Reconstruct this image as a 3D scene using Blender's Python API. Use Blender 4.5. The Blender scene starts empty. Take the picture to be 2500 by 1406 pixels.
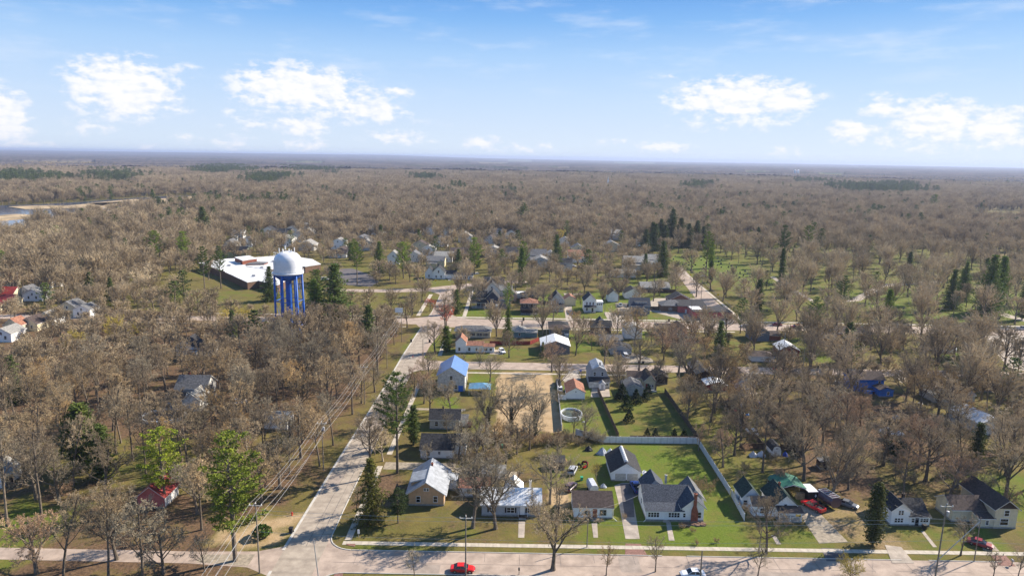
import bpy, math, random
import numpy as np
from mathutils import Vector, Matrix
R_ = math.radians
scene = bpy.context.scene
# ------------------------------------------------------------------ camera
F_PX, CAM_H = 1667.0, 78.0
PITCH, ROLL = math.atan(318 / F_PX), R_(0.94)
cam_data = bpy.data.cameras.new('camera'); cam = bpy.data.objects.new('camera', cam_data)
scene.collection.objects.link(cam); scene.camera = cam
cam_data.sensor_width = 36; cam_data.lens = 36 * F_PX / 2500; cam_data.clip_start = 1; cam_data.clip_end = 90000
cam.matrix_world = Matrix.Translation((0, 0, CAM_H)) @ Matrix.Rotation(math.pi/2 - PITCH, 4, 'X') @ Matrix.Rotation(ROLL, 4, 'Z')

def ray(px, py):
    u = (px-1250)/F_PX; v = -(py-703)/F_PX
    c, s = math.cos(ROLL), math.sin(ROLL)
    u, v = u*c-v*s, u*s+v*c
    return Vector((u, math.cos(PITCH)+v*math.sin(PITCH), -math.sin(PITCH)+v*math.cos(PITCH)))
def at(px, py, z=0.0):
    """ground point (or point at height z) seen at a pixel of the 2500x1406 photograph"""
    d = ray(px, py); t = (z-CAM_H)/d.z
    return (d.x*t, d.y*t)
def project(x, y, z=0.0):
    d = Vector((x, y, z-CAM_H)); f = Vector((0, math.cos(PITCH), -math.sin(PITCH))); up = Vector((0, math.sin(PITCH), math.cos(PITCH)))
    a = d.x/d.dot(f); b = d.dot(up)/d.dot(f)
    c, s = math.cos(ROLL), math.sin(ROLL)
    return 1250+F_PX*(a*c+b*s), 703-F_PX*(-a*s+b*c)

# ------------------------------------------------------------------ node helpers
def nn(nt, typ, **kw):
    n = nt.nodes.new(typ)
    for k, v in kw.items():
        if k.startswith('i_'):
            key = k[2:]; key = int(key) if key.isdigit() else key.replace('_', ' ')
            n.inputs[key].default_value = v
        else: setattr(n, k, v)
    return n
def math_(nt, op, a, b=None, c=None, clamp=False):
    n = nt.nodes.new('ShaderNodeMath'); n.operation = op; n.use_clamp = clamp
    for i, v in enumerate((a, b, c)):
        if v is None: continue
        if isinstance(v, (int, float)): n.inputs[i].default_value = v
        else: nt.links.new(v, n.inputs[i])
    return n.outputs[0]
def mix_(nt, fac, a, b, blend='MIX'):
    n = nt.nodes.new('ShaderNodeMix'); n.data_type = 'RGBA'; n.blend_type = blend
    for sock, v in ((n.inputs[0], fac), (n.inputs[6], a), (n.inputs[7], b)):
        if isinstance(v, (int, float)): sock.default_value = v
        elif isinstance(v, (tuple, list)): sock.default_value = tuple(v)+(1,) if len(v) == 3 else v
        else: nt.links.new(v, sock)
    return n.outputs[2]
def maprange(nt, v, a, b, c=0.0, d=1.0, smooth=False):
    n = nt.nodes.new('ShaderNodeMapRange'); n.clamp = True
    if smooth: n.interpolation_type = 'SMOOTHSTEP'
    nt.links.new(v, n.inputs[0])
    for i, x in enumerate((a, b, c, d)): n.inputs[i+1].default_value = x
    return n.outputs[0]

# ------------------------------------------------------------------ light, sky
SUN_EL, SUN_AZ = R_(34), R_(63)          # azimuth clockwise from +Y
sun = bpy.data.lights.new('sun', 'SUN'); sun.energy = 5.0; sun.angle = R_(0.5); sun.color = (1.0, 0.90, 0.76)
sun_ob = bpy.data.objects.new('sun', sun); scene.collection.objects.link(sun_ob)
sd = Vector((math.sin(SUN_AZ)*math.cos(SUN_EL), math.cos(SUN_AZ)*math.cos(SUN_EL), math.sin(SUN_EL)))
sun_ob.rotation_euler = sd.to_track_quat('Z', 'Y').to_euler(); sun_ob.location = (0, 0, 200)

world = bpy.data.worlds.new('World'); scene.world = world; world.use_nodes = True
wn = world.node_tree; wn.nodes.clear()
sky = nn(wn, 'ShaderNodeTexSky', sky_type='NISHITA', sun_disc=False, sun_elevation=SUN_EL, sun_rotation=SUN_AZ,
         altitude=100, air_density=1.0, dust_density=0.6, ozone_density=2.5)
tc = nn(wn, 'ShaderNodeTexCoord'); sep = nn(wn, 'ShaderNodeSeparateXYZ'); wn.links.new(tc.outputs['Generated'], sep.inputs[0])
DEG = 57.2958
az = math_(wn, 'MULTIPLY', math_(wn, 'ARCTAN2', sep.outputs[0], sep.outputs[1]), DEG)
el = math_(wn, 'MULTIPLY', math_(wn, 'ARCSINE', sep.outputs[2]), DEG)
comb = nn(wn, 'ShaderNodeCombineXYZ'); wn.links.new(az, comb.inputs[0]); wn.links.new(el, comb.inputs[1])
# clouds: (px, py, half width, half height, density) as seen in the picture, kept as directions
CLOUDS = [(300,215,120,50,1),(375,232,55,28,.7),(205,215,55,14,.6),(432,172,62,14,.35),(10,290,62,50,.95),(440,268,40,14,.25),
 (205,308,60,18,.3),(260,310,35,16,.4),(725,215,140,42,1),(820,245,130,40,.6),(905,272,85,22,.8),(735,308,68,18,.75),(972,225,34,12,.6),
 (750,352,48,15,.6),(575,347,48,15,.5),(460,335,38,14,.35),(975,335,90,15,.5),(1178,350,50,16,.6),(1290,362,80,14,.4),(355,360,45,8,.4),
 (1800,240,150,36,1),(1900,245,100,30,.9),(1700,255,80,20,.6),(1850,290,120,25,.35),(1620,360,70,14,.5),(2085,322,60,22,.8),(2160,262,60,24,.6),
 (2290,295,110,36,.95),(2420,312,80,32,.95),(1910,370,50,12,.4),(2300,340,190,28,.4),(570,270,30,9,.35),(2460,345,60,16,.5),(2180,345,90,14,.4),(1500,350,60,10,.3),(1750,300,120,20,.3),(640,300,120,18,.3),(330,250,120,22,.35),(1640,188,60,8,.25),(1950,2,90,10,.12),(2480,275,40,14,.5),(100,355,70,8,.3),(1050,300,60,10,.2)]
fmax = None
for (cx, cy, hw, hh, dn) in CLOUDS:
    d = ray(cx, cy).normalized(); a0 = math.atan2(d.x, d.y)*DEG; e0 = math.asin(d.z)*DEG
    d2 = ray(cx+hw, cy).normalized(); wa = abs(math.atan2(d2.x, d2.y)*DEG-a0)*1.5; he = hh/F_PX*DEG*1.7
    s1 = nn(wn, 'ShaderNodeVectorMath', operation='SUBTRACT'); wn.links.new(comb.outputs[0], s1.inputs[0]); s1.inputs[1].default_value = (a0, e0, 0)
    s2 = nn(wn, 'ShaderNodeVectorMath', operation='MULTIPLY'); wn.links.new(s1.outputs[0], s2.inputs[0]); s2.inputs[1].default_value = (1/wa, 1/he, 0)
    s3 = nn(wn, 'ShaderNodeVectorMath', operation='LENGTH'); wn.links.new(s2.outputs[0], s3.inputs[0])
    f = math_(wn, 'MULTIPLY', math_(wn, 'SUBTRACT', 1.0, s3.outputs['Value'], clamp=True), dn)
    fmax = f if fmax is None else math_(wn, 'MAXIMUM', fmax, f)
sc_ = nn(wn, 'ShaderNodeVectorMath', operation='MULTIPLY'); wn.links.new(comb.outputs[0], sc_.inputs[0]); sc_.inputs[1].default_value = (1.0, 1.9, 1)
nz = nn(wn, 'ShaderNodeTexNoise', i_Scale=0.8, i_Detail=9.0, i_Roughness=0.60); wn.links.new(sc_.outputs[0], nz.inputs['Vector'])
dens = math_(wn, 'ADD', math_(wn, 'MULTIPLY', fmax, 1.25), math_(wn, 'MULTIPLY', math_(wn, 'SUBTRACT', nz.outputs['Fac'], 0.5), math_(wn, 'MULTIPLY', maprange(wn, fmax, 0.0, 0.16), 2.5)))
cmask = math_(wn, 'MULTIPLY', maprange(wn, dens, 0.06, 0.66, 0, 1, True), maprange(wn, fmax, 0.0, 0.45, .45, 1.0))
nz2 = nn(wn, 'ShaderNodeTexNoise', i_Scale=0.12, i_Detail=4.0, i_Roughness=0.6)
sc2 = nn(wn, 'ShaderNodeVectorMath', operation='MULTIPLY'); wn.links.new(comb.outputs[0], sc2.inputs[0]); sc2.inputs[1].default_value = (1.0, 4.5, 1)
wn.links.new(sc2.outputs[0], nz2.inputs['Vector'])
cirrus = math_(wn, 'MULTIPLY', maprange(wn, nz2.outputs['Fac'], 0.48, 0.75, 0, 0.34, True), maprange(wn, el, 3, 8))
ramp = nn(wn, 'ShaderNodeValToRGB'); cr = ramp.color_ramp
wn.links.new(maprange(wn, el, -2, 30), ramp.inputs[0])
SKY = [(0.0, (.74, .86, 1.0)), (0.075, (.74, .86, 1.0)), (0.14, (.66, .80, 1.0)), (0.22, (.56, .74, 1.0)), (0.31, (.42, .65, .98)), (0.39, (.24, .50, .92)), (0.46, (.14, .38, .84)), (0.60, (.15, .35, .74)), (1.0, (.09, .25, .58))]
while len(cr.elements) < len(SKY): cr.elements.new(0.5)
for e, (p, c) in zip(cr.elements, SKY): e.position = p; e.color = c+(1,)
skyc = mix_(wn, 1.0, sky.outputs[0], (0.075, 0.075, 0.075), 'MULTIPLY')
base_sky = mix_(wn, 0.90, skyc, ramp.outputs[0])
cl = mix_(wn, cirrus, base_sky, (0.86, 0.90, 0.98))
off = nn(wn, 'ShaderNodeVectorMath', operation='ADD'); wn.links.new(sc_.outputs[0], off.inputs[0]); off.inputs[1].default_value = (.35, .55, 0)
nzb = nn(wn, 'ShaderNodeTexNoise', i_Scale=0.8, i_Detail=4.0, i_Roughness=0.55); wn.links.new(off.outputs[0], nzb.inputs['Vector'])
shade = math_(wn, 'ADD', math_(wn, 'MULTIPLY', math_(wn, 'SUBTRACT', nz.outputs['Fac'], nzb.outputs['Fac']), 2.0), math_(wn, 'ADD', math_(wn, 'MULTIPLY', dens, .55), .38), clamp=True)
cloud_col = mix_(wn, shade, (0.70, 0.79, 0.97), (0.965, 0.965, 0.98))
final = mix_(wn, cmask, cl, cloud_col)
bg = nn(wn, 'ShaderNodeBackground'); bg.inputs[1].default_value = 0.54
wn.links.new(final, bg.inputs[0]); wo = nn(wn, 'ShaderNodeOutputWorld'); wn.links.new(bg.outputs[0], wo.inputs[0])

scene.view_settings.view_transform = 'Standard'; scene.view_settings.look = 'None'
scene.view_settings.exposure = 0.98; scene.view_settings.gamma = 1
scene.cycles.max_bounces = 5; scene.cycles.diffuse_bounces = 2; scene.cycles.glossy_bounces = 2
scene.cycles.transparent_max_bounces = 6; scene.cycles.volume_bounces = 0

# ------------------------------------------------------------------ materials
MATS = {}
def mat(name, col, rough=0.8, var=0.18, scale=1.2, col2=None, bump=0.0, stripe=None, metal=0.0, objcol=False, spec=0.3, detail=5, transl=0.0):
    """procedural material: base colour with two scales of noise, optional ribs (axis, period, strength)"""
    m = bpy.data.materials.new(name); m.use_nodes = True; nt = m.node_tree
    b = nt.nodes['Principled BSDF']; b.inputs['Roughness'].default_value = rough; b.inputs['Metallic'].default_value = metal
    b.inputs['Specular IOR Level'].default_value = spec
    g = nn(nt, 'ShaderNodeTexCoord')
    n1 = nn(nt, 'ShaderNodeTexNoise', i_Scale=scale, i_Detail=float(detail), i_Roughness=0.62); nt.links.new(g.outputs['Object'], n1.inputs['Vector'])
    c2 = col2 if col2 else tuple(min(1, c*(1-var*1.6)) for c in col)
    c1 = tuple(min(1, c*(1+var*0.5)) for c in col)
    colo = mix_(nt, maprange(nt, n1.outputs['Fac'], 0.36, 0.66), c2, c1)
    h = n1.outputs['Fac']
    if stripe:
        ax, per, st = stripe
        sx = nn(nt, 'ShaderNodeSeparateXYZ'); nt.links.new(g.outputs['Object'], sx.inputs[0])
        fr = math_(nt, 'FRACT', math_(nt, 'DIVIDE', sx.outputs['XYZ'.index(ax)], per))
        ln = maprange(nt, math_(nt, 'ABSOLUTE', math_(nt, 'SUBTRACT', fr, 0.5)), 0.34, 0.5)
        colo = mix_(nt, math_(nt, 'MULTIPLY', ln, st), colo, tuple(c*0.45 for c in col))
    if objcol:
        oi = nn(nt, 'ShaderNodeObjectInfo')
        colo = mix_(nt, 1.0, colo, oi.outputs['Color'], 'MULTIPLY')
        rr = maprange(nt, oi.outputs['Random'], 0, 1, 0.72, 1.25)
        cc = nn(nt, 'ShaderNodeCombineXYZ')
        for i in range(3): nt.links.new(rr, cc.inputs[i])
        colo = mix_(nt, 1.0, colo, cc.outputs[0], 'MULTIPLY')
    nt.links.new(colo, b.inputs['Base Color'])
    if bump:
        bp = nn(nt, 'ShaderNodeBump', i_Strength=bump, i_Distance=0.1); nt.links.new(h, bp.inputs['Height']); nt.links.new(bp.outputs[0], b.inputs['Normal'])
    if transl:
        tr = nn(nt, 'ShaderNodeBsdfTranslucent'); nt.links.new(colo, tr.inputs[0])
        ms = nn(nt, 'ShaderNodeMixShader'); ms.inputs[0].default_value = transl
        out = nt.nodes['Material Output']
        nt.links.new(b.outputs[0], ms.inputs[1]); nt.links.new(tr.outputs[0], ms.inputs[2]); nt.links.new(ms.outputs[0], out.inputs[0])
    MATS[name] = m
    return m
M = MATS
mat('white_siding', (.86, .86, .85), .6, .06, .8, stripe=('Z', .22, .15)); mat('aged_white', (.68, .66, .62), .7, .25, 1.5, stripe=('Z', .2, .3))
mat('grey_siding', (.42, .44, .47), .6, .1, .8, stripe=('Z', .22, .25)); mat('dark_grey_siding', (.16, .17, .19), .6, .15, 1, stripe=('Z', .22, .3))
mat('tan_siding', (.60, .38, .22), .7, .12, 1, stripe=('Z', .2, .25)); mat('cream_siding', (.66, .58, .40), .7, .1, 1, stripe=('Z', .2, .25))
mat('navy_siding', (.035, .045, .085), .6, .15, 1, stripe=('Z', .2, .3)); mat('blue_siding', (.035, .20, .72), .6, .2, 1, stripe=('Z', .2, .3))
mat('slate_siding', (.14, .19, .27), .6, .12, 1, stripe=('Z', .2, .3)); mat('teal_siding', (.14, .25, .27), .7, .15, 1)
mat('red_brick', (.30, .10, .06), .85, .3, 3, bump=.2); mat('brown_brick', (.20, .12, .08), .85, .3, 3); mat('pink_block', (.52, .14, .12), .8, .15, 1)
mat('green_siding', (.42, .50, .34), .7, .12, 1); mat('barn_red', (.28, .04, .03), .8, .25, 1.5, stripe=('X', .5, .3)); mat('dark_brown', (.055, .04, .035), .8, .3, 1)
mat('foundation', (.30, .29, .27), .9, .2, 2); mat('trim_white', (.80, .80, .78), .5, .06, 1); mat('trim_aged', (.55, .52, .46), .7, .2, 2)
mat('glass_dark', (.02, .025, .035), .08, .5, .7, spec=.6); mat('black_shutter', (.02, .02, .025), .6, .2, 1)
mat('shingle_dark', (.045, .045, .05), .9, .45, 2.2, bump=.3); mat('shingle_grey', (.16, .16, .165), .9, .35, 2.0, bump=.3)
mat('shingle_slate', (.075, .085, .105), .9, .6, 4.0, col2=(.02, .024, .034), bump=.3); mat('shingle_brown', (.085, .062, .055), .9, .3, 2.2, bump=.3)
mat('shingle_light', (.30, .29, .27), .9, .3, 2.0, bump=.3); mat('shingle_green', (.03, .055, .045), .9, .4, 2.2, bump=.3); mat('shingle_rust', (.33, .155, .10), .9, .35, 1.8, bump=.3)
mat('metal_white_roof', (.84, .84, .83), .5, .16, 2.5, stripe=('X', .45, .45), bump=.1); mat('metal_grey_roof', (.36, .38, .41), .42, .2, 1.0, stripe=('Y', .5, .35), metal=.15)
mat('metal_red_roof', (.42, .06, .05), .55, .2, 1.0, stripe=('Y', .5, .35)); mat('metal_blue_roof', (.13, .23, .46), .30, .12, 1.0, stripe=('Y', .5, .4), spec=.6)
mat('canopy_blue', (.13, .28, .42), .5, .15, 1.0); mat('metal_green_roof', (.04, .16, .11), .45, .15, 1.0, stripe=('Y', .5, .4)); mat('membrane_white', (.78, .78, .78), .7, .10, .12, col2=(.55, .55, .54))
mat('asphalt', (.42, .33, .265), .9, .12, .35, col2=(.285, .222, .18), detail=8); mat('asphalt_dark', (.13, .115, .115), .9, .2, .3, detail=8)
mat('road_concrete', (.385, .325, .258), .9, .14, .5, col2=(.28, .232, .185), stripe=('Y', 4.5, .35), detail=8); mat('asphalt_patch', (.33, .27, .225), .9, .15, .6, detail=8)
mat('concrete', (.50, .44, .36), .9, .14, .8, stripe=('X', 1.5, .3)); mat('concrete_plain', (.40, .34, .28), .9, .2, .5); mat('gravel', (.34, .285, .215), .95, .25, 1.2, detail=10)
mat('brick_paver', (.26, .14, .11), .9, .25, 3); mat('kerb_stone', (.52, .49, .44), .9, .12, .6)
mat('water_lake', (.07, .10, .16), .12, .15, .02, spec=.6); mat('reeds', (.46, .34, .20), .95, .3, .04, detail=10)
mat('pool_water', (.10, .11, .07), .1, .3, .5, spec=.6); mat('pool_liner', (.62, .66, .70), .5, .15, 1); mat('pool_blue', (.04, .26, .62), .4, .1, 1)
mat('pole_wood', (.26, .22, .18), .9, .25, 2); mat('pole_metal', (.42, .42, .42), .5, .1, 1, metal=.4); mat('wire_metal', (.55, .53, .50), .5, .05, 1)
mat('fence_white', (.70, .71, .72), .6, .08, 1, stripe=('X', 1.8, .35)); mat('fence_wood', (.13, .09, .065), .9, .3, 1.5, stripe=('X', .2, .4)); mat('fence_tan', (.42, .30, .18), .9, .25, 1.5)
mat('steel_galvanised', (.48, .48, .50), .45, .1, 1, metal=.3); mat('black_plastic', (.02, .02, .022), .5, .2, 2); mat('blue_plastic', (.02, .06, .35), .5, .1, 2)
mat('green_plastic', (.03, .35, .20), .5, .1, 2); mat('bright_wood', (.60, .36, .14), .8, .2, 2); mat('tarp_grey', (.35, .38, .45), .6, .2, 2); mat('tarp_silver', (.55, .57, .62), .4, .15, 2)
mat('tank_white', (.76, .77, .80), .35, .10, .35, spec=.5, stripe=('Z', 2.4, .12)); mat('tank_blue', (.02, .13, .52), .5, .25, .5, spec=.4)
mat('rubber', (.015, .015, .015), .85, .1, 3); mat('chrome', (.5, .5, .52), .25, .05, 1, metal=.9); mat('lamp_lens', (.8, .8, .75), .2, .05, 1); mat('tail_lens', (.35, .02, .01), .3, .05, 1)
for n, c in dict(red=(.62, .02, .02), white=(.75, .76, .78), silver=(.42, .43, .45), black=(.02, .02, .024), blue=(.02, .05, .22), dark_red=(.24, .02, .03), grey=(.14, .15, .17), purple=(.09, .055, .075)).items():
    mat('paint_'+n, c, .28, .03, 1, spec=.6)
mat('sign_yellow', (.75, .55, .03), .6, .05, 1); mat('sign_white', (.8, .8, .8), .5, .04, 1); mat('sign_red', (.6, .03, .03), .5, .04, 1); mat('orange_plastic', (.7, .16, .02), .6, .1, 1)
mat('headstone_grey', (.22, .21, .20), .8, .25, 2); mat('headstone_dark', (.05, .05, .055), .5, .2, 2)
mat('bark', (.185, .15, .115), .95, .3, 2.5, objcol=True, bump=.3); mat('twig', (.42, .328, .21), .95, .22, .35, objcol=True, transl=.15)
mat('twig_shoots', (.42, .34, .22), .95, .22, .35, objcol=True, transl=.25)
mat('needles', (.125, .155, .032), .85, .3, .8, col2=(.055, .085, .022), objcol=True, transl=.2)
mat('ivy', (.045, .06, .018), .8, .4, 1.5, transl=.15); mat('leaf_shrub', (.055, .085, .022), .8, .4, 1.5, objcol=True, transl=.2)

# ------------------------------------------------------------------ mesh builder
class MB:
    def __init__(s): s.V = []; s.F = []; s.I = []
    def add(s, V, F, mi=0):
        o = len(s.V); s.V.extend(V); s.F.extend([tuple(i+o for i in f) for f in F]); s.I.extend([mi]*len(F)); return s
    def box(s, x0, y0, z0, x1, y1, z1, mi=0):
        V = [(x0,y0,z0),(x1,y0,z0),(x1,y1,z0),(x0,y1,z0),(x0,y0,z1),(x1,y0,z1),(x1,y1,z1),(x0,y1,z1)]
        return s.add(V, [(0,3,2,1),(4,5,6,7),(0,1,5,4),(1,2,6,5),(2,3,7,6),(3,0,4,7)], mi)
    def prism(s, poly, a, b, axis='Y', mi=0):
        """poly in the plane across the axis, extruded a..b"""
        n = len(poly)
        if axis == 'Y': f = lambda p, t: (p[0], t, p[1])
        elif axis == 'X': f = lambda p, t: (t, p[0], p[1])
        else: f = lambda p, t: (p[0], p[1], t)
        V = [f(p, a) for p in poly]+[f(p, b) for p in poly]
        F = [tuple(range(n)), tuple(range(2*n-1, n-1, -1))]+[(i, i+n, (i+1) % n+n, (i+1) % n) for i in range(n)]
        return s.add(V, F, mi)
    def tube(s, pts, rad, n=6, mi=0, cap=True):
        pts = [Vector(p) for p in pts]; o = len(s.V); k = len(pts)
        if not isinstance(rad, (list, tuple)): rad = [rad]*k
        d0 = (pts[-1]-pts[0]).normalized(); ref = Vector((1, 0, 0)) if abs(d0.x) < .8 else Vector((0, 1, 0))
        u = d0.cross(ref).normalized(); w = d0.cross(u)
        V = []
        for p, r in zip(pts, rad):
            for j in range(n):
                a = 2*math.pi*j/n; q = p+u*(r*math.cos(a))+w*(r*math.sin(a)); V.append(tuple(q))
        F = [(i*n+j, i*n+(j+1) % n, (i+1)*n+(j+1) % n, (i+1)*n+j) for i in range(k-1) for j in range(n)]
        if cap: F += [tuple(range(n-1, -1, -1)), tuple((k-1)*n+j for j in range(n))]
        return s.add(V, F, mi)
    def lathe(s, prof, n=24, mi=0, c=(0, 0), sx=1.0, sy=1.0):
        k = len(prof); V = [(c[0]+sx*r*math.cos(2*math.pi*j/n), c[1]+sy*r*math.sin(2*math.pi*j/n), z) for r, z in prof for j in range(n)]
        F = [(i*n+j, i*n+(j+1) % n, (i+1)*n+(j+1) % n, (i+1)*n+j) for i in range(k-1) for j in range(n)]
        return s.add(V, F, mi)
    def mesh(s, name, mats, smooth=False):
        me = bpy.data.meshes.new(name); me.from_pydata(s.V, [], s.F)
        for m in (mats if isinstance(mats, (list, tuple)) else [mats]): me.materials.append(M[m] if isinstance(m, str) else m)
        me.polygons.foreach_set('material_index', s.I)
        if smooth: me.polygons.foreach_set('use_smooth', [True]*len(s.F))
        me.update(); return me
    def build(s, name, mats, parent=None, loc=(0, 0, 0), rz=0, smooth=False):
        return link(name, s.mesh(name, mats, smooth), parent, loc, rz)
COL = scene.collection
def link(name, data, parent=None, loc=(0, 0, 0), rz=0):
    o = bpy.data.objects.new(name, data); COL.objects.link(o); o.parent = parent; o.location = loc; o.rotation_euler = (0, 0, rz); return o
USED_LABELS = {}
def tag(o, label, cat, group=None):
    o['label'] = label; o['category'] = cat
    if group: o['group'] = group
    USED_LABELS.setdefault(label, []).append(o); return o
def thing(name, label, cat, loc=(0, 0, 0), rz=0, group=None):
    return tag(link(name, None, None, loc, rz), label, cat, group)
def structure(name, mb, m, kind='structure', smooth=False):
    o = mb.build(name, m, smooth=smooth); o['kind'] = kind; return o
def copy_tree(src, loc, rz, label, group=None, scale=1.0, color=None):
    r = src.copy(); COL.objects.link(r); r.location = loc; r.rotation_euler = (0, 0, rz)
    r.scale = (scale, scale, scale) if isinstance(scale, (int, float)) else scale
    r['label'] = label; USED_LABELS.setdefault(label, []).append(r)
    if group: r['group'] = group
    def rec(a, b):
        if a.name not in KIDS: KIDS[a.name] = list(a.children)
        for ch in KIDS[a.name]:
            c = ch.copy(); COL.objects.link(c); c.parent = b
            if color: c.color = color
            rec(ch, c)
    rec(src, r); return r
KIDS = {}

# ------------------------------------------------------------------ ground: one sheet to the horizon, fine near, coarse far
rng = random.Random(7); nrng = np.random.RandomState(5)
def vnoise(x, y, s, seed=0):
    """cheap smooth value noise on arrays"""
    x = x/s; y = y/s; xi = np.floor(x).astype(np.int64); yi = np.floor(y).astype(np.int64); fx = x-xi; fy = y-yi
    fx = fx*fx*(3-2*fx); fy = fy*fy*(3-2*fy)
    def h(a, b):
        v = (a*374761393+b*668265263+seed*982451653) & 0x7fffffff
        v = ((v ^ (v >> 13))*1274126177) & 0x7fffffff
        return ((v ^ (v >> 16)) & 0xffff)/65535.0
    return (h(xi, yi)*(1-fx)+h(xi+1, yi)*fx)*(1-fy)+(h(xi, yi+1)*(1-fx)+h(xi+1, yi+1)*fx)*fy
def axis(a, b, step, lo, hi, g=1.25):
    c = list(np.arange(a, b+.1, step)); s = step; x = c[-1]
    while x < hi: s *= g; x += s; c.append(x)
    s = step; x = c[0]
    while x > lo: s *= g; x -= s; c.insert(0, x)
    return np.array(c)
gx = axis(-270, 330, 1.6, -30000, 30000); gy = axis(96, 560, 1.6, -2000, 30000)
GX, GY = np.meshgrid(gx, gy); nx, ny = len(gx), len(gy)
green = np.full(GX.shape, .18); tan = np.zeros(GX.shape); leaf = np.full(GX.shape, .35)
def soft_rect(x0, x1, y0, y1, f=1.5):
    w = (vnoise(GX, GY, 3.0, 3)-.5)*2.0*f
    d = np.minimum(np.minimum(GX-x0, x1-GX), np.minimum(GY-y0, y1-GY))+w
    return np.clip(d/f*.5+.5, 0, 1)
def brush(x0, x1, y0, y1, g=None, t=None, l=None, f=1.2):
    k = soft_rect(x0, x1, y0, y1, f)
    for arr, v in ((green, g), (tan, t), (leaf, l)):
        if v is not None: arr[:] = arr*(1-k)+v*k
n20 = vnoise(GX, GY, 22, 9); n60 = vnoise(GX, GY, 60, 11)
green += (n20-.5)*.5; leaf += (n60-.5)*.5
brush(-300, -48, 100, 330, g=.08, l=.75, f=6); brush(-50, -44.5, 140, 330, g=.3, l=.5)
brush(-120, -60, 146, 175, g=.40, l=.35, f=8); brush(-110, -95, 118, 140, g=.85, l=.1, f=4); brush(-60, -46, 126, 138, g=.05, t=.75, l=.1, f=4)
brush(-36, 12, 126.5, 141, g=.28, l=.42); brush(-36, -26, 141, 160, g=.1, l=.75); brush(-32, 104, 124.6, 127, g=.35, l=.25)
brush(-14, 10, 142, 160, g=.15, l=.55); brush(9, 24, 152, 178, g=.55, l=.2); brush(9, 14, 143, 153, t=.85, g=.1); brush(14, 25, 127, 152, g=.6, l=.1)
brush(24, 52, 127.5, 178.5, g=.92, l=.10); brush(52, 62, 128, 138, g=.6, l=.15); brush(53, 75, 140, 178, g=.48, l=.3, f=3); brush(62, 70, 128, 136, g=.75, l=.1)
brush(70, 84, 127.5, 146, t=.45, g=.05, l=.45, f=2); brush(84, 104, 128, 137, g=.6, l=.15); brush(74, 130, 150, 215, g=.12, l=.75, f=6); brush(112, 135, 125, 165, g=.8, l=.1, f=4)
brush(90, 112, 150, 176, g=.35, l=.5, f=4); brush(-16, -13.5, 120, 130, g=.3)
brush(-4.5, 15, 187, 243, t=1, g=0, l=0, f=1.0); brush(-15, -5, 228, 243, g=.7, l=.1); brush(-12, -6, 186, 210, g=.4, l=.2); brush(-40, -25, 186, 212, g=.4, l=.3); brush(-25, -17, 205, 214, g=.85, l=0)
brush(16, 30, 187, 228, g=.7, l=.12); brush(30, 52, 182, 226, g=.48, l=.12, f=2); brush(53, 66, 182, 226, g=.4, l=.3, f=3)
brush(-30, 17, 259, 275, g=.55, l=.3); brush(26, 60, 257, 310, g=.35, l=.35, f=3); brush(26, 36, 270, 305, g=.85, l=.05); brush(55, 66, 292, 309, g=.85, l=.05)
brush(84, 100, 270, 292, g=.5, l=.3); brush(117, 135, 262, 300, g=.75, l=.15); brush(180, 196, 268, 292, g=.8, l=.1, f=4)
brush(-27, 118, 328, 345, g=.75, l=.1); brush(12, 76, 345, 402, g=.92, l=0, f=5); brush(-24, -8, 329, 347, g=.9, l=0)
brush(-44, -30, 250, 308, g=.6, l=.2); brush(76, 112, 352, 400, g=.7, l=.1, f=5); brush(60, 110, 380, 470, g=.7, l=.15, f=8)
brush(126, 400, 332, 700, g=.55, l=.25, f=12); brush(128, 170, 440, 560, g=1.0, l=0, f=6); brush(200, 400, 334, 420, g=.8, l=.1, f=8)
brush(-130, -50, 335, 400, g=.25, l=.2, t=.25, f=6); brush(-60, -30, 400, 440, g=.5, l=.1, f=5); brush(-190, -140, 355, 385, g=.5, l=.3, f=5)
green = np.clip(green+(vnoise(GX, GY, 5, 4)-.5)*.25*(green > .02), 0, 1); leaf = np.clip(leaf+(vnoise(GX, GY, 4, 8)-.5)*.35, 0, 1)
V = np.stack([GX.ravel(), GY.ravel(), np.zeros(nx*ny)], 1)
i = np.arange(nx*ny).reshape(ny, nx); Fq = np.stack([i[:-1, :-1].ravel(), i[:-1, 1:].ravel(), i[1:, 1:].ravel(), i[1:, :-1].ravel()], 1)
def grid_mesh(name, V, Fq, attrs, m):
    me = bpy.data.meshes.new(name); me.vertices.add(len(V)); me.vertices.foreach_set('co', V.astype(np.float32).ravel())
    me.loops.add(len(Fq)*4); me.loops.foreach_set('vertex_index', Fq.astype(np.int32).ravel())
    me.polygons.add(len(Fq)); me.polygons.foreach_set('loop_start', (np.arange(len(Fq))*4).astype(np.int32))
    me.update(calc_edges=True)
    for k, a in attrs.items():
        at_ = me.attributes.new(k, 'FLOAT', 'POINT'); at_.data.foreach_set('value', a.astype(np.float32).ravel())
    me.materials.append(m); o = bpy.data.objects.new(name, me); COL.objects.link(o); return o
gm = bpy.data.materials.new('ground_cover'); gm.use_nodes = True; nt = gm.node_tree; b = nt.nodes['Principled BSDF']; b.inputs['Roughness'].default_value = .95; b.inputs['Specular IOR Level'].default_value = .1
geo = nn(nt, 'ShaderNodeNewGeometry')
def gnoise(sc, det=8, r=.62):
    n = nn(nt, 'ShaderNodeTexNoise', i_Scale=sc, i_Detail=float(det), i_Roughness=r); nt.links.new(geo.outputs['Position'], n.inputs['Vector']); return n.outputs['Fac']
def attr(n): a = nn(nt, 'ShaderNodeAttribute', attribute_name=n); return a.outputs['Fac']
fine, med, big = gnoise(1.6), gnoise(.28), gnoise(.03)
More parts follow.
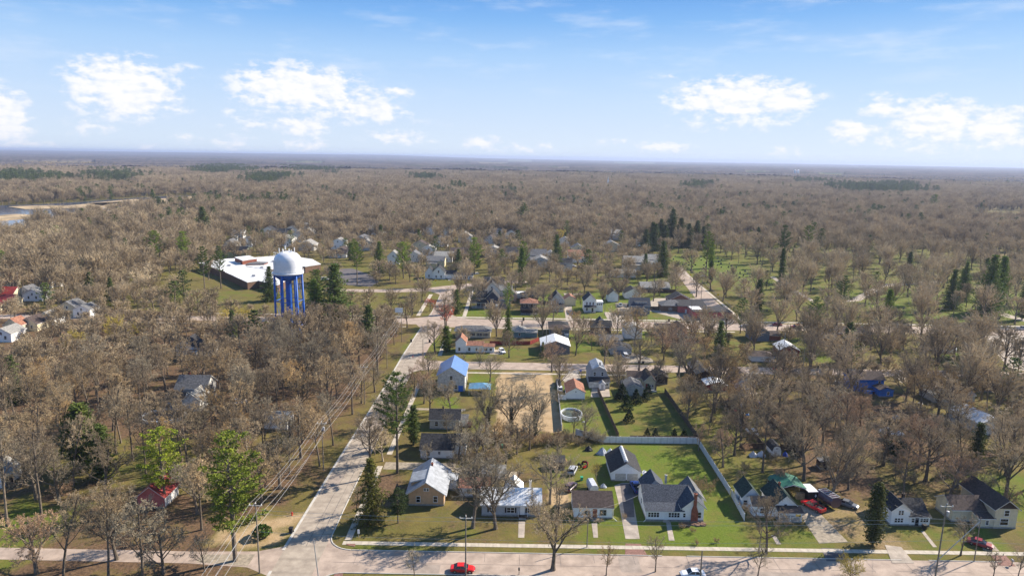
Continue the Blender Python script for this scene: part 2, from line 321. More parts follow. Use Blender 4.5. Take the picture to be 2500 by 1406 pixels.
dry = mix_(nt, maprange(nt, med, .35, .65), (.17, .135, .042), (.105, .098, .026))
lush = mix_(nt, maprange(nt, fine, .3, .7), (.075, .118, .012), (.145, .180, .028))
g = mix_(nt, maprange(nt, math_(nt, 'ADD', attr('green'), math_(nt, 'MULTIPLY', math_(nt, 'SUBTRACT', gnoise(.14, 9, .68), .5), 2.6)), .25, 1.05), dry, lush)
litter = mix_(nt, maprange(nt, fine, .35, .68), (.070, .046, .030), (.20, .125, .072))
g = mix_(nt, maprange(nt, math_(nt, 'ADD', attr('leaf'), math_(nt, 'MULTIPLY', math_(nt, 'SUBTRACT', math_(nt, 'ADD', math_(nt, 'MULTIPLY', med, .6), math_(nt, 'MULTIPLY', fine, .4)), .5), 1.6)), .30, .72), g, litter)
soil = mix_(nt, maprange(nt, med, .35, .68), (.34, .235, .125), (.46, .335, .20))
g = mix_(nt, maprange(nt, math_(nt, 'ADD', attr('tan'), math_(nt, 'MULTIPLY', math_(nt, 'SUBTRACT', fine, .5), .5)), .3, .7), g, soil)
g = mix_(nt, 1.0, g, mix_(nt, maprange(nt, gnoise(5, 3), .35, .65), (.72, .72, .72), (1.2, 1.2, 1.2)), 'MULTIPLY')
nt.links.new(g, b.inputs['Base Color'])
bp = nn(nt, 'ShaderNodeBump', i_Strength=.6, i_Distance=.12); nt.links.new(fine, bp.inputs['Height']); nt.links.new(bp.outputs[0], b.inputs['Normal'])
ground = grid_mesh('ground', V, Fq, dict(green=green, tan=tan, leaf=leaf), gm); ground['kind'] = 'structure'

# ------------------------------------------------------------------ streets, pavements, drives
ROADS = []          # rectangles kept clear of trees
def sheet(name, poly, m, z=.02, thick=None, keep=True):
    mb = MB(); mb.prism([(p[0], p[1]) for p in poly], -.05, z, 'Z'); o = structure(name, mb, m)
    xs = [p[0] for p in poly]; ys = [p[1] for p in poly]
    if keep: ROADS.append((min(xs), max(xs), min(ys), max(ys), poly))
    return o
def rect(x0, x1, y0, y1): return [(x0, y0), (x1, y0), (x1, y1), (x0, y1)]
def arc(cx, cy, r, a0, a1, n=8): return [(cx+r*math.cos(R_(a0+(a1-a0)*k/n)), cy+r*math.sin(R_(a0+(a1-a0)*k/n))) for k in range(n+1)]
# main street running away from the camera, with the corner radius at the front street
main = [(-45.3, 60), (-36.3, 60), (-36.3, 112.6)]+arc(-31, 112.6, 4.6, 180, 90)+[(260, 117.2), (260, 124.2)]+[(-31.4, 124.9)]+arc(-31.4, 130.2, 5.3, 270, 180)+[(-36.8, 215), (-36.2, 236)]+arc(-31.5, 238, 5.2, 180, 90)[:-1] + \
       [(-25, 245.6), (120, 245.6), (260, 243.5), (260, 252.5), (120, 253.6), (-28, 255.2)]+arc(-30, 259.5, 4.3, 270, 180)+[(-34.0, 276), (-31.5, 300)]+arc(-26.5, 303, 6, 180, 90)+[(60, 311.8), (300, 311.4), (420, 311.4), (420, 325.6), (300, 325.6), (100, 326), (-20, 326), (-29, 332), (-31, 350), (-32, 395), (-28, 408), (-10, 420), (10, 428), (8, 436), (-16, 430), (-38, 414), (-52, 404), (-75, 398), (-110, 396), (-110, 388), (-70, 389), (-48, 394), (-41.5, 385), (-40.5, 350), (-41.5, 330), (-48, 325.5), (-150, 323), (-280, 318), (-280, 310), (-150, 314), (-45, 313.5), (-41.8, 306), (-42.9, 262), (-43.2, 215), (-44.4, 165), (-45.0, 126), (-50, 124), (-62, 123.6), (-150, 124.2), (-150, 120.2), (-62, 119.6), (-50, 118.6), (-45.2, 116)]
sheet('street', main, 'asphalt', .02)
sheet('street_concrete', [(-44.9, 60), (-36.9, 60), (-36.9, 236), (-36, 300), (-41.8, 303), (-42.9, 262), (-43.2, 215), (-44.4, 165), (-44.9, 126)], 'road_concrete', .026, keep=False)
for x0, x1, y0, y1 in [(-20, -13, 117.6, 120.4), (22, 26, 119, 124.3), (43, 58, 117.5, 119.8), (66, 69, 118, 124.4), (-41, -37.4, 188, 199), (-44, -41, 150, 158), (-30, -12, 247, 250), (40, 52, 249, 252.6), (0, 20, 314, 319)]: sheet('street_patch', rect(x0, x1, y0, y1), 'asphalt_patch', .0285, keep=False)
sheet('parking_lot', [at(*p) for p in [(795, 658), (860, 655), (905, 672), (925, 688), (905, 700), (838, 695)]], 'asphalt_dark', .035)
sheet('cemetery_road', [at(*p) for p in [(1752, 796), (1815, 800), (1700, 688), (1664, 652), (1640, 655), (1668, 690)]], 'asphalt', .035)
sheet('gravel_lot', [at(*p) for p in [(2400, 818), (2540, 818), (2540, 905), (2470, 905), (2430, 860)]], 'concrete_plain', .034)
sheet('side_yard_lot', [at(*p) for p in [(1560, 752), (1600, 728), (1700, 728), (1745, 765), (1700, 790)]], 'concrete_plain', .03)
for nm, q in dict(sidewalk_front=rect(-33.8, 260, 126.9, 128.2), sidewalk_mid=rect(-24, 58, 240.4, 241.8), sidewalk_far=rect(-27, 420, 328.2, 330.4), sidewalk_far_near_side=rect(-26, 104, 307.6, 309.2), sidewalk_far_west=rect(-150, -50, 328.4, 329.8),
                  sidewalk_far_west_near_side=rect(-200, -49, 307.8, 309), sidewalk_main=rect(-33.7, -32.3, 128.6, 163), sidewalk_main_north=rect(-32.6, -31.2, 170, 236), sidewalk_main_far=rect(-29.2, -27.6, 262, 306),
                  sidewalk_north=rect(-24.5, -22.6, 331, 400), sidewalk_school=rect(-47.5, -45.5, 331, 385)).items():
    sheet('sidewalk', q, 'concrete', .05 if 'main' not in nm else .06)
sheet('sidewalk', [at(*p) for p in [(1812, 786), (1820, 786), (1658, 653), (1654, 653)]], 'concrete', .07)
sheet('sidewalk', [at(*p) for p in [(1095, 685), (1170, 668), (1166, 664), (1092, 680)]], 'concrete', .07)
sheet('cemetery_path', [at(*p) for p in [(2060, 738), (2100, 735), (2160, 700), (2300, 690), (2300, 686), (2150, 694)]], 'concrete_plain', .03, keep=False)
sheet('cemetery_path', [at(*p) for p in [(1890, 675), (1930, 700), (1990, 735), (1984, 738), (1915, 700), (1880, 676)]], 'concrete_plain', .03, keep=False)
sheet('cemetery_path', [at(*p) for p in [(2440, 770), (2520, 790), (2520, 784), (2450, 764)]], 'concrete_plain', .03, keep=False)
sheet('driveway', [at(*p) for p in [(1500, 1185), (1518, 1178), (1564, 1178), (1566, 1206), (1545, 1215), (1562, 1315), (1527, 1315), (1513, 1240)]], 'concrete_plain', .04)
sheet('driveway', [at(*p) for p in [(1514, 1181), (1564, 1180), (1566, 1206), (1546, 1214), (1549, 1262), (1526, 1262), (1520, 1225)]], 'asphalt_dark', .055)
sheet('driveway_apron', [at(*p) for p in [(1527, 1326), (1564, 1327), (1582, 1358), (1526, 1355)]], 'brick_paver', .045)
sheet('driveway', [at(*p) for p in [(1944, 1232), (1985, 1235), (2070, 1322), (2000, 1326), (1962, 1270)]], 'gravel', .03)
sheet('driveway_apron', [at(*p) for p in [(2005, 1337), (2052, 1339), (2072, 1370), (2018, 1369)]], 'asphalt_dark', .04)
sheet('driveway', [at(*p) for p in [(2160, 1330), (2200, 1335), (2232, 1374), (2178, 1374)]], 'concrete_plain', .075)
sheet('driveway_apron', [at(*p) for p in [(2415, 1350), (2450, 1350), (2480, 1382), (2440, 1380)]], 'brick_paver', .04)
sheet('driveway', [at(*p) for p in [(2395, 1322), (2420, 1322), (2440, 1345), (2400, 1342)]], 'gravel', .04)
sheet('driveway', rect(-32, -13.8, 161.2, 165.4), 'gravel', .03)
sheet('driveway', [(-13.8, 159.5), (2, 158), (2, 161), (-13.8, 163)], 'gravel', .028)
sheet('driveway', rect(-31, -14, 202.6, 204.4), 'gravel', .03)
sheet('driveway', [at(*p) for p in [(1390, 905), (1412, 905), (1418, 925), (1385, 940), (1372, 925)]], 'concrete_plain', .04)
sheet('patio', [at(*p) for p in [(1445, 948), (1487, 950), (1490, 968), (1442, 970)]], 'concrete_plain', .04)
sheet('driveway', [at(*p) for p in [(1190, 852), (1232, 855), (1228, 866), (1196, 864)]], 'concrete_plain', .04)
sheet('driveway', [at(*p) for p in [(1502, 740), (1532, 740), (1548, 785), (1515, 785)]], 'gravel', .04)
sheet('driveway', [at(*p) for p in [(1474, 762), (1500, 762), (1522, 788), (1488, 788)]], 'concrete_plain', .045)
sheet('driveway', [at(*p) for p in [(1377, 747), (1396, 747), (1400, 784), (1382, 784)]], 'concrete_plain', .045)
sheet('driveway', [at(*p) for p in [(1207, 757), (1222, 752), (1222, 778), (1200, 775)]], 'concrete_plain', .045)
sheet('driveway', [at(*p) for p in [(1515, 862), (1545, 862), (1590, 875), (1600, 886), (1520, 886)]], 'gravel', .04)
sheet('driveway', [at(*p) for p in [(2180, 910), (2235, 912), (2240, 935), (2200, 935)]], 'gravel', .04)
sheet('driveway', [at(*p) for p in [(1776, 912), (1796, 910), (1850, 960), (1820, 975)]], 'concrete_plain', .04)
sheet('walkway', [at(*p) for p in [(1626, 1274), (1637, 1274), (1647, 1319), (1633, 1319)]], 'concrete_plain', .04)
sheet('walkway', [at(*p) for p in [(1444, 1276), (1458, 1276), (1460, 1312), (1449, 1312)]], 'concrete_plain', .04)
sheet('walkway', [at(*p) for p in [(1266, 1272), (1282, 1272), (1280, 1312), (1265, 1312)]], 'concrete_plain', .04)
sheet('walkway', [at(*p) for p in [(2248, 1296), (2256, 1296), (2288, 1335), (2278, 1335)]], 'concrete_plain', .04)
sheet('walkway', [at(*p) for p in [(1883, 1306), (1893, 1306), (1907, 1328), (1896, 1328)]], 'concrete_plain', .04)
sheet('walkway', [(-60.5, 120), (-50, 119), (-50, 123), (-60.5, 122.6)], 'gravel', .03)
# kerbs
def kerb(pts, h=.13, w=.16):
    mb = MB(); pts = [Vector((p[0], p[1])) for p in pts]
    for a, c in zip(pts, pts[1:]):
        d = (c-a).normalized(); n = Vector((-d.y, d.x))*w; e = d*.02
        mb.prism([tuple(a-e-n*.5), tuple(c+e-n*.5), tuple(c+e+n*.5), tuple(a-e+n*.5)], -.03, h, 'Z')
    return structure('kerb', mb, 'kerb_stone')
kerb([(-31.4, 124.98), (31, 124.7)]); kerb([(36, 124.7), (79, 124.6)]); kerb([(84.5, 124.6), (99, 124.5)]); kerb([(103, 124.5), (200, 124.3)])
kerb(arc(-31.4, 130.3, 5.3, 268, 180)+[(-36.85, 140), (-36.9, 160)], w=.22); kerb([(-36.9, 166), (-36.9, 214), (-36.3, 236)]+arc(-31.5, 238, 5.3, 178, 100))
kerb([(-45.1, 60), (-45.05, 117.5)], w=.55, h=.06); kerb([(-45.05, 124.6), (-44.5, 165), (-43.3, 215), (-43.0, 262), (-41.9, 305)], w=.55, h=.06)
kerb(arc(-31, 112.6, 4.7, 176, 90)+[(40, 117.15), (200, 117.1)])
kerb([(-26, 245.5), (120, 245.5)], h=.1); kerb([(-24, 326.2), (110, 326.2)], h=.1)
kerb([(-31.3, 333), (-32.2, 392)], h=.1, w=.3); kerb([(-40.6, 333), (-41, 384)], h=.1, w=.3)
sheet('corner_ramp', [at(*p) for p in [(845, 1327), (868, 1327), (866, 1334), (846, 1330)]], 'brick_paver', .075, keep=False)
sheet('corner_ramp', [at(*p) for p in [(818, 1398), (838, 1396), (836, 1406), (814, 1406)]], 'brick_paver', .05, keep=False)
# mower strip and patch marks on the street
mk = MB()
for x, y0, y1 in [(-40.9, 126, 300), (-38.8, 128, 215)]:
    y = y0
    while y < y1:
        L = rng.uniform(4, 9); mk.box(x-.03+rng.uniform(-.03, .03), y, .0305, x+.04, y+L, .034); y += L+rng.uniform(.0, .6)
x = -30
while x < 130:
    L = rng.uniform(2.5, 7); mk.box(x, 124.4-L, .0305, x+.05, 124.4, .034); x += rng.uniform(6, 19)
x = -34
while x < 150: L = rng.uniform(6, 22); mk.box(x, 120.7, .0306, x+L, 120.76, .0345); x += L+rng.uniform(.5, 5)
structure('street_crack_seal', mk, 'asphalt_dark')

# ------------------------------------------------------------------ lake and reed beds
lake = [(-60, 590), (15, 590), (90, 556), (160, 545), (300, 524), (400, 512), (470, 503), (526, 492), (530, 484), (505, 478), (420, 478), (330, 483), (200, 493), (90, 499), (-60, 503)]
LAKE = [at(*p) for p in lake]; sheet('lake', LAKE, 'water_lake', .06)
for q in ([(20, 506), (90, 503), (170, 503), (230, 497), (300, 494), (420, 484), (480, 479), (508, 480), (470, 488), (400, 494), (330, 498), (240, 508), (150, 510), (60, 512)],
          [(210, 498), (330, 487), (345, 489), (250, 503)], [(-40, 530), (40, 524), (110, 527), (60, 534), (-20, 541)], [(60, 548), (150, 538), (260, 532), (150, 547), (60, 560)]):
    mb = MB(); mb.prism([at(*p) for p in q], .0, .8, 'Z'); structure('reed_bed', mb, 'reeds', kind='stuff')
def inside(x, y, poly):
    c = False; j = len(poly)-1
    for i in range(len(poly)):
        xi, yi = poly[i]; xj, yj = poly[j]
        if (yi > y) != (yj > y) and x < (xj-xi)*(y-yi)/(yj-yi)+xi: c = not c
        j = i
    return c

# ------------------------------------------------------------------ buildings
FOOT = []           # footprints kept clear of trees (x0,x1,y0,y1)
WCACHE = {}
def window_mesh(w, h, mull, frame):
    k = (round(w, 2), round(h, 2), mull, frame)
    if k not in WCACHE:
        f = MB(); t = .09; y = -.07
        f.box(-w/2-t, y, -t, w/2+t, 0, 0); f.box(-w/2-t, y, h, w/2+t, 0, h+t); f.box(-w/2-t, y, 0, -w/2, 0, h); f.box(w/2, y, 0, w/2+t, 0, h)
        for i in range(1, mull): x = -w/2+w*i/mull; f.box(x-.04, y+.01, 0, x+.04, 0, h)
        f.box(-w/2, y+.015, h*.5-.03, w/2, 0, h*.5+.03)
        p = MB(); p.box(-w/2, -.035, .0, w/2, .0-.002, h)
        WCACHE[k] = (f.mesh('window', frame), p.mesh('pane', 'glass_dark'))
    return WCACHE[k]
class Bld:
    def __init__(s, name, label, x, y, cat='house', group=None, rz=0):
        s.root = thing(name, label, cat, (x, y, 0), rz, group); s.x = x; s.y = y; s.rz = rz; s.b = None
    def box(s, w, d, h, roof='x', rise=2.0, wall='white_siding', rm='shingle_dark', ox=0, oy=0, z0=0, ov=.45, trim='trim_white', base=True, foot=True):
        """one volume: walls with gables, foundation, fascia and roof"""
        x0, x1, y0, y1 = ox, ox+w, oy, oy+d; r = s.root; mb = MB(); zt = z0+h
        if roof == 'x': mb.prism([(y0, z0), (y1, z0), (y1, zt), ((y0+y1)/2, zt+rise), (y0, zt)], x0, x1, 'X')
        elif roof == 'y': mb.prism([(x0, z0), (x1, z0), (x1, zt), ((x0+x1)/2, zt+rise), (x0, zt)], y0, y1, 'Y')
        elif roof == 'gamb': mb.prism([(x0, z0), (x1, z0), (x1, zt), (x1-w*.16, zt+rise*.68), ((x0+x1)/2, zt+rise), (x0+w*.16, zt+rise*.68), (x0, zt)], y0, y1, 'Y')
        elif roof == 'shedS': mb.prism([(y0, z0), (y1, z0), (y1, zt+rise), (y0, zt)], x0, x1, 'X')
        elif roof == 'shedW': mb.prism([(x0, z0), (x1, z0), (x1, zt+rise), (x0, zt)], y0, y1, 'Y')
        elif roof == 'shedE': mb.prism([(x0, z0), (x1, z0), (x1, zt), (x0, zt+rise)], y0, y1, 'Y')
        else: mb.box(x0, y0, z0, x1, y1, zt)
        mb.build('wall', wall, r)
        if base and z0 == 0:
            f = MB(); f.box(x0-.04, y0-.04, -.05, x1+.04, y1+.04, .35); f.build('foundation', 'foundation', r)
        def chev(prof, a, c, ax):      # fascia under, roof skin over
            def slab(off, th, grow):
                lo = [(p[0], p[1]+off) for p in prof]; hi = [(p[0], p[1]+off+th) for p in prof]
                m_ = MB(); m_.prism(lo+hi[::-1], a-grow, c+grow, ax); return m_
            slab(.01, .16, ov).build('fascia', trim, r)
            slab(.172, .07, ov+.04).build('roof', rm, r)
        def gable(a, c, n=2):
            sl = rise/((c-a)/2); return [(a-ov, zt-ov*sl), ((a+c)/2, zt+rise), (c+ov, zt-ov*sl)]
        if roof == 'x': chev(gable(y0, y1), x0, x1, 'X')
        elif roof == 'y': chev(gable(x0, x1), y0, y1, 'Y')
        elif roof == 'gamb': chev([(x0-ov*.5, zt-.35), (x0+w*.16-.1, zt+rise*.68), ((x0+x1)/2, zt+rise), (x1-w*.16+.1, zt+rise*.68), (x1+ov*.5, zt-.35)], y0, y1, 'Y')
        elif roof == 'shedS': chev([(y0-ov, zt-ov*rise/d), (y1+ov, zt+rise+ov*rise/d)], x0, x1, 'X')
        elif roof == 'shedW': chev([(x0-ov, zt-ov*rise/w), (x1+ov, zt+rise+ov*rise/w)], y0, y1, 'Y')
        elif roof == 'shedE': chev([(x0-ov, zt+rise+ov*rise/w), (x1+ov, zt-ov*rise/w)], y0, y1, 'Y')
        elif roof == 'hip':
            f = MB(); f.box(x0-ov, y0-ov, zt-.02, x1+ov, y1+ov, zt+.14); f.build('fascia', trim, r)
            m_ = MB(); z1 = zt+.142; a = min(w, d)/2+ov
            if w >= d: p = [(x0-ov+a, (y0+y1)/2), (x1+ov-a, (y0+y1)/2)]
            else: p = [((x0+x1)/2, y0-ov+a), ((x0+x1)/2, y1+ov-a)]
            Vv = [(x0-ov-.03, y0-ov-.03, z1), (x1+ov+.03, y0-ov-.03, z1), (x1+ov+.03, y1+ov+.03, z1), (x0-ov-.03, y1+ov+.03, z1), (p[0][0], p[0][1], zt+rise+.1), (p[1][0], p[1][1], zt+rise+.1)]
            Ff = [(0, 1, 5, 4), (1, 2, 5), (2, 3, 4, 5), (3, 0, 4), (3, 2, 1, 0)] if w >= d else [(0, 1, 4), (1, 2, 5, 4), (2, 3, 5), (3, 0, 4, 5), (3, 2, 1, 0)]
            m_.add(Vv, Ff); m_.build('roof', rm, r)
        elif roof == 'flat':
            f = MB(); f.box(x0-ov*.4, y0-ov*.4, zt, x1+ov*.4, y1+ov*.4, zt+.25); f.build('fascia', trim, r)
            m_ = MB(); m_.box(x0-ov*.4+.2, y0-ov*.4+.2, zt+.1, x1+ov*.4-.2, y1+ov*.4-.2, zt+.254); m_.build('roof', rm, r)
        if foot:
            c, sn = math.cos(s.rz), math.sin(s.rz); P = [(s.x+a*c-b_*sn, s.y+a*sn+b_*c) for a in (x0, x1) for b_ in (y0, y1)]
            FOOT.append((min(p[0] for p in P), max(p[0] for p in P), min(p[1] for p in P), max(p[1] for p in P)))
        s.b = (x0, x1, y0, y1, z0, zt, rise); return s
    def place(s, face, u):
        x0, x1, y0, y1 = s.b[:4]
        return {'S': ((x0+u, y0), 0), 'N': ((x0+u, y1), math.pi), 'E': ((x1, y0+u), math.pi/2), 'W': ((x0, y0+u), -math.pi/2)}[face]
    def win(s, face, u, z=1.0, w=.9, h=1.3, mull=1, frame='trim_white', shut=None):
        (x, y), rz = s.place(face, u); fm, pm = window_mesh(w, h, mull, frame)
        f = link('window', fm, s.root, (x, y, s.b[4]+z), rz); link('pane', pm, f)
        if shut:
            for q in (-1, 1): m_ = MB(); m_.box(q*(w/2+.29)-.19, -.06, 0, q*(w/2+.29)+.19, -.002, h); m_.build('shutter', shut, f)
        return s
    def wins(s, spec):
        for t in spec: s.win(*t) if not isinstance(t[-1], dict) else s.win(*t[:-1], **t[-1])
        return s
    def door(s, face, u, w=.95, h=2.05, m_='trim_white', z=.15, name='door'):
        (x, y), rz = s.place(face, u); a = MB(); a.box(-w/2, -.05, 0, w/2, -.004, h)
        if name == 'garage_door':
            for k in range(1, 4): a.box(-w/2, -.062, h*k/4-.02, w/2, -.051, h*k/4+.02)
        d = a.build(name, m_, s.root, (x, y, s.b[4]+z), rz)
        q = MB(); q.box(w/2-.16, -.1, h*.47, w/2-.1, -.052, h*.5); q.build('handle', 'chrome', d); return s
    def chimney(s, x, y, z, h, w=.5, m_='red_brick', pot=True):
        a = MB(); a.box(x-w/2, y-w/2, z, x+w/2, y+w/2, z+h); a.box(x-w/2-.06, y-w/2-.06, z+h, x+w/2+.06, y+w/2+.06, z+h+.1); c = a.build('chimney', m_, s.root)
        if pot: q = MB(); q.tube([(x, y, z+h+.1), (x, y, z+h+.4)], .1, 8); q.build('flue', 'dark_brown', c)
        return s
    def steps(s, x, y, w=1.4, n=3):
        a = MB()
        for k in range(n): a.box(x-w/2, y-.3*(k+1), -.05, x+w/2, y-.3*k, .15*(n-k))
        a.build('steps', 'concrete_plain', s.root); return s
    def porch(s, x0, x1, y0, y1, h=2.4, rise=.7, posts=3, rm='shingle_dark', trim='trim_white', rail=True, wall=None):
        a = MB(); a.box(x0, y0, 0, x1, y1, .4); a.build('porch_floor', 'foundation', s.root)
        sl = rise/(y1-y0); prof = [(y0-.3, h-.3*sl), (y1, h+rise)]
        a = MB(); a.prism(prof+[(p[0], p[1]+.15) for p in prof[::-1]], x0-.25, x1+.25, 'X'); a.build('porch_beam', trim, s.root)
        a = MB(); a.prism([(p[0], p[1]+.155) for p in prof]+[(p[0], p[1]+.22) for p in prof[::-1]], x0-.3, x1+.3, 'X'); a.build('porch_roof', rm, s.root)
        for k in range(posts):
            x = x0+.15+(x1-x0-.3)*k/(posts-1); a = MB(); a.box(x-.08, y0+.04, .4, x+.08, y0+.2, h-.02); a.box(x-.12, y0, .4, x+.12, y0+.24, .55); a.build('post', trim, s.root)
        if rail:
            a = MB(); a.box(x0+.2, y0+.08, 1.2, x1-.2, y0+.14, 1.27)
            n = int((x1-x0)/.3)
            for k in range(n): x = x0+.3+k*.3; a.box(x, y0+.09, .45, x+.04, y0+.13, 1.2)
            a.build('railing', trim, s.root)
        return s

W = 'white_siding'
# -- front row
b = Bld('house', 'tan bungalow with grey metal roof beside the corner evergreens', -22.7, 143.3)
b.box(8.0, 11.5, 3.1, 'y', 2.7, 'tan_siding', 'metal_grey_roof', ov=.7).wins([('S', 2.2, .9, .85, 1.35), ('S', 6.1, .9, .85, 1.35), ('S', 3.75, 3.6, .42, .65), ('S', 4.35, 3.6, .42, .65), ('E', 2.5, 1, .9, 1.3), ('E', 6, 1, .9, 1.3), ('E', 9, 1, .9, 1.3), ('W', 4, 1, .9, 1.3)])
b.box(3.0, 4.2, 1.15, 'shedW', .75, 'tan_siding', 'metal_grey_roof', ox=.35, oy=2.2, z0=3.5, ov=.35, foot=False).wins([('W', 1.3, .25, .7, .6), ('W', 2.9, .25, .7, .6)])
b.box(2.2, 3.0, 2.4, 'shedE', .7, W, 'metal_grey_roof', ox=8.0, oy=7.5, ov=.3); b.chimney(4.4, 8.5, 5.2, 1.1, .45)
b = Bld('house', 'long low grey house with white ribbed metal roof behind the big forked tree', -5.9, 139.2)
b.box(13.0, 7.6, 2.75, 'x', 2.0, 'grey_siding', 'metal_white_roof', ov=.35).wins([('S', 2.2, .95, .95, 1.15, 2, dict(shut='black_shutter')), ('S', 6.4, .9, 1.6, 1.2, 2, dict(shut='black_shutter')), ('S', 10.6, .95, .9, 1.15, 2, dict(shut='black_shutter')), ('E', 2, 1, .9, 1.1), ('E', 5.5, 1, .9, 1.1), ('W', 3, 1, .9, 1.1)])
b.door('S', 9.0, 1.0, 2.05, 'trim_white', .45).steps(9.0, -.6, 1.6, 3)
a = MB(); a.box(8.0, -1.1, 0, 10.2, -.05, .45); a.build('stoop', 'fence_wood', b.root)
for x in (8.1, 10.1): a = MB(); a.tube([(x, -1.05, .45), (x, -1.05, 1.3), (x, -.1, 1.3)], .04, 6); a.build('railing', 'trim_white', b.root)
b.box(3.9, 3.4, 2.5, 'y', 1.7, 'aged_white', 'metal_white_roof', ox=5.2, oy=7.6, ov=.3).win('E', 1.6, 1, .8, 1.0); b.chimney(10.9, 8.2, 0, 4.4, .55, 'trim_aged')
b = Bld('house', 'small white house with brown shingle roof and red front door', 14.5, 138.8)
b.box(8.5, 7.4, 2.65, 'x', 1.9, W, 'shingle_brown', ov=.3).wins([('S', 2.9, .8, 1.2, 1.2, 2), ('S', 6.4, .85, 1.35, 1.25, 2, 'trim_aged'), ('E', 2, 1, .9, 1.1), ('E', 5.4, 1, .9, 1.1), ('W', 4, 1, .9, 1.1)])
b.door('S', 4.6, 1.0, 2.1, 'red_brick', .3).steps(4.6, -.6, 1.6, 2); a = MB(); a.box(3.6, -.75, 0, 5.6, -.02, .3); a.build('stoop', 'concrete_plain', b.root)
a = MB(); a.tube([(8.62, -.1, 2.6), (8.62, -.1, .4), (9.4, -1.1, .08)], .06, 6); a.build('downspout', 'trim_white', b.root)
b = Bld('garage', 'white two-bay garage with dark roof and row of white ridge vents', 25.3, 157.0, 'garage')
b.box(7.2, 9.8, 2.35, 'y', 2.3, W, 'shingle_dark', ov=.4).door('S', 2.25, 2.6, 1.9, 'trim_aged', .05, 'garage_door').door('S', 5.2, 2.6, 1.9, 'trim_aged', .05, 'garage_door')
for k in range(8):
    a = MB(); a.lathe([(.42, 0), (.4, .25), (.26, .42), (.02, .48)], 10); a.box(-.48, -.3, -.35, .48, .3, .02); a.build('ridge_vent', 'membrane_white', b.root, (3.6, .9+k*1.12, 4.95), smooth=False)
b = Bld('house', 'large white house with slate roof, enclosed porch and red brick chimney', 30.4, 138.3)
b.box(8.0, 2.4, 2.3, 'shedS', .62, W, 'shingle_slate', ov=.3)
for u0 in (1.25, 5.75):
    for k in range(4): b.win('S', u0+(k-1)*.62+.0, .95, .5, 1.05)
b.door('S', 4.35, .8, 1.9, 'trim_white', .25); b.win('S', 4.35, 1.1, .4, .8); b.steps(4.35, -.02, 1.4, 2)
b.box(10.2, 7.4, 2.9, 'x', 2.5, W, 'shingle_slate', oy=2.402, ov=.3).win('W', 3.5, 1, .9, 1.2).win('W', 3.7, 3.4, .7, .9)
b.box(4.7, 5.2, 3.4, 'y', 2.0, W, 'shingle_slate', ox=7.85, oy=-.02, ov=.5).wins([('S', 3.75, .9, .75, 1.3), ('S', .45, 1.0, .5, .9), ('E', 2.4, 1, .9, 1.2)])
a = MB(); a.prism([(9.75, 0), (11.2, 0), (11.15, 2.6), (10.75, 3.8), (10.75, 6.6), (10.15, 6.6), (10.15, 3.8), (9.8, 2.6)], -.55, -.025, 'Y'); a.box(10.08, -.62, 6.6, 10.82, .05, 6.72); c = a.build('chimney', 'red_brick', b.root)
a = MB(); a.tube([(10.45, -.25, 6.72), (10.45, -.25, 7.0)], .12, 8); a.build('flue', 'dark_brown', c)
b.box(4.4, 6.0, 2.9, 'y', 2.3, W, 'shingle_grey', ox=9.4, oy=4.6, ov=.45).win('E', 2, 1, .9, 1.2).win('E', 4.5, 1, .9, 1.2)
b.box(4.8, 5.2, 2.6, 'y', 2.3, W, 'shingle_slate', ox=1.2, oy=9.4, ov=.4); b.chimney(6.2, 9.9, 4.0, 2.0, .45, 'trim_aged')
a = MB(); a.tube([(-.12, -.1, 2.3), (-.12, -.1, .3), (-.7, -.6, .05)], .06, 6); a.build('downspout', 'trim_white', b.root)
b = Bld('house', 'white cottage with dark green roof behind the leaning white fence', 53.4, 140.3)
b.box(5.0, 7.5, 3.0, 'y', 2.3, W, 'shingle_green', ox=5.8, oy=.2, ov=.4).wins([('S', 2.5, 1.7+.4, .6, 1.2), ('S', 1.4, .7, .8, 1.1), ('E', 3, 1, .9, 1.2)])
b.box(3.9, 5.4, 3.0, 'y', 2.1, W, 'shingle_green', ox=.0, oy=4.0, ov=.35).win('S', .7, 1, .8, 1.1).win('W', 2, 1, .8, 1.1)
b.box(4.6, 3.9, 2.7, 'x', 1.2, W, 'shingle_dark', ox=1.2, oy=.3, ov=.3).win('S', 2, 1, .8, 1.1)
b.porch(6.2, 11.3, -1.9, .15, 2.3, .5, 3, 'shingle_brown'); b.chimney(8.6, 5.2, 5.0, .9, .45)
b = Bld('house', 'white two-storey gabled farmhouse with dark roof and side porch', 84.0, 138.0)
b.box(4.1, 7.6, 3.6, 'y', 1.6, W, 'shingle_dark', ov=.35).wins([('S', 1.75, 2.55, .42, 1.0), ('S', 2.35, 2.55, .42, 1.0), ('S', 1.1, .8, .5, .95), ('S', 1.75, .8, .5, .95), ('S', 2.4, .8, .5, .95), ('W', 2, .9, .8, 1.1), ('W', 5, .9, .8, 1.1)])
b.box(4.4, 5.4, 2.5, 'x', 1.8, W, 'shingle_dark', ox=4.1, oy=1.4, ov=.3); b.chimney(4.9, 4.6, 4.0, 1.2, .5, 'dark_brown')
b.box(4.4, 1.5, 2.1, 'shedS', .4, W, 'shingle_dark', ox=4.1, oy=-.1, ov=.25).wins([('S', .7, .9, .6, .9), ('S', 2.6, 1.0, .55, .8), ('S', 3.2, 1.0, .55, .8), ('S', 3.8, 1.0, .5, .8)]).door('S', 1.6, .8, 1.8, 'glass_dark', .1)
b = Bld('house', 'cream two-storey house with black roof near the right edge', 106.2, 137.4)
b.box(4.9, 11.5, 4.7, 'y', 1.9, 'cream_siding', 'shingle_brown', ov=.45).wins([('S', 2.5, 3.0, 1.0, 1.3), ('S', 2.2, .9, 1.7, 1.4), ('E', 3, 1, .9, 1.2), ('E', 7, 1, .9, 1.2)])
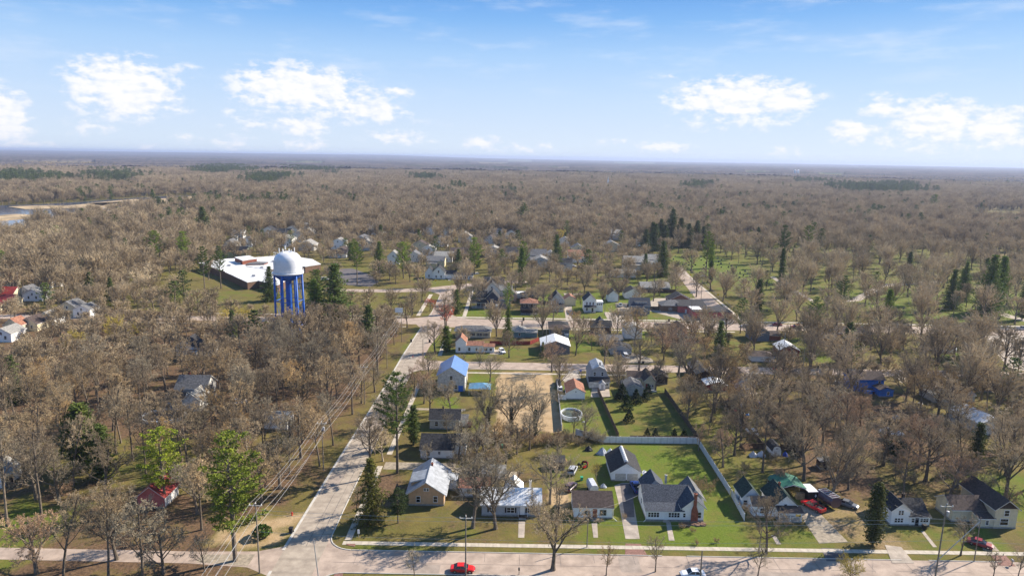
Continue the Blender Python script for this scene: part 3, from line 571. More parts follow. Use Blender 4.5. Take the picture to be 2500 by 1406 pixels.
a = MB(); a.prism([(.02, 4.72), (4.88, 4.72), (2.45, 6.55)], -.05, -.005, 'Y'); a.build('gable_panel', 'dark_brown', b.root)
b.box(7.5, 6.0, 2.9, 'x', 1.9, 'cream_siding', 'shingle_brown', ox=-7.5, oy=2.6, ov=.3); b.box(3.2, 2.6, 2.2, 'shedS', .5, 'cream_siding', 'shingle_brown', ox=-3.2, oy=.1, ov=.3).win('S', 1.8, .8, .6, 1.0)
# -- back yards of the front row
b = Bld('shed', 'small white barn-shaped garden shed with white double doors', 70.9, 172.8, 'shed')
b.box(2.4, 4.4, 1.75, 'gamb', 1.25, W, 'shingle_dark', ov=.15, trim='dark_brown').door('S', 1.2, 1.5, 1.75, 'trim_white', .05, 'double_door').win('S', 1.2, 2.05, .55, .3, 2)
b = Bld('shed', 'brown flat-topped yard shed beside the parked grey car', 11.2, 162.4, 'shed'); b.box(3.0, 2.8, 2.0, 'shedS', .5, 'brown_brick', 'shingle_dark', ov=.2, trim='dark_brown').door('S', 1.5, .9, 1.7, 'dark_brown', .02)
b = Bld('garage', 'low rusty-roofed outbuilding behind the tan bungalow', -11.4, 147.6, 'garage'); b.box(7.2, 5.0, 2.3, 'x', 1.3, 'aged_white', 'shingle_rust', ov=.3).win('S', 2, .9, .8, .9)
b = Bld('shed', 'grey lean-to roof between bungalow and rusty outbuilding', -6.5, 156.4, 'shed'); b.box(5.5, 4.0, 2.0, 'x', .9, 'aged_white', 'shingle_light', ov=.3)
b = Bld('shed', 'dark weathered wooden hut among the trees in the right-hand yards', 80.6, 165.3, 'shed'); b.box(2.7, 2.5, 1.9, 'shedW', .5, 'fence_wood', 'shingle_grey', ov=.15, trim='dark_brown').door('S', 1.3, .8, 1.6, 'dark_brown', .02)
# green carport
ct = thing('carport', 'open carport with green metal roof beside the white cottage', 'carport', (63.3, 148.9, 0)); w_, d_ = 7.0, 6.6
a = MB(); prof = [(-.1, 2.0), (.25, 2.75), (3.5, 3.75), (6.75, 2.75), (7.1, 2.0)]; a.prism(prof+[(p[0], p[1]+.08) for p in prof[::-1]], 0, d_, 'Y'); a.build('roof', 'metal_green_roof', ct)
a = MB(); a.prism([(p[0], p[1]-.14) for p in prof]+[(p[0], p[1]-.005) for p in prof[::-1]], -.03, .12, 'Y'); a.build('trim', 'trim_white', ct)
for x in (0, 6.93):
    for y in (.1, 2.2, 4.4, 6.4): a = MB(); a.box(x, y, 0, x+.08, y+.08, 2.3); a.build('post', 'steel_galvanised', ct)
a = MB(); a.box(.05, 6.45, 0, 6.95, 6.52, 2.6); a.build('back_wall', 'dark_brown', ct); a = MB(); a.box(4.6, .2, 0, 6.6, 1.0, 1.5); a.build('plywood_panel', 'fence_tan', ct)
FOOT.append((63, 71, 148, 156))
# -- west side
b = Bld('garage', 'small garage with bright red metal roof under the pines', -82.6, 140.2, 'garage'); b.box(6.0, 6.4, 2.7, 'y', 2.4, 'pink_block', 'metal_red_roof', ov=.4)
a = MB(); a.box(6.002, .1, .3, 6.03, 6.3, 2.7); a.build('white_cladding', W, b.root)
b = Bld('garage', 'white garage cut by the left edge of the photo', -125.5, 147.8, 'garage'); b.box(7.0, 6.5, 3.0, 'y', 2.2, W, 'shingle_light', ov=.3).door('E', 2.5, 2.4, 2.1, 'shingle_brown', .05, 'garage_door')
b = Bld('house', 'large grey gabled house with white east gables in the western woods', -108.5, 199.0)
b.box(9.5, 8.0, 5.0, 'x', 3.0, 'aged_white', 'shingle_grey', ox=3, oy=6, ov=.4).wins([('E', 2.5, 1, .9, 1.3), ('E', 5.5, 1, .9, 1.3), ('E', 4, 3.8, .9, 1.3), ('S', 2, 3.5, .9, 1.2)])
b.box(5.5, 7.5, 3.4, 'y', 2.4, 'aged_white', 'shingle_light', ox=8.0, oy=-.5, ov=.4).win('E', 3, 1, .9, 1.2); b.box(5.5, 5.0, 3.0, 'x', 1.8, 'slate_siding', 'shingle_dark', ox=2.2, oy=.8, ov=.3).win('S', 1.4, 1, 1.6, 1, 3)
b.box(3.5, 4.0, 4.8, 'hip', 1.5, 'aged_white', 'shingle_light', ox=3.6, oy=10.5, ov=.3); b.chimney(4.6, 12.5, 6.5, 1.6, .6)
b = Bld('house', 'dark-roofed white house screened by trees below the far cross street', -130.0, 255.5); b.box(6.5, 9, 4.0, 'y', 2.6, W, 'shingle_dark', ov=.3).win('E', 3, 1, .9, 1.3); b.box(6.5, 7.5, 3.4, 'x', 2.2, W, 'shingle_dark', ox=6.5, oy=1, ov=.3).win('E', 3, 1, .9, 1.3); b.box(3.4, 2.6, 2.6, 'flat', .2, 'dark_grey_siding', 'shingle_dark', ox=5.2, oy=-2.2)
b = Bld('shed', 'grey-roofed shed with bright white end wall in the western woods', -71.0, 185.3, 'shed'); b.box(7.0, 6.0, 3.2, 'x', 1.2, W, 'shingle_light', ov=.3).win('E', 4.4, 1.0, .8, 1.3).door('E', 1.6, .9, 1.9, 'dark_grey_siding', .1)
# -- behind the corner
b = Bld('house', 'dark-roofed white house with tall white wing behind the gravel drive', -23.3, 167.9)
b.box(8.7, 8.6, 2.5, 'x', 2.6, W, 'shingle_dark', ov=.3).wins([('S', 2.0, .9, .7, 1.2, dict(frame='trim_aged')), ('S', 4.9, 1.3, .5, .7)]); b.box(3.0, 6.4, 3.0, 'x', 1.6, W, 'shingle_grey', ox=8.7, oy=2.4, ov=.3).win('E', 3, 1, .8, 1.3)
b.steps(1.2, 0, 1.2, 2)
b = Bld('house', 'grey-fronted house with charcoal roof and small white annex', -23.3, 187.7)
b.box(8.7, 6.4, 3.0, 'x', 1.9, 'trim_aged', 'shingle_dark', ov=.3).wins([('S', 2.0, 1, .9, 1.3), ('S', 4.4, 1, .9, 1.3), ('S', 6.6, 1.6, .7, .5), ('E', 2, 1, .8, 1.2)]); b.box(2.2, 3.6, 2.3, 'x', .8, W, 'shingle_grey', ox=8.7, oy=2.0, ov=.2).win('E', 2, 1, .6, .8)
a = MB(); a.box(10.9, 1.6, 0, 12.0, 3.8, .9); a.build('deck', 'barn_red', b.root); b.chimney(3.6, 3.4, 4.7, .8, .4, 'dark_brown')
b = Bld('house', 'tall house with bright blue metal roof and white east wall', -24.6, 220.4); b.box(9.2, 13.5, 5.6, 'y', 2.9, 'aged_white', 'metal_blue_roof', ov=.45).wins([('S', 2.5, 1, .9, 1.3), ('S', 6.2, 1, .9, 1.3), ('S', 4.6, 4.2, .9, 1.3), ('E', 3, 1, .9, 1.3), ('E', 9, 1, .9, 1.3), ('E', 6, 3.6, .9, 1.3)])  # duller white on all walls puts the front's shade into the colour
b.door('S', 7.8, 1.6, 2.0, 'blue_siding', .1)
gz = thing('canopy_tent', 'pale blue pavilion roof beside the blue-roofed house', 'canopy', (-14.0, 217.2, 0)); a = MB(); a.add([(0, 0, 2.2), (7.4, -.3, 2.2), (7.4, 5.6, 2.2), (0, 5.6, 2.2), (3.0, 2.8, 3.5), (4.6, 2.8, 3.5)], [(0, 1, 5, 4), (1, 2, 5), (2, 3, 4, 5), (3, 0, 4)]); a.add([(0, 0, 2.1), (7.4, -.3, 2.1), (7.4, 5.6, 2.1), (0, 5.6, 2.1), (3.0, 2.8, 3.4), (4.6, 2.8, 3.4)], [(4, 5, 1, 0), (5, 2, 1), (5, 4, 3, 2), (4, 0, 3)]); a.build('roof', 'canopy_blue', gz)
for x, y in ((.2, .1), (7.1, 0), (7.1, 5.3), (.2, 5.3)): a = MB(); a.box(x-.06, y-.06, 0, x+.06, y+.06, 2.25); a.build('post', 'trim_white', gz)
FOOT.append((-14, -6, 217, 223))
b = Bld('house', 'grey gambrel-roofed house with low front wing', 27.4, 228.4)
b.box(6.6, 9.5, 3.5, 'gamb', 3.6, 'grey_siding', 'metal_grey_roof', ov=.35).wins([('S', 1.9, 3.8, .75, 1.3), ('S', 4.6, 3.8, .75, 1.3), ('W', 3, 1, .8, 1.2)]); b.box(7.0, 2.6, 2.3, 'shedS', .9, 'aged_white', 'shingle_dark', ox=-.1, oy=-2.6, ov=.25).win('S', 5.9, 1, 1.1, .9, 2)
b.box(2.0, 1.6, 2.1, 'y', .9, W, 'metal_grey_roof', ox=3.2, oy=-4.2, ov=.2).door('S', 1.0, .8, 1.8, 'grey_siding', .1); b.chimney(3.9, 2.0, 6.9, .9, .4, 'dark_brown')
b = Bld('garage', 'white garage with half rust-coloured roof beside the above-ground pool', 18.6, 214.5, 'garage'); b.box(6.0, 9.4, 2.3, 'y', 1.7, W, 'shingle_rust', ov=.3).win('S', 3, 2.5, .4, .4).door('W', 3, .9, 1.9, 'trim_aged', .05)
b = Bld('house', 'cream cottage with brown roof and red door south of the middle street', 46.2, 225.6); b.box(3.9, 8.2, 3.2, 'y', 1.9, 'cream_siding', 'shingle_brown', ov=.35).wins([('S', 2.1, 1.0, .6, .7), ('S', 2.9, 1.0, .6, .7), ('E', 3, 1, .9, 1.2)]).door('S', .9, .8, 2, 'barn_red', .1)
b.box(5.2, 5.4, 3.0, 'x', 1.6, 'cream_siding', 'shingle_brown', ox=-5.0, oy=3.5, ov=.3); a = MB(); a.box(.6, -2.8, 0, 3.8, -.02, .4); a.build('deck', 'trim_aged', b.root)
b = Bld('garage', 'olive garage with grey roof half hidden by dark spruces', 38.4, 218.8, 'garage'); b.box(6.2, 7.6, 2.7, 'y', 1.4, 'trim_aged', 'shingle_grey', ov=.3)
b = Bld('shed', 'dark brown shed roof beside the two bare yard trees', 50.8, 231.5, 'shed'); b.box(4.8, 6.5, 2.6, 'y', 1.5, 'dark_brown', 'shingle_brown', ov=.3)
b = Bld('house', 'long white house with brown roof and stepped white side wall', 78.6, 226.5); b.box(6.8, 12.5, 2.9, 'y', 1.7, W, 'shingle_brown', ov=.3).wins([('W', 3, 1, .8, 1.1), ('W', 7, 1, .8, 1.1), ('S', 3.4, 1, .9, 1.1)]); b.box(4.0, 4.0, 2.2, 'y', 1.0, 'aged_white', 'shingle_light', ox=6.8, oy=6, ov=.3)
b = Bld('garage', 'red shed with pale ribbed roof behind the fenced lawns', 67.6, 224.9, 'shed'); b.box(7.0, 6.0, 2.2, 'y', 1.0, 'barn_red', 'metal_white_roof', ov=.3)
b = Bld('garage', 'tall dark shed with white side edge near the middle street', 66.5, 234.0, 'shed'); b.box(5.6, 13.0, 3.4, 'y', 1.2, 'dark_brown', 'shingle_dark', ov=.3)
b = Bld('house', 'bright blue two-storey house with low blue rear wing', 118.6, 223.4)
b.box(10.8, 6.5, 4.6, 'x', 1.9, 'blue_siding', 'shingle_brown', oy=3.2, ov=.4, trim='blue_siding').wins([('S', 9.2, 3.0, .7, 1.1), ('S', 1.6, 2.8, .7, 1.0), ('W', 3, 1, .8, 1.2)]); b.box(4.8, 4.6, 2.4, 'y', .8, 'blue_siding', 'shingle_brown', ox=6.9, oy=-1.6, ov=.2, trim='blue_siding').win('S', 3.0, .8, .7, 1.1); b.box(3.4, 2.6, 1.3, 'flat', .1, 'blue_siding', 'shingle_brown', ox=3.4, oy=.6, trim='blue_siding').door('S', 2.8, .8, 1.1, 'dark_brown', .05)
b = Bld('shed', 'grey shed with low roof left of the blue house', 107.0, 218.5, 'shed'); b.box(5.4, 3.6, 2.2, 'y', .9, 'slate_siding', 'shingle_brown', ov=.3)
b = Bld('house', 'brown-roofed house behind the two thick-trunked trees', 165.0, 229.0); b.box(12.5, 8.5, 2.9, 'x', 2.2, 'brown_brick', 'shingle_brown', ov=.4).wins([('S', 3, 1, 1.2, 1.1), ('S', 8.5, 1, 1.2, 1.1)])
b = Bld('house', 'grey ranch house with light gable window band', 141.0, 217.0); b.box(9.5, 8.0, 2.8, 'y', 1.8, 'trim_aged', 'shingle_light', ov=.4).win('S', 5.5, 1.2, 1.8, .9, 4); b.box(5.0, 6.0, 2.4, 'x', 1.0, 'trim_aged', 'shingle_light', ox=9.5, oy=1, ov=.3)
b = Bld('barn', 'big pale barn roof among dark trees at the right', 138.0, 189.5, 'barn', rz=R_(8)); b.box(8.5, 12.0, 3.6, 'y', 1.9, 'aged_white', 'metal_white_roof', ov=.3)
# -- between middle and far streets
b = Bld('house', 'white farmhouse with salmon-red roof and long low wing', -22.4, 266.5)
b.box(4.2, 6.4, 4.6, 'y', 2.0, W, 'shingle_rust', ov=.3).wins([('S', 1.5, 1, .8, 1.3), ('E', 4, 3.2, .6, .9), ('W', 3, 1, .8, 1.2)]); b.box(6.8, 5.2, 3.0, 'x', 1.1, W, 'shingle_rust', ox=4.2, oy=.6, ov=.3).wins([('S', 1.3, .9, .8, 1.3), ('S', 4.2, .9, .6, 1.2)]); b.box(4.6, 4.0, 2.5, 'x', .8, W, 'shingle_rust', ox=11.0, oy=1.0, ov=.3).wins([('S', 1.2, .9, 1.2, 1.0, 2), ('S', 3.2, .9, 1.0, 1.0)])
b = Bld('house', 'cream ranch house with grey hip roof and dark shutters', -24.5, 290.5); b.box(15.3, 7.0, 3.0, 'hip', 1.7, 'cream_siding', 'shingle_grey', ov=.6).wins([('S', 3.0, 1, .8, 1.2, 1, dict(shut='black_shutter')), ('S', 7.6, 1, .8, 1.2, 1, dict(shut='black_shutter')), ('S', 10.6, .9, 1.4, 1.3, 2, dict(shut='black_shutter')), ('S', 13.4, .9, 1.2, 1.3, 2, dict(shut='black_shutter')), ('E', 3, 1, .9, 1.1)])
b = Bld('house', 'small teal house with light grey hip roof', 0.6, 291.5); b.box(5.6, 8.0, 2.8, 'hip', 1.7, 'teal_siding', 'shingle_light', ov=.5).win('S', 3.0, 1, .8, 1.2); b.box(5.2, 4.4, 2.3, 'x', .9, 'teal_siding', 'shingle_light', ox=5.6, oy=1.0, ov=.3); b.chimney(4.2, 8.4, 3.0, 2.2, .5, 'dark_brown')
b = Bld('house', 'dark grey two-storey house with stacked porch roofs', 17.2, 294.8); b.box(8.6, 6.5, 3.4, 'hip', 1.4, 'dark_grey_siding', 'shingle_brown', ov=.6).win('S', 6.2, 1.2, .6, .9); b.box(8.4, 7.0, 3.4, 'hip', 1.5, 'brown_brick', 'shingle_dark', ox=.1, oy=6.5, ov=.5); b.box(1.6, 1.0, 1.2, 'flat', .1, W, 'trim_white', ox=6.6, oy=-1.1)
b = Bld('garage', 'long grey pole barn with bright metal roof slope', 12.3, 267.0, 'barn'); b.box(11.5, 11.5, 3.5, 'y', 2.0, 'dark_grey_siding', 'metal_white_roof', ov=.35).door('S', 3, 2.6, 2.4, 'dark_grey_siding', .05, 'garage_door')
b = Bld('house', 'dark cottage with charcoal roof and wide front window', 36.4, 305.5-4); b.box(9.0, 6.0, 3.3, 'x', 2.0, 'brown_brick', 'shingle_dark', ov=.4).win('S', 4.6, .9, 2.4, 1.3, 3); b.box(3.4, 4.0, 1.6, 'y', 1.6, W, 'shingle_dark', ox=2.8, oy=3.0, z0=3.2, ov=.3, foot=False)
b = Bld('house', 'low dark-roofed house behind the fenced lawn of the charcoal cottage', 38.0, 282.0); b.box(9.5, 6.0, 2.5, 'x', 1.3, 'dark_grey_siding', 'shingle_grey', ov=.4)
b = Bld('garage', 'grey garage with wide gable and parked white van in front', 40.5, 267.8, 'garage'); b.box(8.5, 7.0, 2.5, 'y', 1.3, 'grey_siding', 'shingle_dark', ov=.4).door('S', 3, 3.8, 2.0, 'slate_siding', .05, 'garage_door')
b = Bld('house', 'pale windowless white block behind budding trees', 50.2, 292.6); b.box(7.6, 8.0, 4.8, 'y', 1.5, W, 'shingle_light', ov=.3)
b = Bld('house', 'blue-grey gabled house with two white-framed windows', 66.8, 297.5); b.box(6.0, 8.5, 3.6, 'y', 1.9, 'slate_siding', 'shingle_dark', ox=6.2, ov=.35, trim='trim_white').wins([('S', 1.7, 1.3, .8, 1.3), ('S', 4.4, 1.3, .8, 1.3), ('E', 3, 1, .8, 1.2)]); b.box(7.4, 5.5, 3.0, 'x', 1.8, 'slate_siding', 'shingle_brown', ox=-1.2, oy=3, ov=.3); b.box(3.0, 3.0, 2.2, 'flat', .2, 'slate_siding', 'dark_brown', ox=7, oy=-3.0)
b = Bld('garage', 'small gabled shed with white trim below the blue-grey house', 67.2, 292.0, 'shed'); b.box(4.2, 3.8, 2.2, 'y', 1.1, 'fence_wood', 'shingle_brown', ov=.25)
b = Bld('garage', 'dark red barn with pale roof and white garage doors', 109.2, 268.6, 'barn', rz=R_(-6)); b.box(8.0, 9.0, 2.9, 'y', 2.0, 'barn_red', 'metal_white_roof', ov=.35).door('S', 2.2, 2.6, 2.1, 'trim_aged', .05, 'garage_door').door('S', 5.8, 2.6, 2.1, 'trim_aged', .05, 'garage_door')
b = Bld('garage', 'white garage with brown hip roof near the dark red barn', 95.5, 260.8, 'garage'); b.box(9.0, 6.5, 2.3, 'hip', 1.4, W, 'shingle_brown', ov=.4).win('S', 6.2, 1, 1.6, .7, 3)
b = Bld('house', 'mauve house with brown roof behind a bare tree by the far street', 106.5, 292.5); b.box(7.5, 9.0, 4.2, 'y', 1.8, 'slate_siding', 'shingle_brown', ov=.4).win('S', 3.5, 2.6, .8, 1.2); b.box(5.5, 6.0, 2.6, 'x', 1.2, 'red_brick', 'shingle_brown', ox=7.5, oy=1, ov=.3)
b = Bld('house', 'long red brick house beside the far street', 141.0, 298.0); b.box(21.0, 9.0, 3.0, 'x', 2.2, 'red_brick', 'shingle_brown', ov=.5).wins([('S', 4, 1, 1.2, 1.1), ('S', 9, 1, 1.2, 1.1), ('S', 15, 1, 1.2, 1.1), ('S', 18.5, 1, 1.2, 1.1)]); b.box(8, 7, 2.7, 'x', 1.6, 'brown_brick', 'shingle_brown', ox=-6, oy=-8, ov=.4)
# -- north of the far street
b = Bld('house', 'navy blue two-storey house with white trim and wraparound porch', -16.8, 350.5)
b.box(6.4, 7.5, 5.9, 'y', 3.3, 'navy_siding', 'shingle_dark', ox=3.4, oy=0, ov=.45).wins([('S', 3.2, 3.6, .9, 1.5), ('S', 1.4, 1.2, .8, 1.6), ('E', 3, 1, .9, 1.4)]); b.box(5.0, 5.6, 5.2, 'x', 3.0, 'navy_siding', 'shingle_dark', ox=-1.6, oy=1.6, ov=.35).win('S', 2.6, 3.9, .6, .7)
b.porch(-4.6, 3.3, -.6, 1.5, 3.0, 1.1, 4); a = MB(); a.box(8.2, -1.6, 0, 10.0, -.03, 2.4); a.build('bay', 'trim_white', b.root); b.box(6.4, 6.0, 4.6, 'x', .8, 'dark_grey_siding', 'shingle_brown', ox=9.8, oy=.8, ov=.2)
b = Bld('house', 'white-gabled house with dark roof behind the navy house', -15.6, 379.0); b.box(8.5, 10.0, 4.6, 'y', 4.0, W, 'shingle_dark', ov=.6).win('S', 4.2, 5.2, .8, 1.0); b.box(7.0, 7.0, 4.0, 'x', 2.0, 'aged_white', 'shingle_light', ox=8.5, oy=2, ov=.4)
b = Bld('house', 'grey house with dark cross-gabled roof two lots behind the navy house', -17.0, 402.0); b.box(12.0, 9.0, 4.2, 'x', 2.8, 'aged_white', 'shingle_dark', ov=.5); b.box(5.0, 5.0, 4.0, 'y', 3.4, 'aged_white', 'shingle_light', ox=1.5, oy=-3.0, ov=.5)
b = Bld('shed', 'tiny pale blue gabled shed behind the tall roadside spruce', 7.6-10.6, 371.0, 'shed'); b.box(5.4, 6.5, 3.6, 'y', 2.0, 'grey_siding', 'shingle_grey', ov=.4)
b = Bld('garage', 'dark hip-roofed garage with white door', 5.0, 366.5, 'garage'); b.box(9.4, 9.5, 3.4, 'hip', 2.4, 'dark_brown', 'shingle_dark', ov=.6).door('S', 2.6, 3.2, 2.4, 'trim_white', .05, 'garage_door'); b.box(7.5, 6.0, 3.0, 'flat', .2, W, 'membrane_white', ox=-4.5, oy=10)
b = Bld('house', 'dark two-storey house with orange-brown hip roof', 4.8, 339.5); b.box(8.2, 8.5, 5.4, 'hip', 1.9, 'dark_brown', 'shingle_rust', ov=.6).wins([('S', 1.6, 3.6, 1.0, 1.4, 1, 'trim_aged'), ('S', 4.1, 3.6, 1.0, 1.4, 1, 'trim_aged'), ('S', 6.6, 3.6, 1.0, 1.4, 1, 'trim_aged')]); b.porch(-.2, 8.4, -2.4, -.03, 2.6, .5, 4, 'shingle_brown', 'dark_brown', False)
b = Bld('house', 'cream two-storey house with steep dark roof and bay porch', 19.6, 347.5); b.box(7.6, 9.5, 5.2, 'y', 4.0, 'aged_white', 'shingle_dark', ov=.5).wins([('S', 2.4, 3.1, .5, 1.3), ('S', 5.6, 3.1, .5, 1.3)]); b.box(7.0, 3.0, 3.0, 'shedS', .8, 'trim_aged', 'shingle_dark', ox=.2, oy=-3.0, ov=.3).wins([('S', 1.4, 1, .8, 1.2), ('S', 3.4, 1, .8, 1.2), ('S', 5.5, 1, .8, 1.2)]); b.box(3.6, 4.0, 4.4, 'y', 3.2, 'aged_white', 'shingle_dark', ox=.2, oy=-1.2, ov=.4, foot=False)
b = Bld('garage', 'peach garage with salmon roof beside the cream two-storey house', 28.5, 361.0, 'garage'); b.box(6.0, 7.5, 3.4, 'y', 1.9, 'cream_siding', 'shingle_rust', ov=.4).door('S', 3.6, 3.4, 2.4, 'cream_siding', .05, 'garage_door')
b = Bld('house', 'white two-storey house with columned front porch and annex', 37.5, 345.0); b.box(5.9, 8.5, 6.3, 'y', 2.8, W, 'shingle_dark', ov=.5).wins([('S', 1.3, 3.9, .7, 1.5), ('S', 2.95, 3.9, .7, 1.5), ('S', 4.6, 3.9, .7, 1.5), ('S', 1.4, 1.0, .8, 1.5), ('W', 3, 1, .8, 1.4)]); b.door('S', 4.3, .9, 2.1, 'glass_dark', .4); b.porch(.1, 5.8, -1.9, -.02, 3.0, .6, 3, rail=False)
b.box(3.9, 5.0, 5.2, 'flat', .2, W, 'membrane_white', ox=5.9, oy=1.2).wins([('S', 1.0, 3.7, .7, .9), ('S', 2.0, 3.7, .7, .9), ('S', 3.0, 3.7, .7, .9)])
b = Bld('garage', 'small white gabled garage behind the white two-storey house', 53.5, 372.0, 'garage'); b.box(5.6, 8.5, 4.0, 'y', 2.4, W, 'shingle_dark', ov=.4).door('S', 2.8, 2.4, 2.4, 'trim_white', .05, 'garage_door')
b = Bld('garage', 'white two-door garage at the end of the gravel drive', 64.5, 382.0, 'garage'); b.box(9.2, 9.5, 3.4, 'y', 2.4, W, 'shingle_dark', ov=.5).door('S', 2.5, 3.4, 2.5, 'trim_white', .05, 'garage_door').door('S', 6.6, 3.4, 2.5, 'trim_white', .05, 'garage_door')
b = Bld('house', 'slate blue house with long dormer and gabled porch', 61.3, 342.5); b.box(9.6, 7.5, 4.6, 'x', 3.2, 'slate_siding', 'shingle_slate', ov=.45).wins([('S', 1.2, 1, .8, 1.4), ('S', 8.2, 1, .8, 1.4), ('W', 3, 1, .8, 1.4)]); b.box(6.0, 3.5, 1.7, 'shedS', .5, 'slate_siding', 'shingle_dark', ox=2.0, oy=.7, z0=4.5, ov=.25, foot=False).wins([('S', 1.5, .5, .8, .9), ('S', 3.2, .5, .8, .9), ('S', 4.8, .5, .8, .9)]); b.box(4.6, 2.6, 2.6, 'y', 1.6, 'slate_siding', 'shingle_slate', ox=3.4, oy=-2.6, ov=.4).win('S', 2.3, .9, 1.8, 1.2, 3)
b = Bld('house', 'brick bungalow with dark hip roof beside the red block building', 86.0-7.5, 349.0); b.box(11.5, 9.0, 3.4, 'hip', 2.2, 'brown_brick', 'shingle_grey', ov=.5).win('S', 4.5, 1, 1.4, 1.3, 2)
b = Bld('garage', 'grey-roofed building at the rear of the side yard lot', 86.0, 365.0, 'garage'); b.box(12.0, 9.0, 3.2, 'y', 3.0, 'brown_brick', 'shingle_dark', ov=.4)
# red block store
b = Bld('store', 'red block building with black flat roof and pale patch', 91.0, 333.6, 'building'); b.box(19.5, 13.5, 3.6, 'flat', .2, 'pink_block', 'shingle_dark', ov=.2, trim='dark_brown'); b.box(14.5, 9.5, 3.7, 'shedS', 1.4, 'pink_block', 'shingle_dark', ox=-4.5, oy=12.8, ov=.3, trim='dark_brown')
a = MB(); a.box(.6, 5.0, 3.86, 6.0, 12.6, 3.9); a.build('roof_patch', 'membrane_white', b.root); b.win('S', 8, .6, 2.4, 1.4, 3); b.door('S', 4, 1, 2.1, 'trim_white', .05)
b = Bld('house', 'blue-grey house with low light roof behind the side yard', 77.5, 402.0)
b.box(17.0, 10.5, 3.0, 'x', 2.4, 'slate_siding', 'shingle_light', ov=.5).wins([('S', 9, 1, 1.0, 1.2), ('S', 13.5, 1, 1.0, 1.2)])
b = Bld('house', 'low white ranch house behind the tall garden fence', 66.0, 452.0); b.box(17.0, 9.0, 2.8, 'x', 2.0, W, 'shingle_light', ov=.5)
b = Bld('house', 'white cross-gabled farmhouse at the far street corner', -51.5, 434.5)
b.box(8.0, 8.0, 4.8, 'y', 3.6, W, 'shingle_dark', ov=.5).wins([('S', 4, 4.2, .9, 1.6), ('S', 2.4, 1, .8, 1.5), ('S', 5.6, 1, .8, 1.5)]); b.box(5.5, 7.0, 4.4, 'y', 3.0, W, 'shingle_dark', ox=-5.0, oy=1.5, ov=.4).win('S', 2.6, 1.2, .8, 1.4); b.box(7.0, 6.0, 3.2, 'x', 1.8, W, 'shingle_dark', ox=8, oy=2, ov=.4); b.box(12.5, 6.0, 2.8, 'shedS', .8, W, 'shingle_dark', ox=13.5, oy=0, ov=.3).wins([('S', 2, .7, 1.4, 1.4), ('S', 5, .7, 1.4, 1.4), ('S', 8, .7, 1.4, 1.4), ('S', 11, .7, 1.4, 1.4)])
b = Bld('house', 'pale green house with dark roof and red gable dormer behind the school', -228.0, 512.0); b.box(26.0, 10.0, 4.6, 'x', 3.4, 'green_siding', 'shingle_dark', ov=.6).wins([('S', 4, 1.4, 1.2, 1.6), ('S', 9, 1.4, 1.2, 1.6), ('S', 20, 1.4, 1.2, 1.6)]); b.box(7.0, 3.0, 4.4, 'y', 3.4, 'green_siding', 'shingle_dark', ox=11, oy=-2.0, ov=.4)
a = MB(); a.prism([(12.6, 5.0), (16.4, 5.0), (14.5, 7.0)], -2.06, -2.005, 'Y'); a.build('gable_panel', 'pink_block', b.root)
b = Bld('house', 'white house with dark red roof behind the school roof', -141.0, 520.0); b.box(13.0, 8.0, 3.4, 'x', 2.6, W, 'shingle_brown', ov=.5).wins([('S', 3, 1, 1.2, 1.2), ('S', 9, 1, 1.2, 1.2)])

# school
sc_root = thing('school', 'large low school with white flat roofs and brick walls behind the water tower', 'school', (at(545, 690)[0], at(545, 690)[1], 0)); ox_, oy_ = sc_root.location[:2]
def slab(poly, z0, z1, wall='brown_brick', roofm='membrane_white'):
    P = [(x-ox_, y-oy_) for x, y in poly]; c = (sum(p[0] for p in P)/len(P), sum(p[1] for p in P)/len(P))
    a = MB(); a.prism(P, z0, z1, 'Z'); w = a.build('wall', wall, sc_root)
    a = MB(); a.prism([(c[0]+(p[0]-c[0])*1.012, c[1]+(p[1]-c[1])*1.012) for p in P], z1+.005, z1+.35, 'Z'); a.build('roof', roofm, sc_root)
    FOOT.append((min(p[0] for p in poly), max(p[0] for p in poly), min(p[1] for p in poly), max(p[1] for p in poly)))
Zr = 4.2
def P_(pts, z=Zr): return [at(x, y, z) for x, y in pts]
slab(P_([(550, 665), (604, 690), (630, 686), (676, 697), (705, 682), (660, 662), (600, 652)]), -.05, 4.2)
slab(P_([(487, 644), (550, 664.5), (600, 651.5), (658, 661), (690, 648), (672, 627), (600, 632), (548, 634)]), -.05, 4.5)
slab(P_([(573, 629), (592, 637), (627, 632), (608, 625)], 7.5), 4.9, 7.5, 'red_brick')
slab(P_([(700, 652), (745, 652), (783, 646), (762, 634), (722, 628), (690, 634)]), -.05, 4.3)
slab(P_([(600, 646), (645, 645), (655, 641), (620, 639)], 5.4), 4.88, 5.4, 'red_brick', 'shingle_grey')
for px, py in [(585, 645), (640, 655), (668, 640), (560, 650), (620, 675), (655, 684), (715, 640)]:
    x, y = at(px, py, 4.6); a = MB(); a.box(-1.2, -.8, 0, 1.2, .8, 1.0); a.box(-.9, -.5, 1.0, .9, .5, 1.2); a.build('roof_unit', 'steel_galvanised', sc_root, (x-ox_, y-oy_, 4.58 if py < 664 else 4.56))

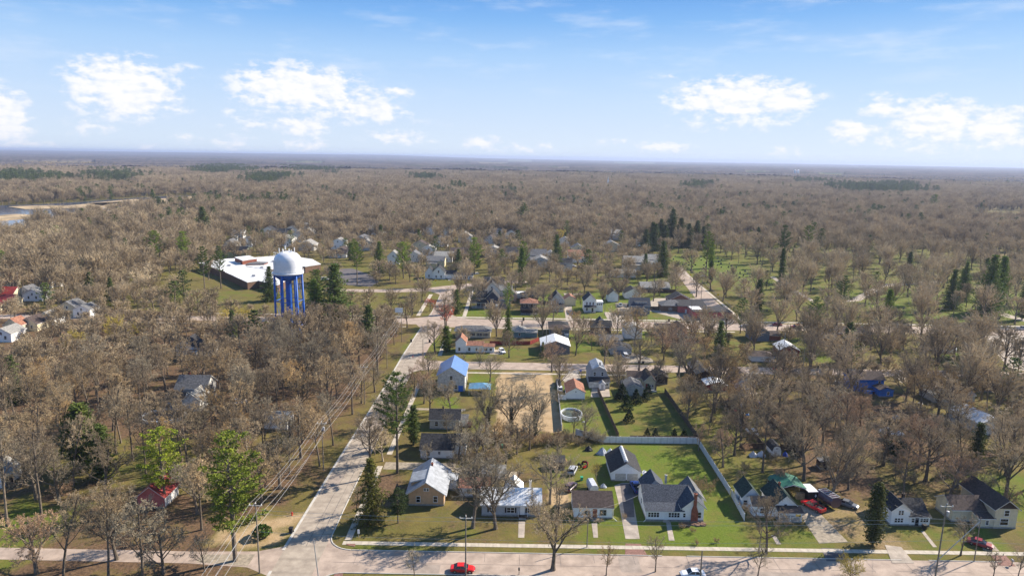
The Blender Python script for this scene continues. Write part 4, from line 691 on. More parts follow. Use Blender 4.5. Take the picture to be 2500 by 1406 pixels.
# water tower
TX, TY = at(712, 850); TX, TY = -90.6, 272.0
wt = thing('water_tower', 'tall water tower with white domed tank on blue legs', 'water tower', (TX, TY, 0)); rT = 6.3
a = MB(); a.lathe([(.02, 39.6), (1.4, 39.55), (2.7, 39.2), (3.8, 38.65), (4.6, 37.9), (5.15, 36.9), (5.45, 35.8), (5.55, 34.6), (5.55, 31.2)], 40); a.lathe([(5.55, 31.2), (6.15, 31.15), (6.15, 30.6), (6.0, 30.6), (5.6, 30.7)], 40); tank = a.build('tank', 'tank_white', wt, smooth=True)
a = MB(); a.lathe([(5.55, 31.0), (5.4, 30.2), (4.8, 29.2), (3.6, 28.3), (2.2, 27.8), (1.3, 27.6)], 40); a.build('tank_bottom', 'tank_blue', wt, smooth=True)
a = MB(); a.lathe([(1.25, 0), (1.25, 27.9)], 20); a.build('riser_pipe', 'tank_blue', wt, smooth=True)
LEG = [(5.3*math.cos(R_(22+60*k)), 5.3*math.sin(R_(22+60*k))) for k in range(6)]
for x, y in LEG: a = MB(); a.tube([(x*1.08, y*1.08, -.2), (x, y, 30.7)], [.42, .40], 14); a.build('leg', 'tank_blue', wt, smooth=True)
for zz in (9.5, 19.5):
    for k in range(6):
        s_ = 1.08-.08*zz/30.7; (x0, y0), (x1, y1) = LEG[k], LEG[(k+1) % 6]; a = MB(); a.tube([(x0*s_, y0*s_, zz), (x1*s_, y1*s_, zz)], .16, 8); a.build('strut', 'tank_blue', wt)
for z0, z1 in ((1, 9.5), (9.5, 19.5), (19.5, 30)):
    for k in range(6):
        a = MB()
        for A, B in ((LEG[k], LEG[(k+1) % 6]), (LEG[(k+1) % 6], LEG[k])):
            s0 = 1.08-.08*z0/30.7; s1 = 1.08-.08*z1/30.7; a.tube([(A[0]*s0, A[1]*s0, z0), (B[0]*s1, B[1]*s1, z1)], .05, 5)
        a.build('brace', 'tank_blue', wt)
a = MB()
for k in range(24):
    t = 2*math.pi*k/24; a.tube([(6.1*math.cos(t), 6.1*math.sin(t), 31.15), (6.1*math.cos(t), 6.1*math.sin(t), 32.2)], .04, 4)
    t2 = 2*math.pi*(k+1)/24; a.tube([(6.1*math.cos(t), 6.1*math.sin(t), 32.2), (6.1*math.cos(t2), 6.1*math.sin(t2), 32.2)], .04, 4)
a.build('walkway_railing', 'trim_white', wt)
a = MB()
for x in (-2.6, -2.2): a.tube([(x-1.8, -4.4, 31), (x-1.6, -4.1, 35.5), (x-.6, -2.4, 38.4), (x, -1.0, 39.4)], .06, 5)
a.build('ladder', 'trim_white', wt)
for k, (x, y, h) in enumerate([(-2.9, -1.0, 3.4), (-2.0, .9, 2.4), (-1.2, -1.8, 3.3), (-.9, .4, 4.6), (2.6, 1.0, 3.5), (1.9, -.6, 2.6), (3.1, -.7, 3.2), (.2, 1.8, 2.6)]):
    h *= .72; a = MB(); a.tube([(0, 0, -1.2), (0, 0, h)], .06, 6); a.box(-.16, -.14, h-1.5, .16, .14, h); a.build('antenna', 'trim_white', wt, (x, y, 38.5))
a = MB(); a.tube([(-.2, .1, 39), (-.2, .1, 49)], .05, 5); a.build('mast', 'pole_metal', wt)
a = MB(); [a.tube([(-4.9+.9*math.cos(t), .5+.9*math.sin(t), z), (-4.9+.9*math.cos(t+.785), .5+.9*math.sin(t+.785), z)], .05, 4) for t in np.arange(0, 6.28, .785) for z in (38.0, 38.9)]; a.tube([(-4.9, .5, 36.0), (-4.9, .5, 38.9)], .06, 5); a.build('hatch_railing', 'trim_white', wt)
FOOT.append((TX-9, TX+9, TY-9, TY+9))

# far houses, one thing each: (px, py of the ground at the middle, width, roof, wall, roof material)
FAR = [(130,700,9,'flat2',W,'shingle_dark'),(80,735,10,'y',W,'shingle_light'),(60,730,8,'y','aged_white','shingle_grey'),(5,700,10,'y','cream_siding','shingle_brown'),(12,735,9,'x','cream_siding','metal_red_roof'),(5,755,9,'x','cream_siding','metal_red_roof'),(70,808,8,'y','cream_siding','shingle_brown'),(30,815,7,'y','cream_siding','shingle_rust'),(112,795,8,'y',W,'shingle_light'),(165,770,9,'y','cream_siding','shingle_grey'),(200,775,8,'y',W,'shingle_grey'),(55,650,8,'y',W,'shingle_light'),(5,835,8,'y',W,'shingle_light'),
 (655,578,11,'y',W,'shingle_dark'),(690,580,11,'x','dark_grey_siding','shingle_dark'),(712,572,10,'y',W,'shingle_dark'),(742,565,10,'y',W,'shingle_light'),(695,602,10,'y',W,'shingle_light'),(722,592,9,'y','aged_white','shingle_dark'),(825,552,12,'x',W,'shingle_dark'),(748,612,10,'y','aged_white','shingle_light'),(825,608,9,'y',W,'shingle_light'),(832,628,9,'y','brown_brick','shingle_brown'),(600,603,8,'y',W,'shingle_dark'),(915,572,13,'x',W,'shingle_light'),(918,550,10,'x','cream_siding','shingle_dark'),(1010,570,10,'x',W,'shingle_brown'),(1045,574,9,'y',W,'shingle_light'),(895,612,12,'y','aged_white','shingle_light'),(880,600,12,'y','grey_siding','shingle_grey'),
 (1072,602,12,'y',W,'shingle_dark'),(1135,592,10,'y','aged_white','shingle_light'),(1125,665-28,13,'x','brown_brick','shingle_brown'),(1082,640,11,'x',W,'shingle_light'),(1062,556,9,'y',W,'shingle_dark'),(1035,548,9,'y','brown_brick','shingle_dark'),(1212,580,10,'x','aged_white','shingle_grey'),(1248,582,10,'y',W,'shingle_brown'),(1225,562-6,14,'x','slate_siding','shingle_dark'),(1205,628,11,'y','aged_white','shingle_light'),(1245,630,13,'x',W,'shingle_dark'),(1310,640,12,'x','trim_aged','shingle_grey'),(1345,640,11,'y',W,'shingle_light'),(1380,600,9,'y',W,'shingle_light'),(1412,640,12,'x',W,'shingle_rust'),(1510,585,14,'x','aged_white','shingle_light'),(1555,660,14,'x','grey_siding','shingle_light'),(1600,520,9,'y','grey_siding','shingle_light'),
 (960,645,7,'y',W,'shingle_light'),(1010,640,9,'y','aged_white','shingle_grey'),(785,552,10,'x','aged_white','shingle_light'),(560,610,9,'y','aged_white','shingle_grey'),(420,548,10,'y',W,'shingle_light'),(385,545,9,'y',W,'shingle_light'),(300,552,10,'y',W,'shingle_light'),(340,560,9,'y',W,'shingle_dark'),(220,548,10,'x','dark_grey_siding','shingle_dark'),(1375,662,10,'x','aged_white','shingle_dark'),(1610,560,12,'x','aged_white','shingle_grey'),(2215,560,10,'x',W,'shingle_grey')]
FARROOT = []
for _ in range(400):
    if len(FAR) > 92: break
    px, py = rng.uniform(560, 1600), rng.uniform(536, 655); x, y = at(px, py)
    if any((x-a[0])**2+(y-a[1])**2 < 20**2 for a in [at(q[0], q[1]) for q in FAR]) or any(x0-9 < x < x1+9 and y0-14 < y < y1+10 for x0, x1, y0, y1 in FOOT) or 1640 < px < 1760 or (750 < px < 930 and py > 640): continue
    FAR.append((px, py, rng.uniform(8, 12), rng.choice('xyy'), rng.choice((W, W, 'aged_white', 'cream_siding', 'slate_siding')), rng.choice(('shingle_dark', 'shingle_light', 'shingle_grey', 'shingle_brown'))))
for (px, py, w, rf, wm, rm_) in FAR:
    x, y = at(px, py); d = w*rng.uniform(.8, 1.1); h = rng.uniform(3.4, 5.2) if y > 350 else rng.uniform(3, 4); rf_ = 'flat' if rf == 'flat2' else rf; s_ = 1.25 if y > 450 else 1.0
    b = Bld('house', '', x-w/2*s_, y, group=None); b.box(w*s_, d*s_, h*s_, rf_, rng.uniform(2.0, 3.2)*s_, wm, rm_, ov=.4, base=False)
    b.wins([('S', w*s_*.3, 1.2, .9, 1.4), ('S', w*s_*.7, 1.2, .9, 1.4)])
    if rf == 'y': b.win('S', w*s_*.5, h*s_-.6, .8, 1.2)
    else: b.box(w*.45*s_, 3, h*s_*.7, 'shedS', .6, wm, rm_, ox=w*.2, oy=-3, base=False)
    FARROOT.append((b.root, x, y, wm, rm_, rf))
b = Bld('commercial_building', 'distant flat building with bright red roof section', at(905, 478)[0]-30, at(905, 478)[1], 'building'); b.box(45, 25, 5, 'flat', .2, 'aged_white', 'membrane_white'); b.box(30, 22, 6, 'x', 4, 'aged_white', 'metal_red_roof', ox=30, oy=2)
b = Bld('commercial_building', 'distant flat red-fronted building with pale roof', at(1120, 478)[0]-30, at(1120, 478)[1], 'building'); b.box(50, 25, 7, 'flat', .2, 'pink_block', 'membrane_white')
b = Bld('commercial_building', 'distant cluster of pale flat roofs left of the red-fronted building', at(1045, 486)[0]-20, at(1045, 486)[1], 'building'); b.box(38, 20, 6, 'flat', .2, 'aged_white', 'shingle_light'); b.box(16, 14, 9, 'y', 3, W, 'shingle_light', ox=18, oy=-8)
x, y = at(1482, 458); b = Bld('church', 'distant white church with slender steeple above the woods', x-9, y, 'church'); b.box(22, 12, 7, 'y', 6, W, 'shingle_slate'); a = MB(); a.box(9, -4, 0, 13, 0, 17); a.add([(9, -4, 17), (13, -4, 17), (13, 0, 17), (9, 0, 17), (11, -2, 33)], [(0, 1, 4), (1, 2, 4), (2, 3, 4), (3, 0, 4)]); a.build('steeple', W, b.root)
b = Bld('farm_silos', 'tiny distant white silos beside farm sheds', at(1940, 432)[0], at(1940, 432)[1], 'farm')
for k in range(2): a = MB(); a.lathe([(6, 0), (6, 34), (3, 38), (.1, 39)], 14); a.build('silo', W, b.root, (k*16, 0, 0))
b.box(30, 14, 6, 'x', 3, W, 'shingle_light', ox=25)

# ------------------------------------------------------------------ trees
def grow(mt, mc, p, d, L, r, lev, P, rg):
    """one branch: tube or ribbon, then its children"""
    n = (7, 5, 4, 3, 2, 1)[min(lev, 5)]; pts = [p.copy()]; dirs = [d.copy()]
    wob = P['wob'][min(lev, len(P['wob'])-1)]; up = P['up'][min(lev, len(P['up'])-1)]
    for i in range(n):
        d = (d+Vector((rg.gauss(0, 1), rg.gauss(0, 1), rg.gauss(0, .7)))*wob+Vector((0, 0, up))).normalized()
        p = p+d*(L/n); pts.append(p.copy()); dirs.append(d.copy())
    if lev >= P['rib']:
        w = P['w'][min(lev-P['rib'], len(P['w'])-1)]; a, b = pts[0], pts[-1]; ax = (b-a).normalized(); s_ = ax.cross(Vector((rg.gauss(0, 1), rg.gauss(0, 1), rg.gauss(0, 1)))).normalized()*w
        mc.add([tuple(a-s_), tuple(a+s_), tuple(b+s_*.45), tuple(b-s_*.45)], [(0, 1, 2, 3)])
    else:
        rad = [r*(1-(.62 if lev else .55)*i/n) for i in range(n+1)]
        if lev == 0: rad[0] *= 1.35
        (mt if lev <= 2 else mc).tube(pts, rad, (8, 6, 4, 3)[min(lev, 3)], cap=False)
    if lev >= P['max']: return
    K = P['K'][lev]; t0 = P['t0'][lev]
    for k in range(K):
        t = t0+(1-t0)*(k+rg.uniform(.1, .9))/K; f = t*n; i = min(int(f), n-1); q = pts[i].lerp(pts[i+1], f-i); dd = dirs[i+1]
        ang = R_(rg.uniform(*P['ang'][min(lev, len(P['ang'])-1)])); phi = k*2.4+rg.uniform(-.7, .7) if lev == 0 else rg.uniform(0, 6.28)
        u = dd.orthogonal().normalized(); v = dd.cross(u); nd = dd*math.cos(ang)+(u*math.cos(phi)+v*math.sin(phi))*math.sin(ang)
        if lev == 0: LL = P['h']*P['lf']*(P['prof'](t))*rg.uniform(.8, 1.15); rr = r*(1-.55*t)*P.get('rl', .5)
        else: LL = L*P['lr'][min(lev, len(P['lr'])-1)]*(1-.45*t)*rg.uniform(.75, 1.25); rr = r*(1-.6*t)*.55
        grow(mt, mc, q, nd, LL, max(rr, .012), lev+1, P, rg)
def round_prof(t): return math.sin(math.pi*min(1, max(0, (t*.86+.16))))**.6
TREE = {
 'broad': dict(h=16, r=.36, tr=.72, rib=4, max=5, K=(13, 7, 5, 4, 5), t0=(.26, .25, .2, .15, .1), ang=((38, 68), (28, 60), (25, 60), (25, 65), (20, 60)), wob=(.05, .12, .15, .18, .2), up=(.05, .09, .06, .03, .02), lf=.46, lr=(0, .55, .56, .6, .62), prof=round_prof, w=(.030, .024)),
 'vase': dict(h=17, r=.40, tr=.38, rib=4, max=5, K=(8, 9, 6, 5, 4), t0=(.45, .22, .2, .15, .1), ang=((10, 36), (20, 46), (25, 55), (25, 60), (20, 60)), wob=(.04, .08, .13, .18, .2), up=(.02, .05, .05, .03, .02), lf=.66, lr=(0, .42, .52, .6, .62), prof=lambda t: .9, w=(.030, .026), rl=.62),
 'tall': dict(h=19, r=.24, tr=.86, rib=4, max=5, K=(14, 6, 5, 4, 4), t0=(.40, .25, .2, .15, .1), ang=((28, 55), (28, 55), (25, 60), (25, 65), (20, 60)), wob=(.04, .10, .15, .18, .2), up=(.05, .12, .08, .03, .02), lf=.31, lr=(0, .55, .58, .62, .66), prof=round_prof, w=(.030, .026)),
 'dense': dict(h=13, r=.28, tr=.6, rib=4, max=5, K=(13, 7, 5, 5, 4), t0=(.2, .2, .2, .1, .1), ang=((35, 70), (28, 60), (25, 60), (25, 65), (20, 60)), wob=(.05, .12, .15, .18, .2), up=(.04, .10, .06, .03, .02), lf=.42, lr=(0, .52, .56, .58, .6), prof=round_prof, w=(.030, .026)),
 'small': dict(h=8.5, r=.13, tr=.75, rib=3, max=4, K=(12, 6, 5, 4), t0=(.22, .2, .15, .1), ang=((25, 50), (25, 50), (25, 55), (20, 60)), wob=(.04, .09, .14, .18), up=(.05, .09, .05, .03), lf=.40, lr=(0, .52, .56, .6), prof=round_prof, w=(.026, .022)),
 'bush': dict(h=4.2, r=.09, tr=.3, rib=3, max=4, K=(10, 8, 6, 4), t0=(.1, .15, .1, .1), ang=((20, 60), (22, 50), (25, 60), (20, 60)), wob=(.05, .12, .15, .18), up=(.02, .05, .04, .03), lf=.75, lr=(0, .5, .56, .6), prof=lambda t: .9, w=(.026, .022), rl=.7),
}
def bare_tree_meshes(kind, seed, lod=False):
    P = dict(TREE[kind]); rg = random.Random(seed); mt, mc = MB(), MB()
    if lod:
        P['rib'] = 2; P['max'] = 3 if kind != 'small' else 3; P['K'] = (P['K'][0]+3, 8, 7); P['w'] = (.11, .075, .065); P['lr'] = (0, .62, .62, .6)
    grow(mt, mc, Vector((0, 0, -.15)), Vector((0, 0, 1)), P['h']*P['tr'], P['r'], 0, P, rg)
    return mt, mc
def leaf_quad(mb, c, s, rg, flat=.0, asp=1.0):
    n = Vector((rg.gauss(0, 1), rg.gauss(0, 1), rg.gauss(0, 1)+flat)).normalized(); u = n.orthogonal().normalized(); a = rg.uniform(0, 6.28); v = n.cross(u)
    U = (u*math.cos(a)+v*math.sin(a))*s*asp; Vv = (v*math.cos(a)-u*math.sin(a))*s
    mb.add([tuple(c-U*.5-Vv*.3), tuple(c+U*.6), tuple(c-U*.5+Vv*.3)], [(0, 1, 2)])
def pine_meshes(seed, h=19, kind='pine', lod=False):
    rg = random.Random(seed); mt, mc = MB(), MB(); lean = Vector((rg.uniform(-.02, .02), rg.uniform(-.02, .02), 1))
    mt.tube([lean*(h*t) for t in (0, .3, .6, .85, 1)], [h*.017, h*.014, h*.010, h*.005, .03], 7, cap=False)
    if kind == 'pine': z0, nw, per, rmax, s = .28, 15, 5, .25, .62
    elif kind == 'spruce': z0, nw, per, rmax, s = .05, 26, 8, .27, .52
    elif kind == 'cedar': z0, nw, per, rmax, s = .03, 28, 8, .17, .45
    else: z0, nw, per, rmax, s = .42, 11, 5, .24, .62
    if lod: nw = int(nw*.7); s *= 1.7
    for i in range(nw):
        t = i/(nw-1); z = h*(z0+(1-z0)*t*.99)
        if kind in ('pine', 'tallpine'): prof = rmax*h*(math.sin(math.pi*(.20+.76*t))**.75)*rg.uniform(.6, 1.25)
        elif kind == 'spruce': prof = rmax*h*((1-t)**.75)*rg.uniform(.75, 1.2)+.3
        else: prof = rmax*h*(math.sin(math.pi*(.24+.74*t))**.7)
        for k in range(per):
            if kind in ('pine', 'tallpine') and rg.random() < .14: continue
            a = k*6.283/per+i*1.3+rg.uniform(-.35, .35); L = prof*(rg.uniform(.7, 1.15) if kind[-4:] == 'pine' else rg.uniform(.55, 1.25)); tilt = {'pine': .18, 'tallpine': .22, 'spruce': -.22, 'cedar': .55}[kind]
            d = Vector((math.cos(a), math.sin(a), tilt+rg.uniform(-.1, .1))).normalized(); b0 = Vector((0, 0, z))
            if kind != 'cedar' and L > 1: mt.tube([b0, b0+d*L*.9], [.06+.05*(1-t), .02], 4, cap=False)
            m = max(2, int(L/(.62 if not lod else 1.2)))
            for j in range(m):
                u = (j+.6)/m
                if kind in ('pine', 'tallpine') and u < .28: continue
                c = b0+d*(L*u)+Vector((0, 0, (.25*u*u*L if kind[-4:] == 'pine' else 0)))
                wd = (.55+.4*math.sin(math.pi*u))*(.8 if kind != 'cedar' else .6)*(1 if not lod else 1.3)
                for q in range((28 if kind[-4:] == 'pine' else 9) if not lod else 5):
                    leaf_quad(mc, c+Vector((rg.gauss(0, .5)*wd, rg.gauss(0, .5)*wd, rg.gauss(0, .15 if kind[-4:] == 'pine' else .22)*wd+.1)), s*((.56 if kind[-4:] == 'pine' else .72) if not lod else 1)*rg.uniform(.7, 1.3), rg, .9, 1.25)
    return mt, mc
def shrub_mesh(seed, w, h, n=260, cone=False, s=.42):
    rg = random.Random(seed); mt, mc = MB(), MB(); mt.tube([(0, 0, -.1), (0, 0, h*.6)], [.08, .03], 6)
    for _ in range(n):
        t = rg.random()**(1.3 if cone else .8); a = rg.uniform(0, 6.28); k = (1-t)**.8 if cone else math.sin(math.pi*min(.97, t*.85+.12))
        rr = w/2*k*rg.uniform(.6, 1.08)
        leaf_quad(mc, Vector((rr*math.cos(a), rr*math.sin(a), .15+t*(h-.2))), s*rg.uniform(.7, 1.3), rg)
    return mt, mc

PROTO_COL = bpy.data.collections.new('tree_library')       # meshes waiting to be copied; not in the scene
PM = {}
def proto(key, mt, mc, m1='bark', m2='twig'):
    PM[key] = (mt.mesh('trunk', m1), mc.mesh('crown', m2))
for kind, seeds in dict(broad=(1, 2, 3, 31, 32), vase=(4, 5, 33), tall=(6, 7, 8, 34, 35), dense=(9, 10, 36), small=(11, 12, 13, 37), bush=(14, 15)).items():
    for q, sd_ in enumerate(seeds): proto(kind+str(q), *bare_tree_meshes(kind, sd_))
for q in (0, 1): PM['bud'+str(q)] = (PM['dense'+str(q)][0], PM['dense'+str(q)][1].copy()); PM['bud'+str(q)][1].materials[0] = M['twig_shoots']
for kind, hh, seeds in (('pine', 19, (21, 22, 23)), ('tallpine', 23, (24, 25)), ('spruce', 16, (26, 27)), ('cedar', 10, (28, 29))):
    for q, sd_ in enumerate(seeds): proto(kind+str(q), *pine_meshes(sd_, hh, kind), m2='needles')
for q in range(2): proto('arbor'+str(q), *shrub_mesh(40+q, 2.6, 3.2, 420, True), m2='leaf_shrub'); proto('round'+str(q), *shrub_mesh(42+q, 2.4, 1.7, 320), m2='leaf_shrub')
PH = dict(broad=16, vase=17, tall=19, dense=13, bud=13, small=8.5, bush=4.2, pine=19, tallpine=23, spruce=16, cedar=10, arbor=3.2, round=1.7)
TREES = []          # (x, y, name, scale, kind, colour, object)
C_DK, C_LT = (.60, .60, .63, 1), (1.28, 1.22, 1.10, 1)
C_BR, C_GY, C_RD, C_YL, C_WH, C_OR, C_MV = (1, 1, 1, 1), (.90, .97, 1.05, 1), (1.7, .55, .45, 1), (1.55, 1.55, .55, 1), (2.0, 2.1, 2.2, 1), (1.18, 1.04, .78, 1), (1.08, .93, .92, 1)
CNAME = {C_DK: 'dark brown', C_LT: 'light tan', C_BR: 'brown', C_GY: 'grey', C_RD: 'red-budding', C_YL: 'yellow-green budding', C_WH: 'pale white-barked', C_OR: 'golden brown', C_MV: 'pinkish brown'}
def tree(x, y, key, s=1.0, col=C_BR, label=None, name=None, rz=None, sz=None, tcol=None):
    k = key.rstrip('0123456789')
    nm = name or {'pine': 'pine_tree', 'tallpine': 'pine_tree', 'spruce': 'spruce_tree', 'cedar': 'cedar_tree', 'arbor': 'evergreen_shrub', 'round': 'shrub', 'bush': 'bare_shrub'}.get(k, 'bare_tree')
    r = link(nm, None, None, (x, y, 0), rng.uniform(0, 6.28) if rz is None else rz); r.scale = (s, s, s if sz is None else sz)
    r['category'] = 'tree' if 'tree' in nm else 'shrub'
    a, b_ = PM[key]; t = link('trunk', a, r); c = link('crown', b_, r)
    c.color = col; t.color = tcol or ((2.4, 2.4, 2.3, 1) if col == C_WH else (1, 1, 1, 1))
    if label: tag(r, label, r['category'])
    TREES.append((x, y, nm, (s if sz is None else sz)*PH[k], k, col, r)); return r
def tp(px, py, key, s=1.0, col=C_BR, label=None, **kw): return tree(*at(px, py), key, s, col, label, **kw)

# the trees one can point at
tree(8.8, 119.4, 'vase0', 1.1, C_BR, 'many-stemmed bare tree at the kerb in front of the grey house drive', sz=1.12)
tree(-2.7, 133.9, 'vase1', 1.1, C_GY, 'big forked bare tree in front of the white-roofed grey house', sz=1.0, rz=.3); tree(-7.6, 134.2, 'broad1', 1.15, C_GY, 'dark bare tree on the lawn between tan bungalow and grey house', sz=1.2)
tree(52.4, 126.2, 'broad2', .8, C_BR, 'bare tree at the pavement in front of the white cottage', sz=.95)
tp(1600, 1395, 'small0', 1.0, C_BR, 'slim bare street tree below the chimney house walk', sz=1.1); tp(1480, 1404, 'small1', .85, C_OR, 'low bare street tree below the wide driveway'); tp(1012, 1406, 'small2', .8, C_GY, 'small bare tree at the near kerb left of the red coupe')
tp(1850, 1406, 'small1', .95, C_GY, 'bare street tree at the near kerb right of the white sedan'); tp(2345, 1355, 'small0', 1.3, C_GY, 'bare tree on the verge left of the braced pole')
tp(2075, 1408, 'bush0', 1.2, C_YL, 'tan bare shrub at the bottom edge of the photo'); tp(2425, 1410, 'small0', .8, C_GY, 'dark bare tree at the bottom edge right of the transformer pole'); tp(2485, 1410, 'small1', .8, C_GY, 'bare tree in the bottom right corner')
tp(870, 1247, 'small1', .85, C_GY, 'slim bare tree on the leafy verge beside the main street'); tp(907, 1276, 'spruce1', .98, (.95, .72, .50, 1), 'tall dark bronze cedar at the street corner', sz=.92, name='cedar_tree'); tp(972, 1276, 'pine2', .52, (.50, .55, .6, 1), 'smaller dark pine beside the tan bungalow', sz=.42)
tp(970, 1155, 'tallpine1', .95, (.75, .82, .7, 1), 'tall high-crowned pine towering beside the main street', sz=1.12); tp(1045, 1140, 'small2', .9, C_GY, 'bare tree before the dark-roofed white house'); tp(935, 1125, 'broad1', .66, C_WH, 'pale-barked bare tree leaning over the main street')
tp(915, 1110, 'small0', 1.1, C_GY, 'dark twiggy tree left of the towering pine'); tp(1010, 1085, 'cedar0', 1.1, (.8, .8, .7, 1), 'dark evergreen beside the white house with tall wing')
tp(575, 1368, 'pine0', 1.45, (1.7, 1.6, .8, 1), 'large bright green pine left of the main street', sz=1.35); tp(405, 1235, 'pine1', 1.05, (2.1, 1.9, .75, 1), 'yellow-green pine above the red-roofed garage', sz=.95); tp(205, 1150, 'cedar0', 2.6, (1.0, 1.0, .8, 1), 'broad dark olive evergreen amid the bare western woods', sz=1.7); tp(250, 1170, 'cedar1', 2.2, (.95, 1.0, .8, 1), 'lower right half of the broad olive evergreen in the western woods', sz=1.35)
tp(640, 1310, 'round0', 1.6, (2.0, 2.2, 1, 1), 'bright green shrub near the left utility pole'); tp(2130, 1330, 'cedar1', 1.35, (.95, .8, .85, 1), 'dark cedar left of the two-storey farmhouse', sz=1.35)
tp(1985, 825, 'pine2', 1.0, (.9, 1.05, .9, 1), 'single dark green pine beside the far street', sz=.98); tp(2055, 775, 'tallpine0', .85, (.8, .9, .8, 1), 'tall slender pine on the cemetery lawn', sz=.92); tp(1850, 765, 'cedar0', 1.6, (.75, .8, .8, 1), 'rounded dark cedar near the cemetery road end', sz=1.75)
for px, py, k, s, sz, L in [(2320,755,'spruce0',1.1,1.05,'dark spruce left of the paired cemetery spruces'),(2410,765,'spruce1',1.6,1.5,'broad dark spruce of the cemetery pair'),(2435,755,'cedar1',1.8,2.2,'right dark evergreen of the cemetery pair'),(2495,780,'cedar0',1.3,1.6,'dark evergreen at the right edge above the far street'),(2350,735,'spruce1',.9,1.1,'thin dark spruce behind the paired cemetery spruces'),
  (1617,675,'spruce0',1.3,1.15,'dark green spruce left of the cemetery road'),(1723,680,'tallpine1',.85,1.2,'tall thin pine at the left of the cemetery lawn'),(1735,690,'cedar1',.9,1.1,'small dark evergreen by the cemetery road'),(1735,655,'cedar0',1.2,1.5,'narrow evergreen behind the cemetery road'),
  (1910,640,'pine0',1.1,1.35,'tall dark pine standing above the cemetery woods'),(1970,625,'pine1',1.0,1.2,'rounded pine right of the tallest cemetery pine'),(1905,705,'cedar1',1.1,1.9,'narrow dark cedar inside the cemetery'),(1278,560,'pine2',1.3,1.35,'isolated dark pine beyond the town centre'),
  (1158,670,'pine0',1.2,1.15,'green pine right of the corner farmhouse'),(1275,690,'tallpine1',.8,1.0,'tall green pine rising behind the navy house'),(1273,700,'cedar0',1.2,1.8,'narrow dark cedar under the tall green pine'),(1358,660,'spruce1',1.1,1.2,'dark spruce below the yellow-budding round tree'),
  (985,680,'pine1',1.1,1.1,'bright green pine left of the corner farmhouse'),(927,665,'spruce0',1.1,1.0,'deep green spruce behind the school parking lot'),(872,695,'tallpine0',.85,1.0,'leaning green pine at the school parking lot'),(865,640,'pine2',.9,.8,'green pine behind the leaning pine'),
  (450,648,'pine0',1.1,1.1,'green pine left of the school roof'),(380,645,'pine1',1.0,1.1,'green pine furthest left of the school'),(500,715,'tallpine1',.8,1.0,'dark pine in front of the school wall, left one'),(540,705,'tallpine0',.8,.95,'dark pine in front of the school wall, right one'),
  (660,735,'spruce1',1.1,.9,'young dark spruce left of the water tower legs'),(775,770,'pine0',1.15,1.05,'dark pine directly right of the water tower'),(820,790,'spruce0',1.9,1.35,'broad dark spruce right of the water tower'),(770,790,'spruce1',1.3,1.0,'spruce in front of the pine beside the water tower'),
  (497,575,'spruce1',1.8,1.3,'dark rounded evergreen above the school roof left'),(375,510,'spruce0',1.3,1.3,'lone dark evergreen at the lake shore'),(2278,520,'pine1',1.4,1.4,'distant pine above the right-hand woods'),(1325,872,'cedar1',.5,.55,'tiny dark evergreen beside the metal-roofed barn'),
  (1240,840,'spruce1',.6,.9,'thin spruce behind the teal house'),(1240,790,'tallpine0',.5,.75,'slim evergreen beside the navy house'),(1090,858,'cedar0',1.35,.92,'bulky rounded green cedar beside the white farmhouse'),(2165,790,'cedar0',1.2,1.3,'evergreen left of the paired spruces by the street')]:
    f = 1.3 if py < 800 and k[:3] in ('spr', 'ced') else 1.12; tp(px, py, k, s*f, (1.0, 1.1, .85, 1) if 'dark' in L else (1.6, 1.65, .9, 1), L, sz=sz*f)
for i, (px, py, s) in enumerate([(1575,620,1.5),(1598,612,1.7),(1622,610,1.6),(1640,600,2.0),(1660,602,1.9),(1680,605,1.6),(1700,600,1.7),(1640,585,2.2),(1715,610,1.5),(1612,600,1.8),(1592,600,1.6)]):
    tp(px, py, 'spruce%d' % (i % 2), s*1.15, (.7, .75, .75, 1), sz=s*.85)['group'] = 'spruces in the grove by the cemetery'
for i, (px, py) in enumerate([(1580,1066),(1600,1066),(1646,1067),(1670,1066)]): tp(px, py, 'arbor%d' % (i % 2), .85, (.5, .6, .5, 1), ['leftmost', 'second', 'third', 'rightmost'][i]+' dark conical shrub behind the long white fence')
for i, (px, py, s) in enumerate([(1518,975,1.7),(1530,1000,1.5),(1535,1030,1.3),(1552,985,1.5),(1582,960,1.0),(1575,978,1.2)]): tp(px, py, 'arbor%d' % (i % 2), s*1.05, (.5, .6, .5, 1), 'dark evergreen, '+['top left', 'upper middle', 'lowest', 'right', 'topmost right', 'lower right'][i]+' of the clump beside the olive garage')
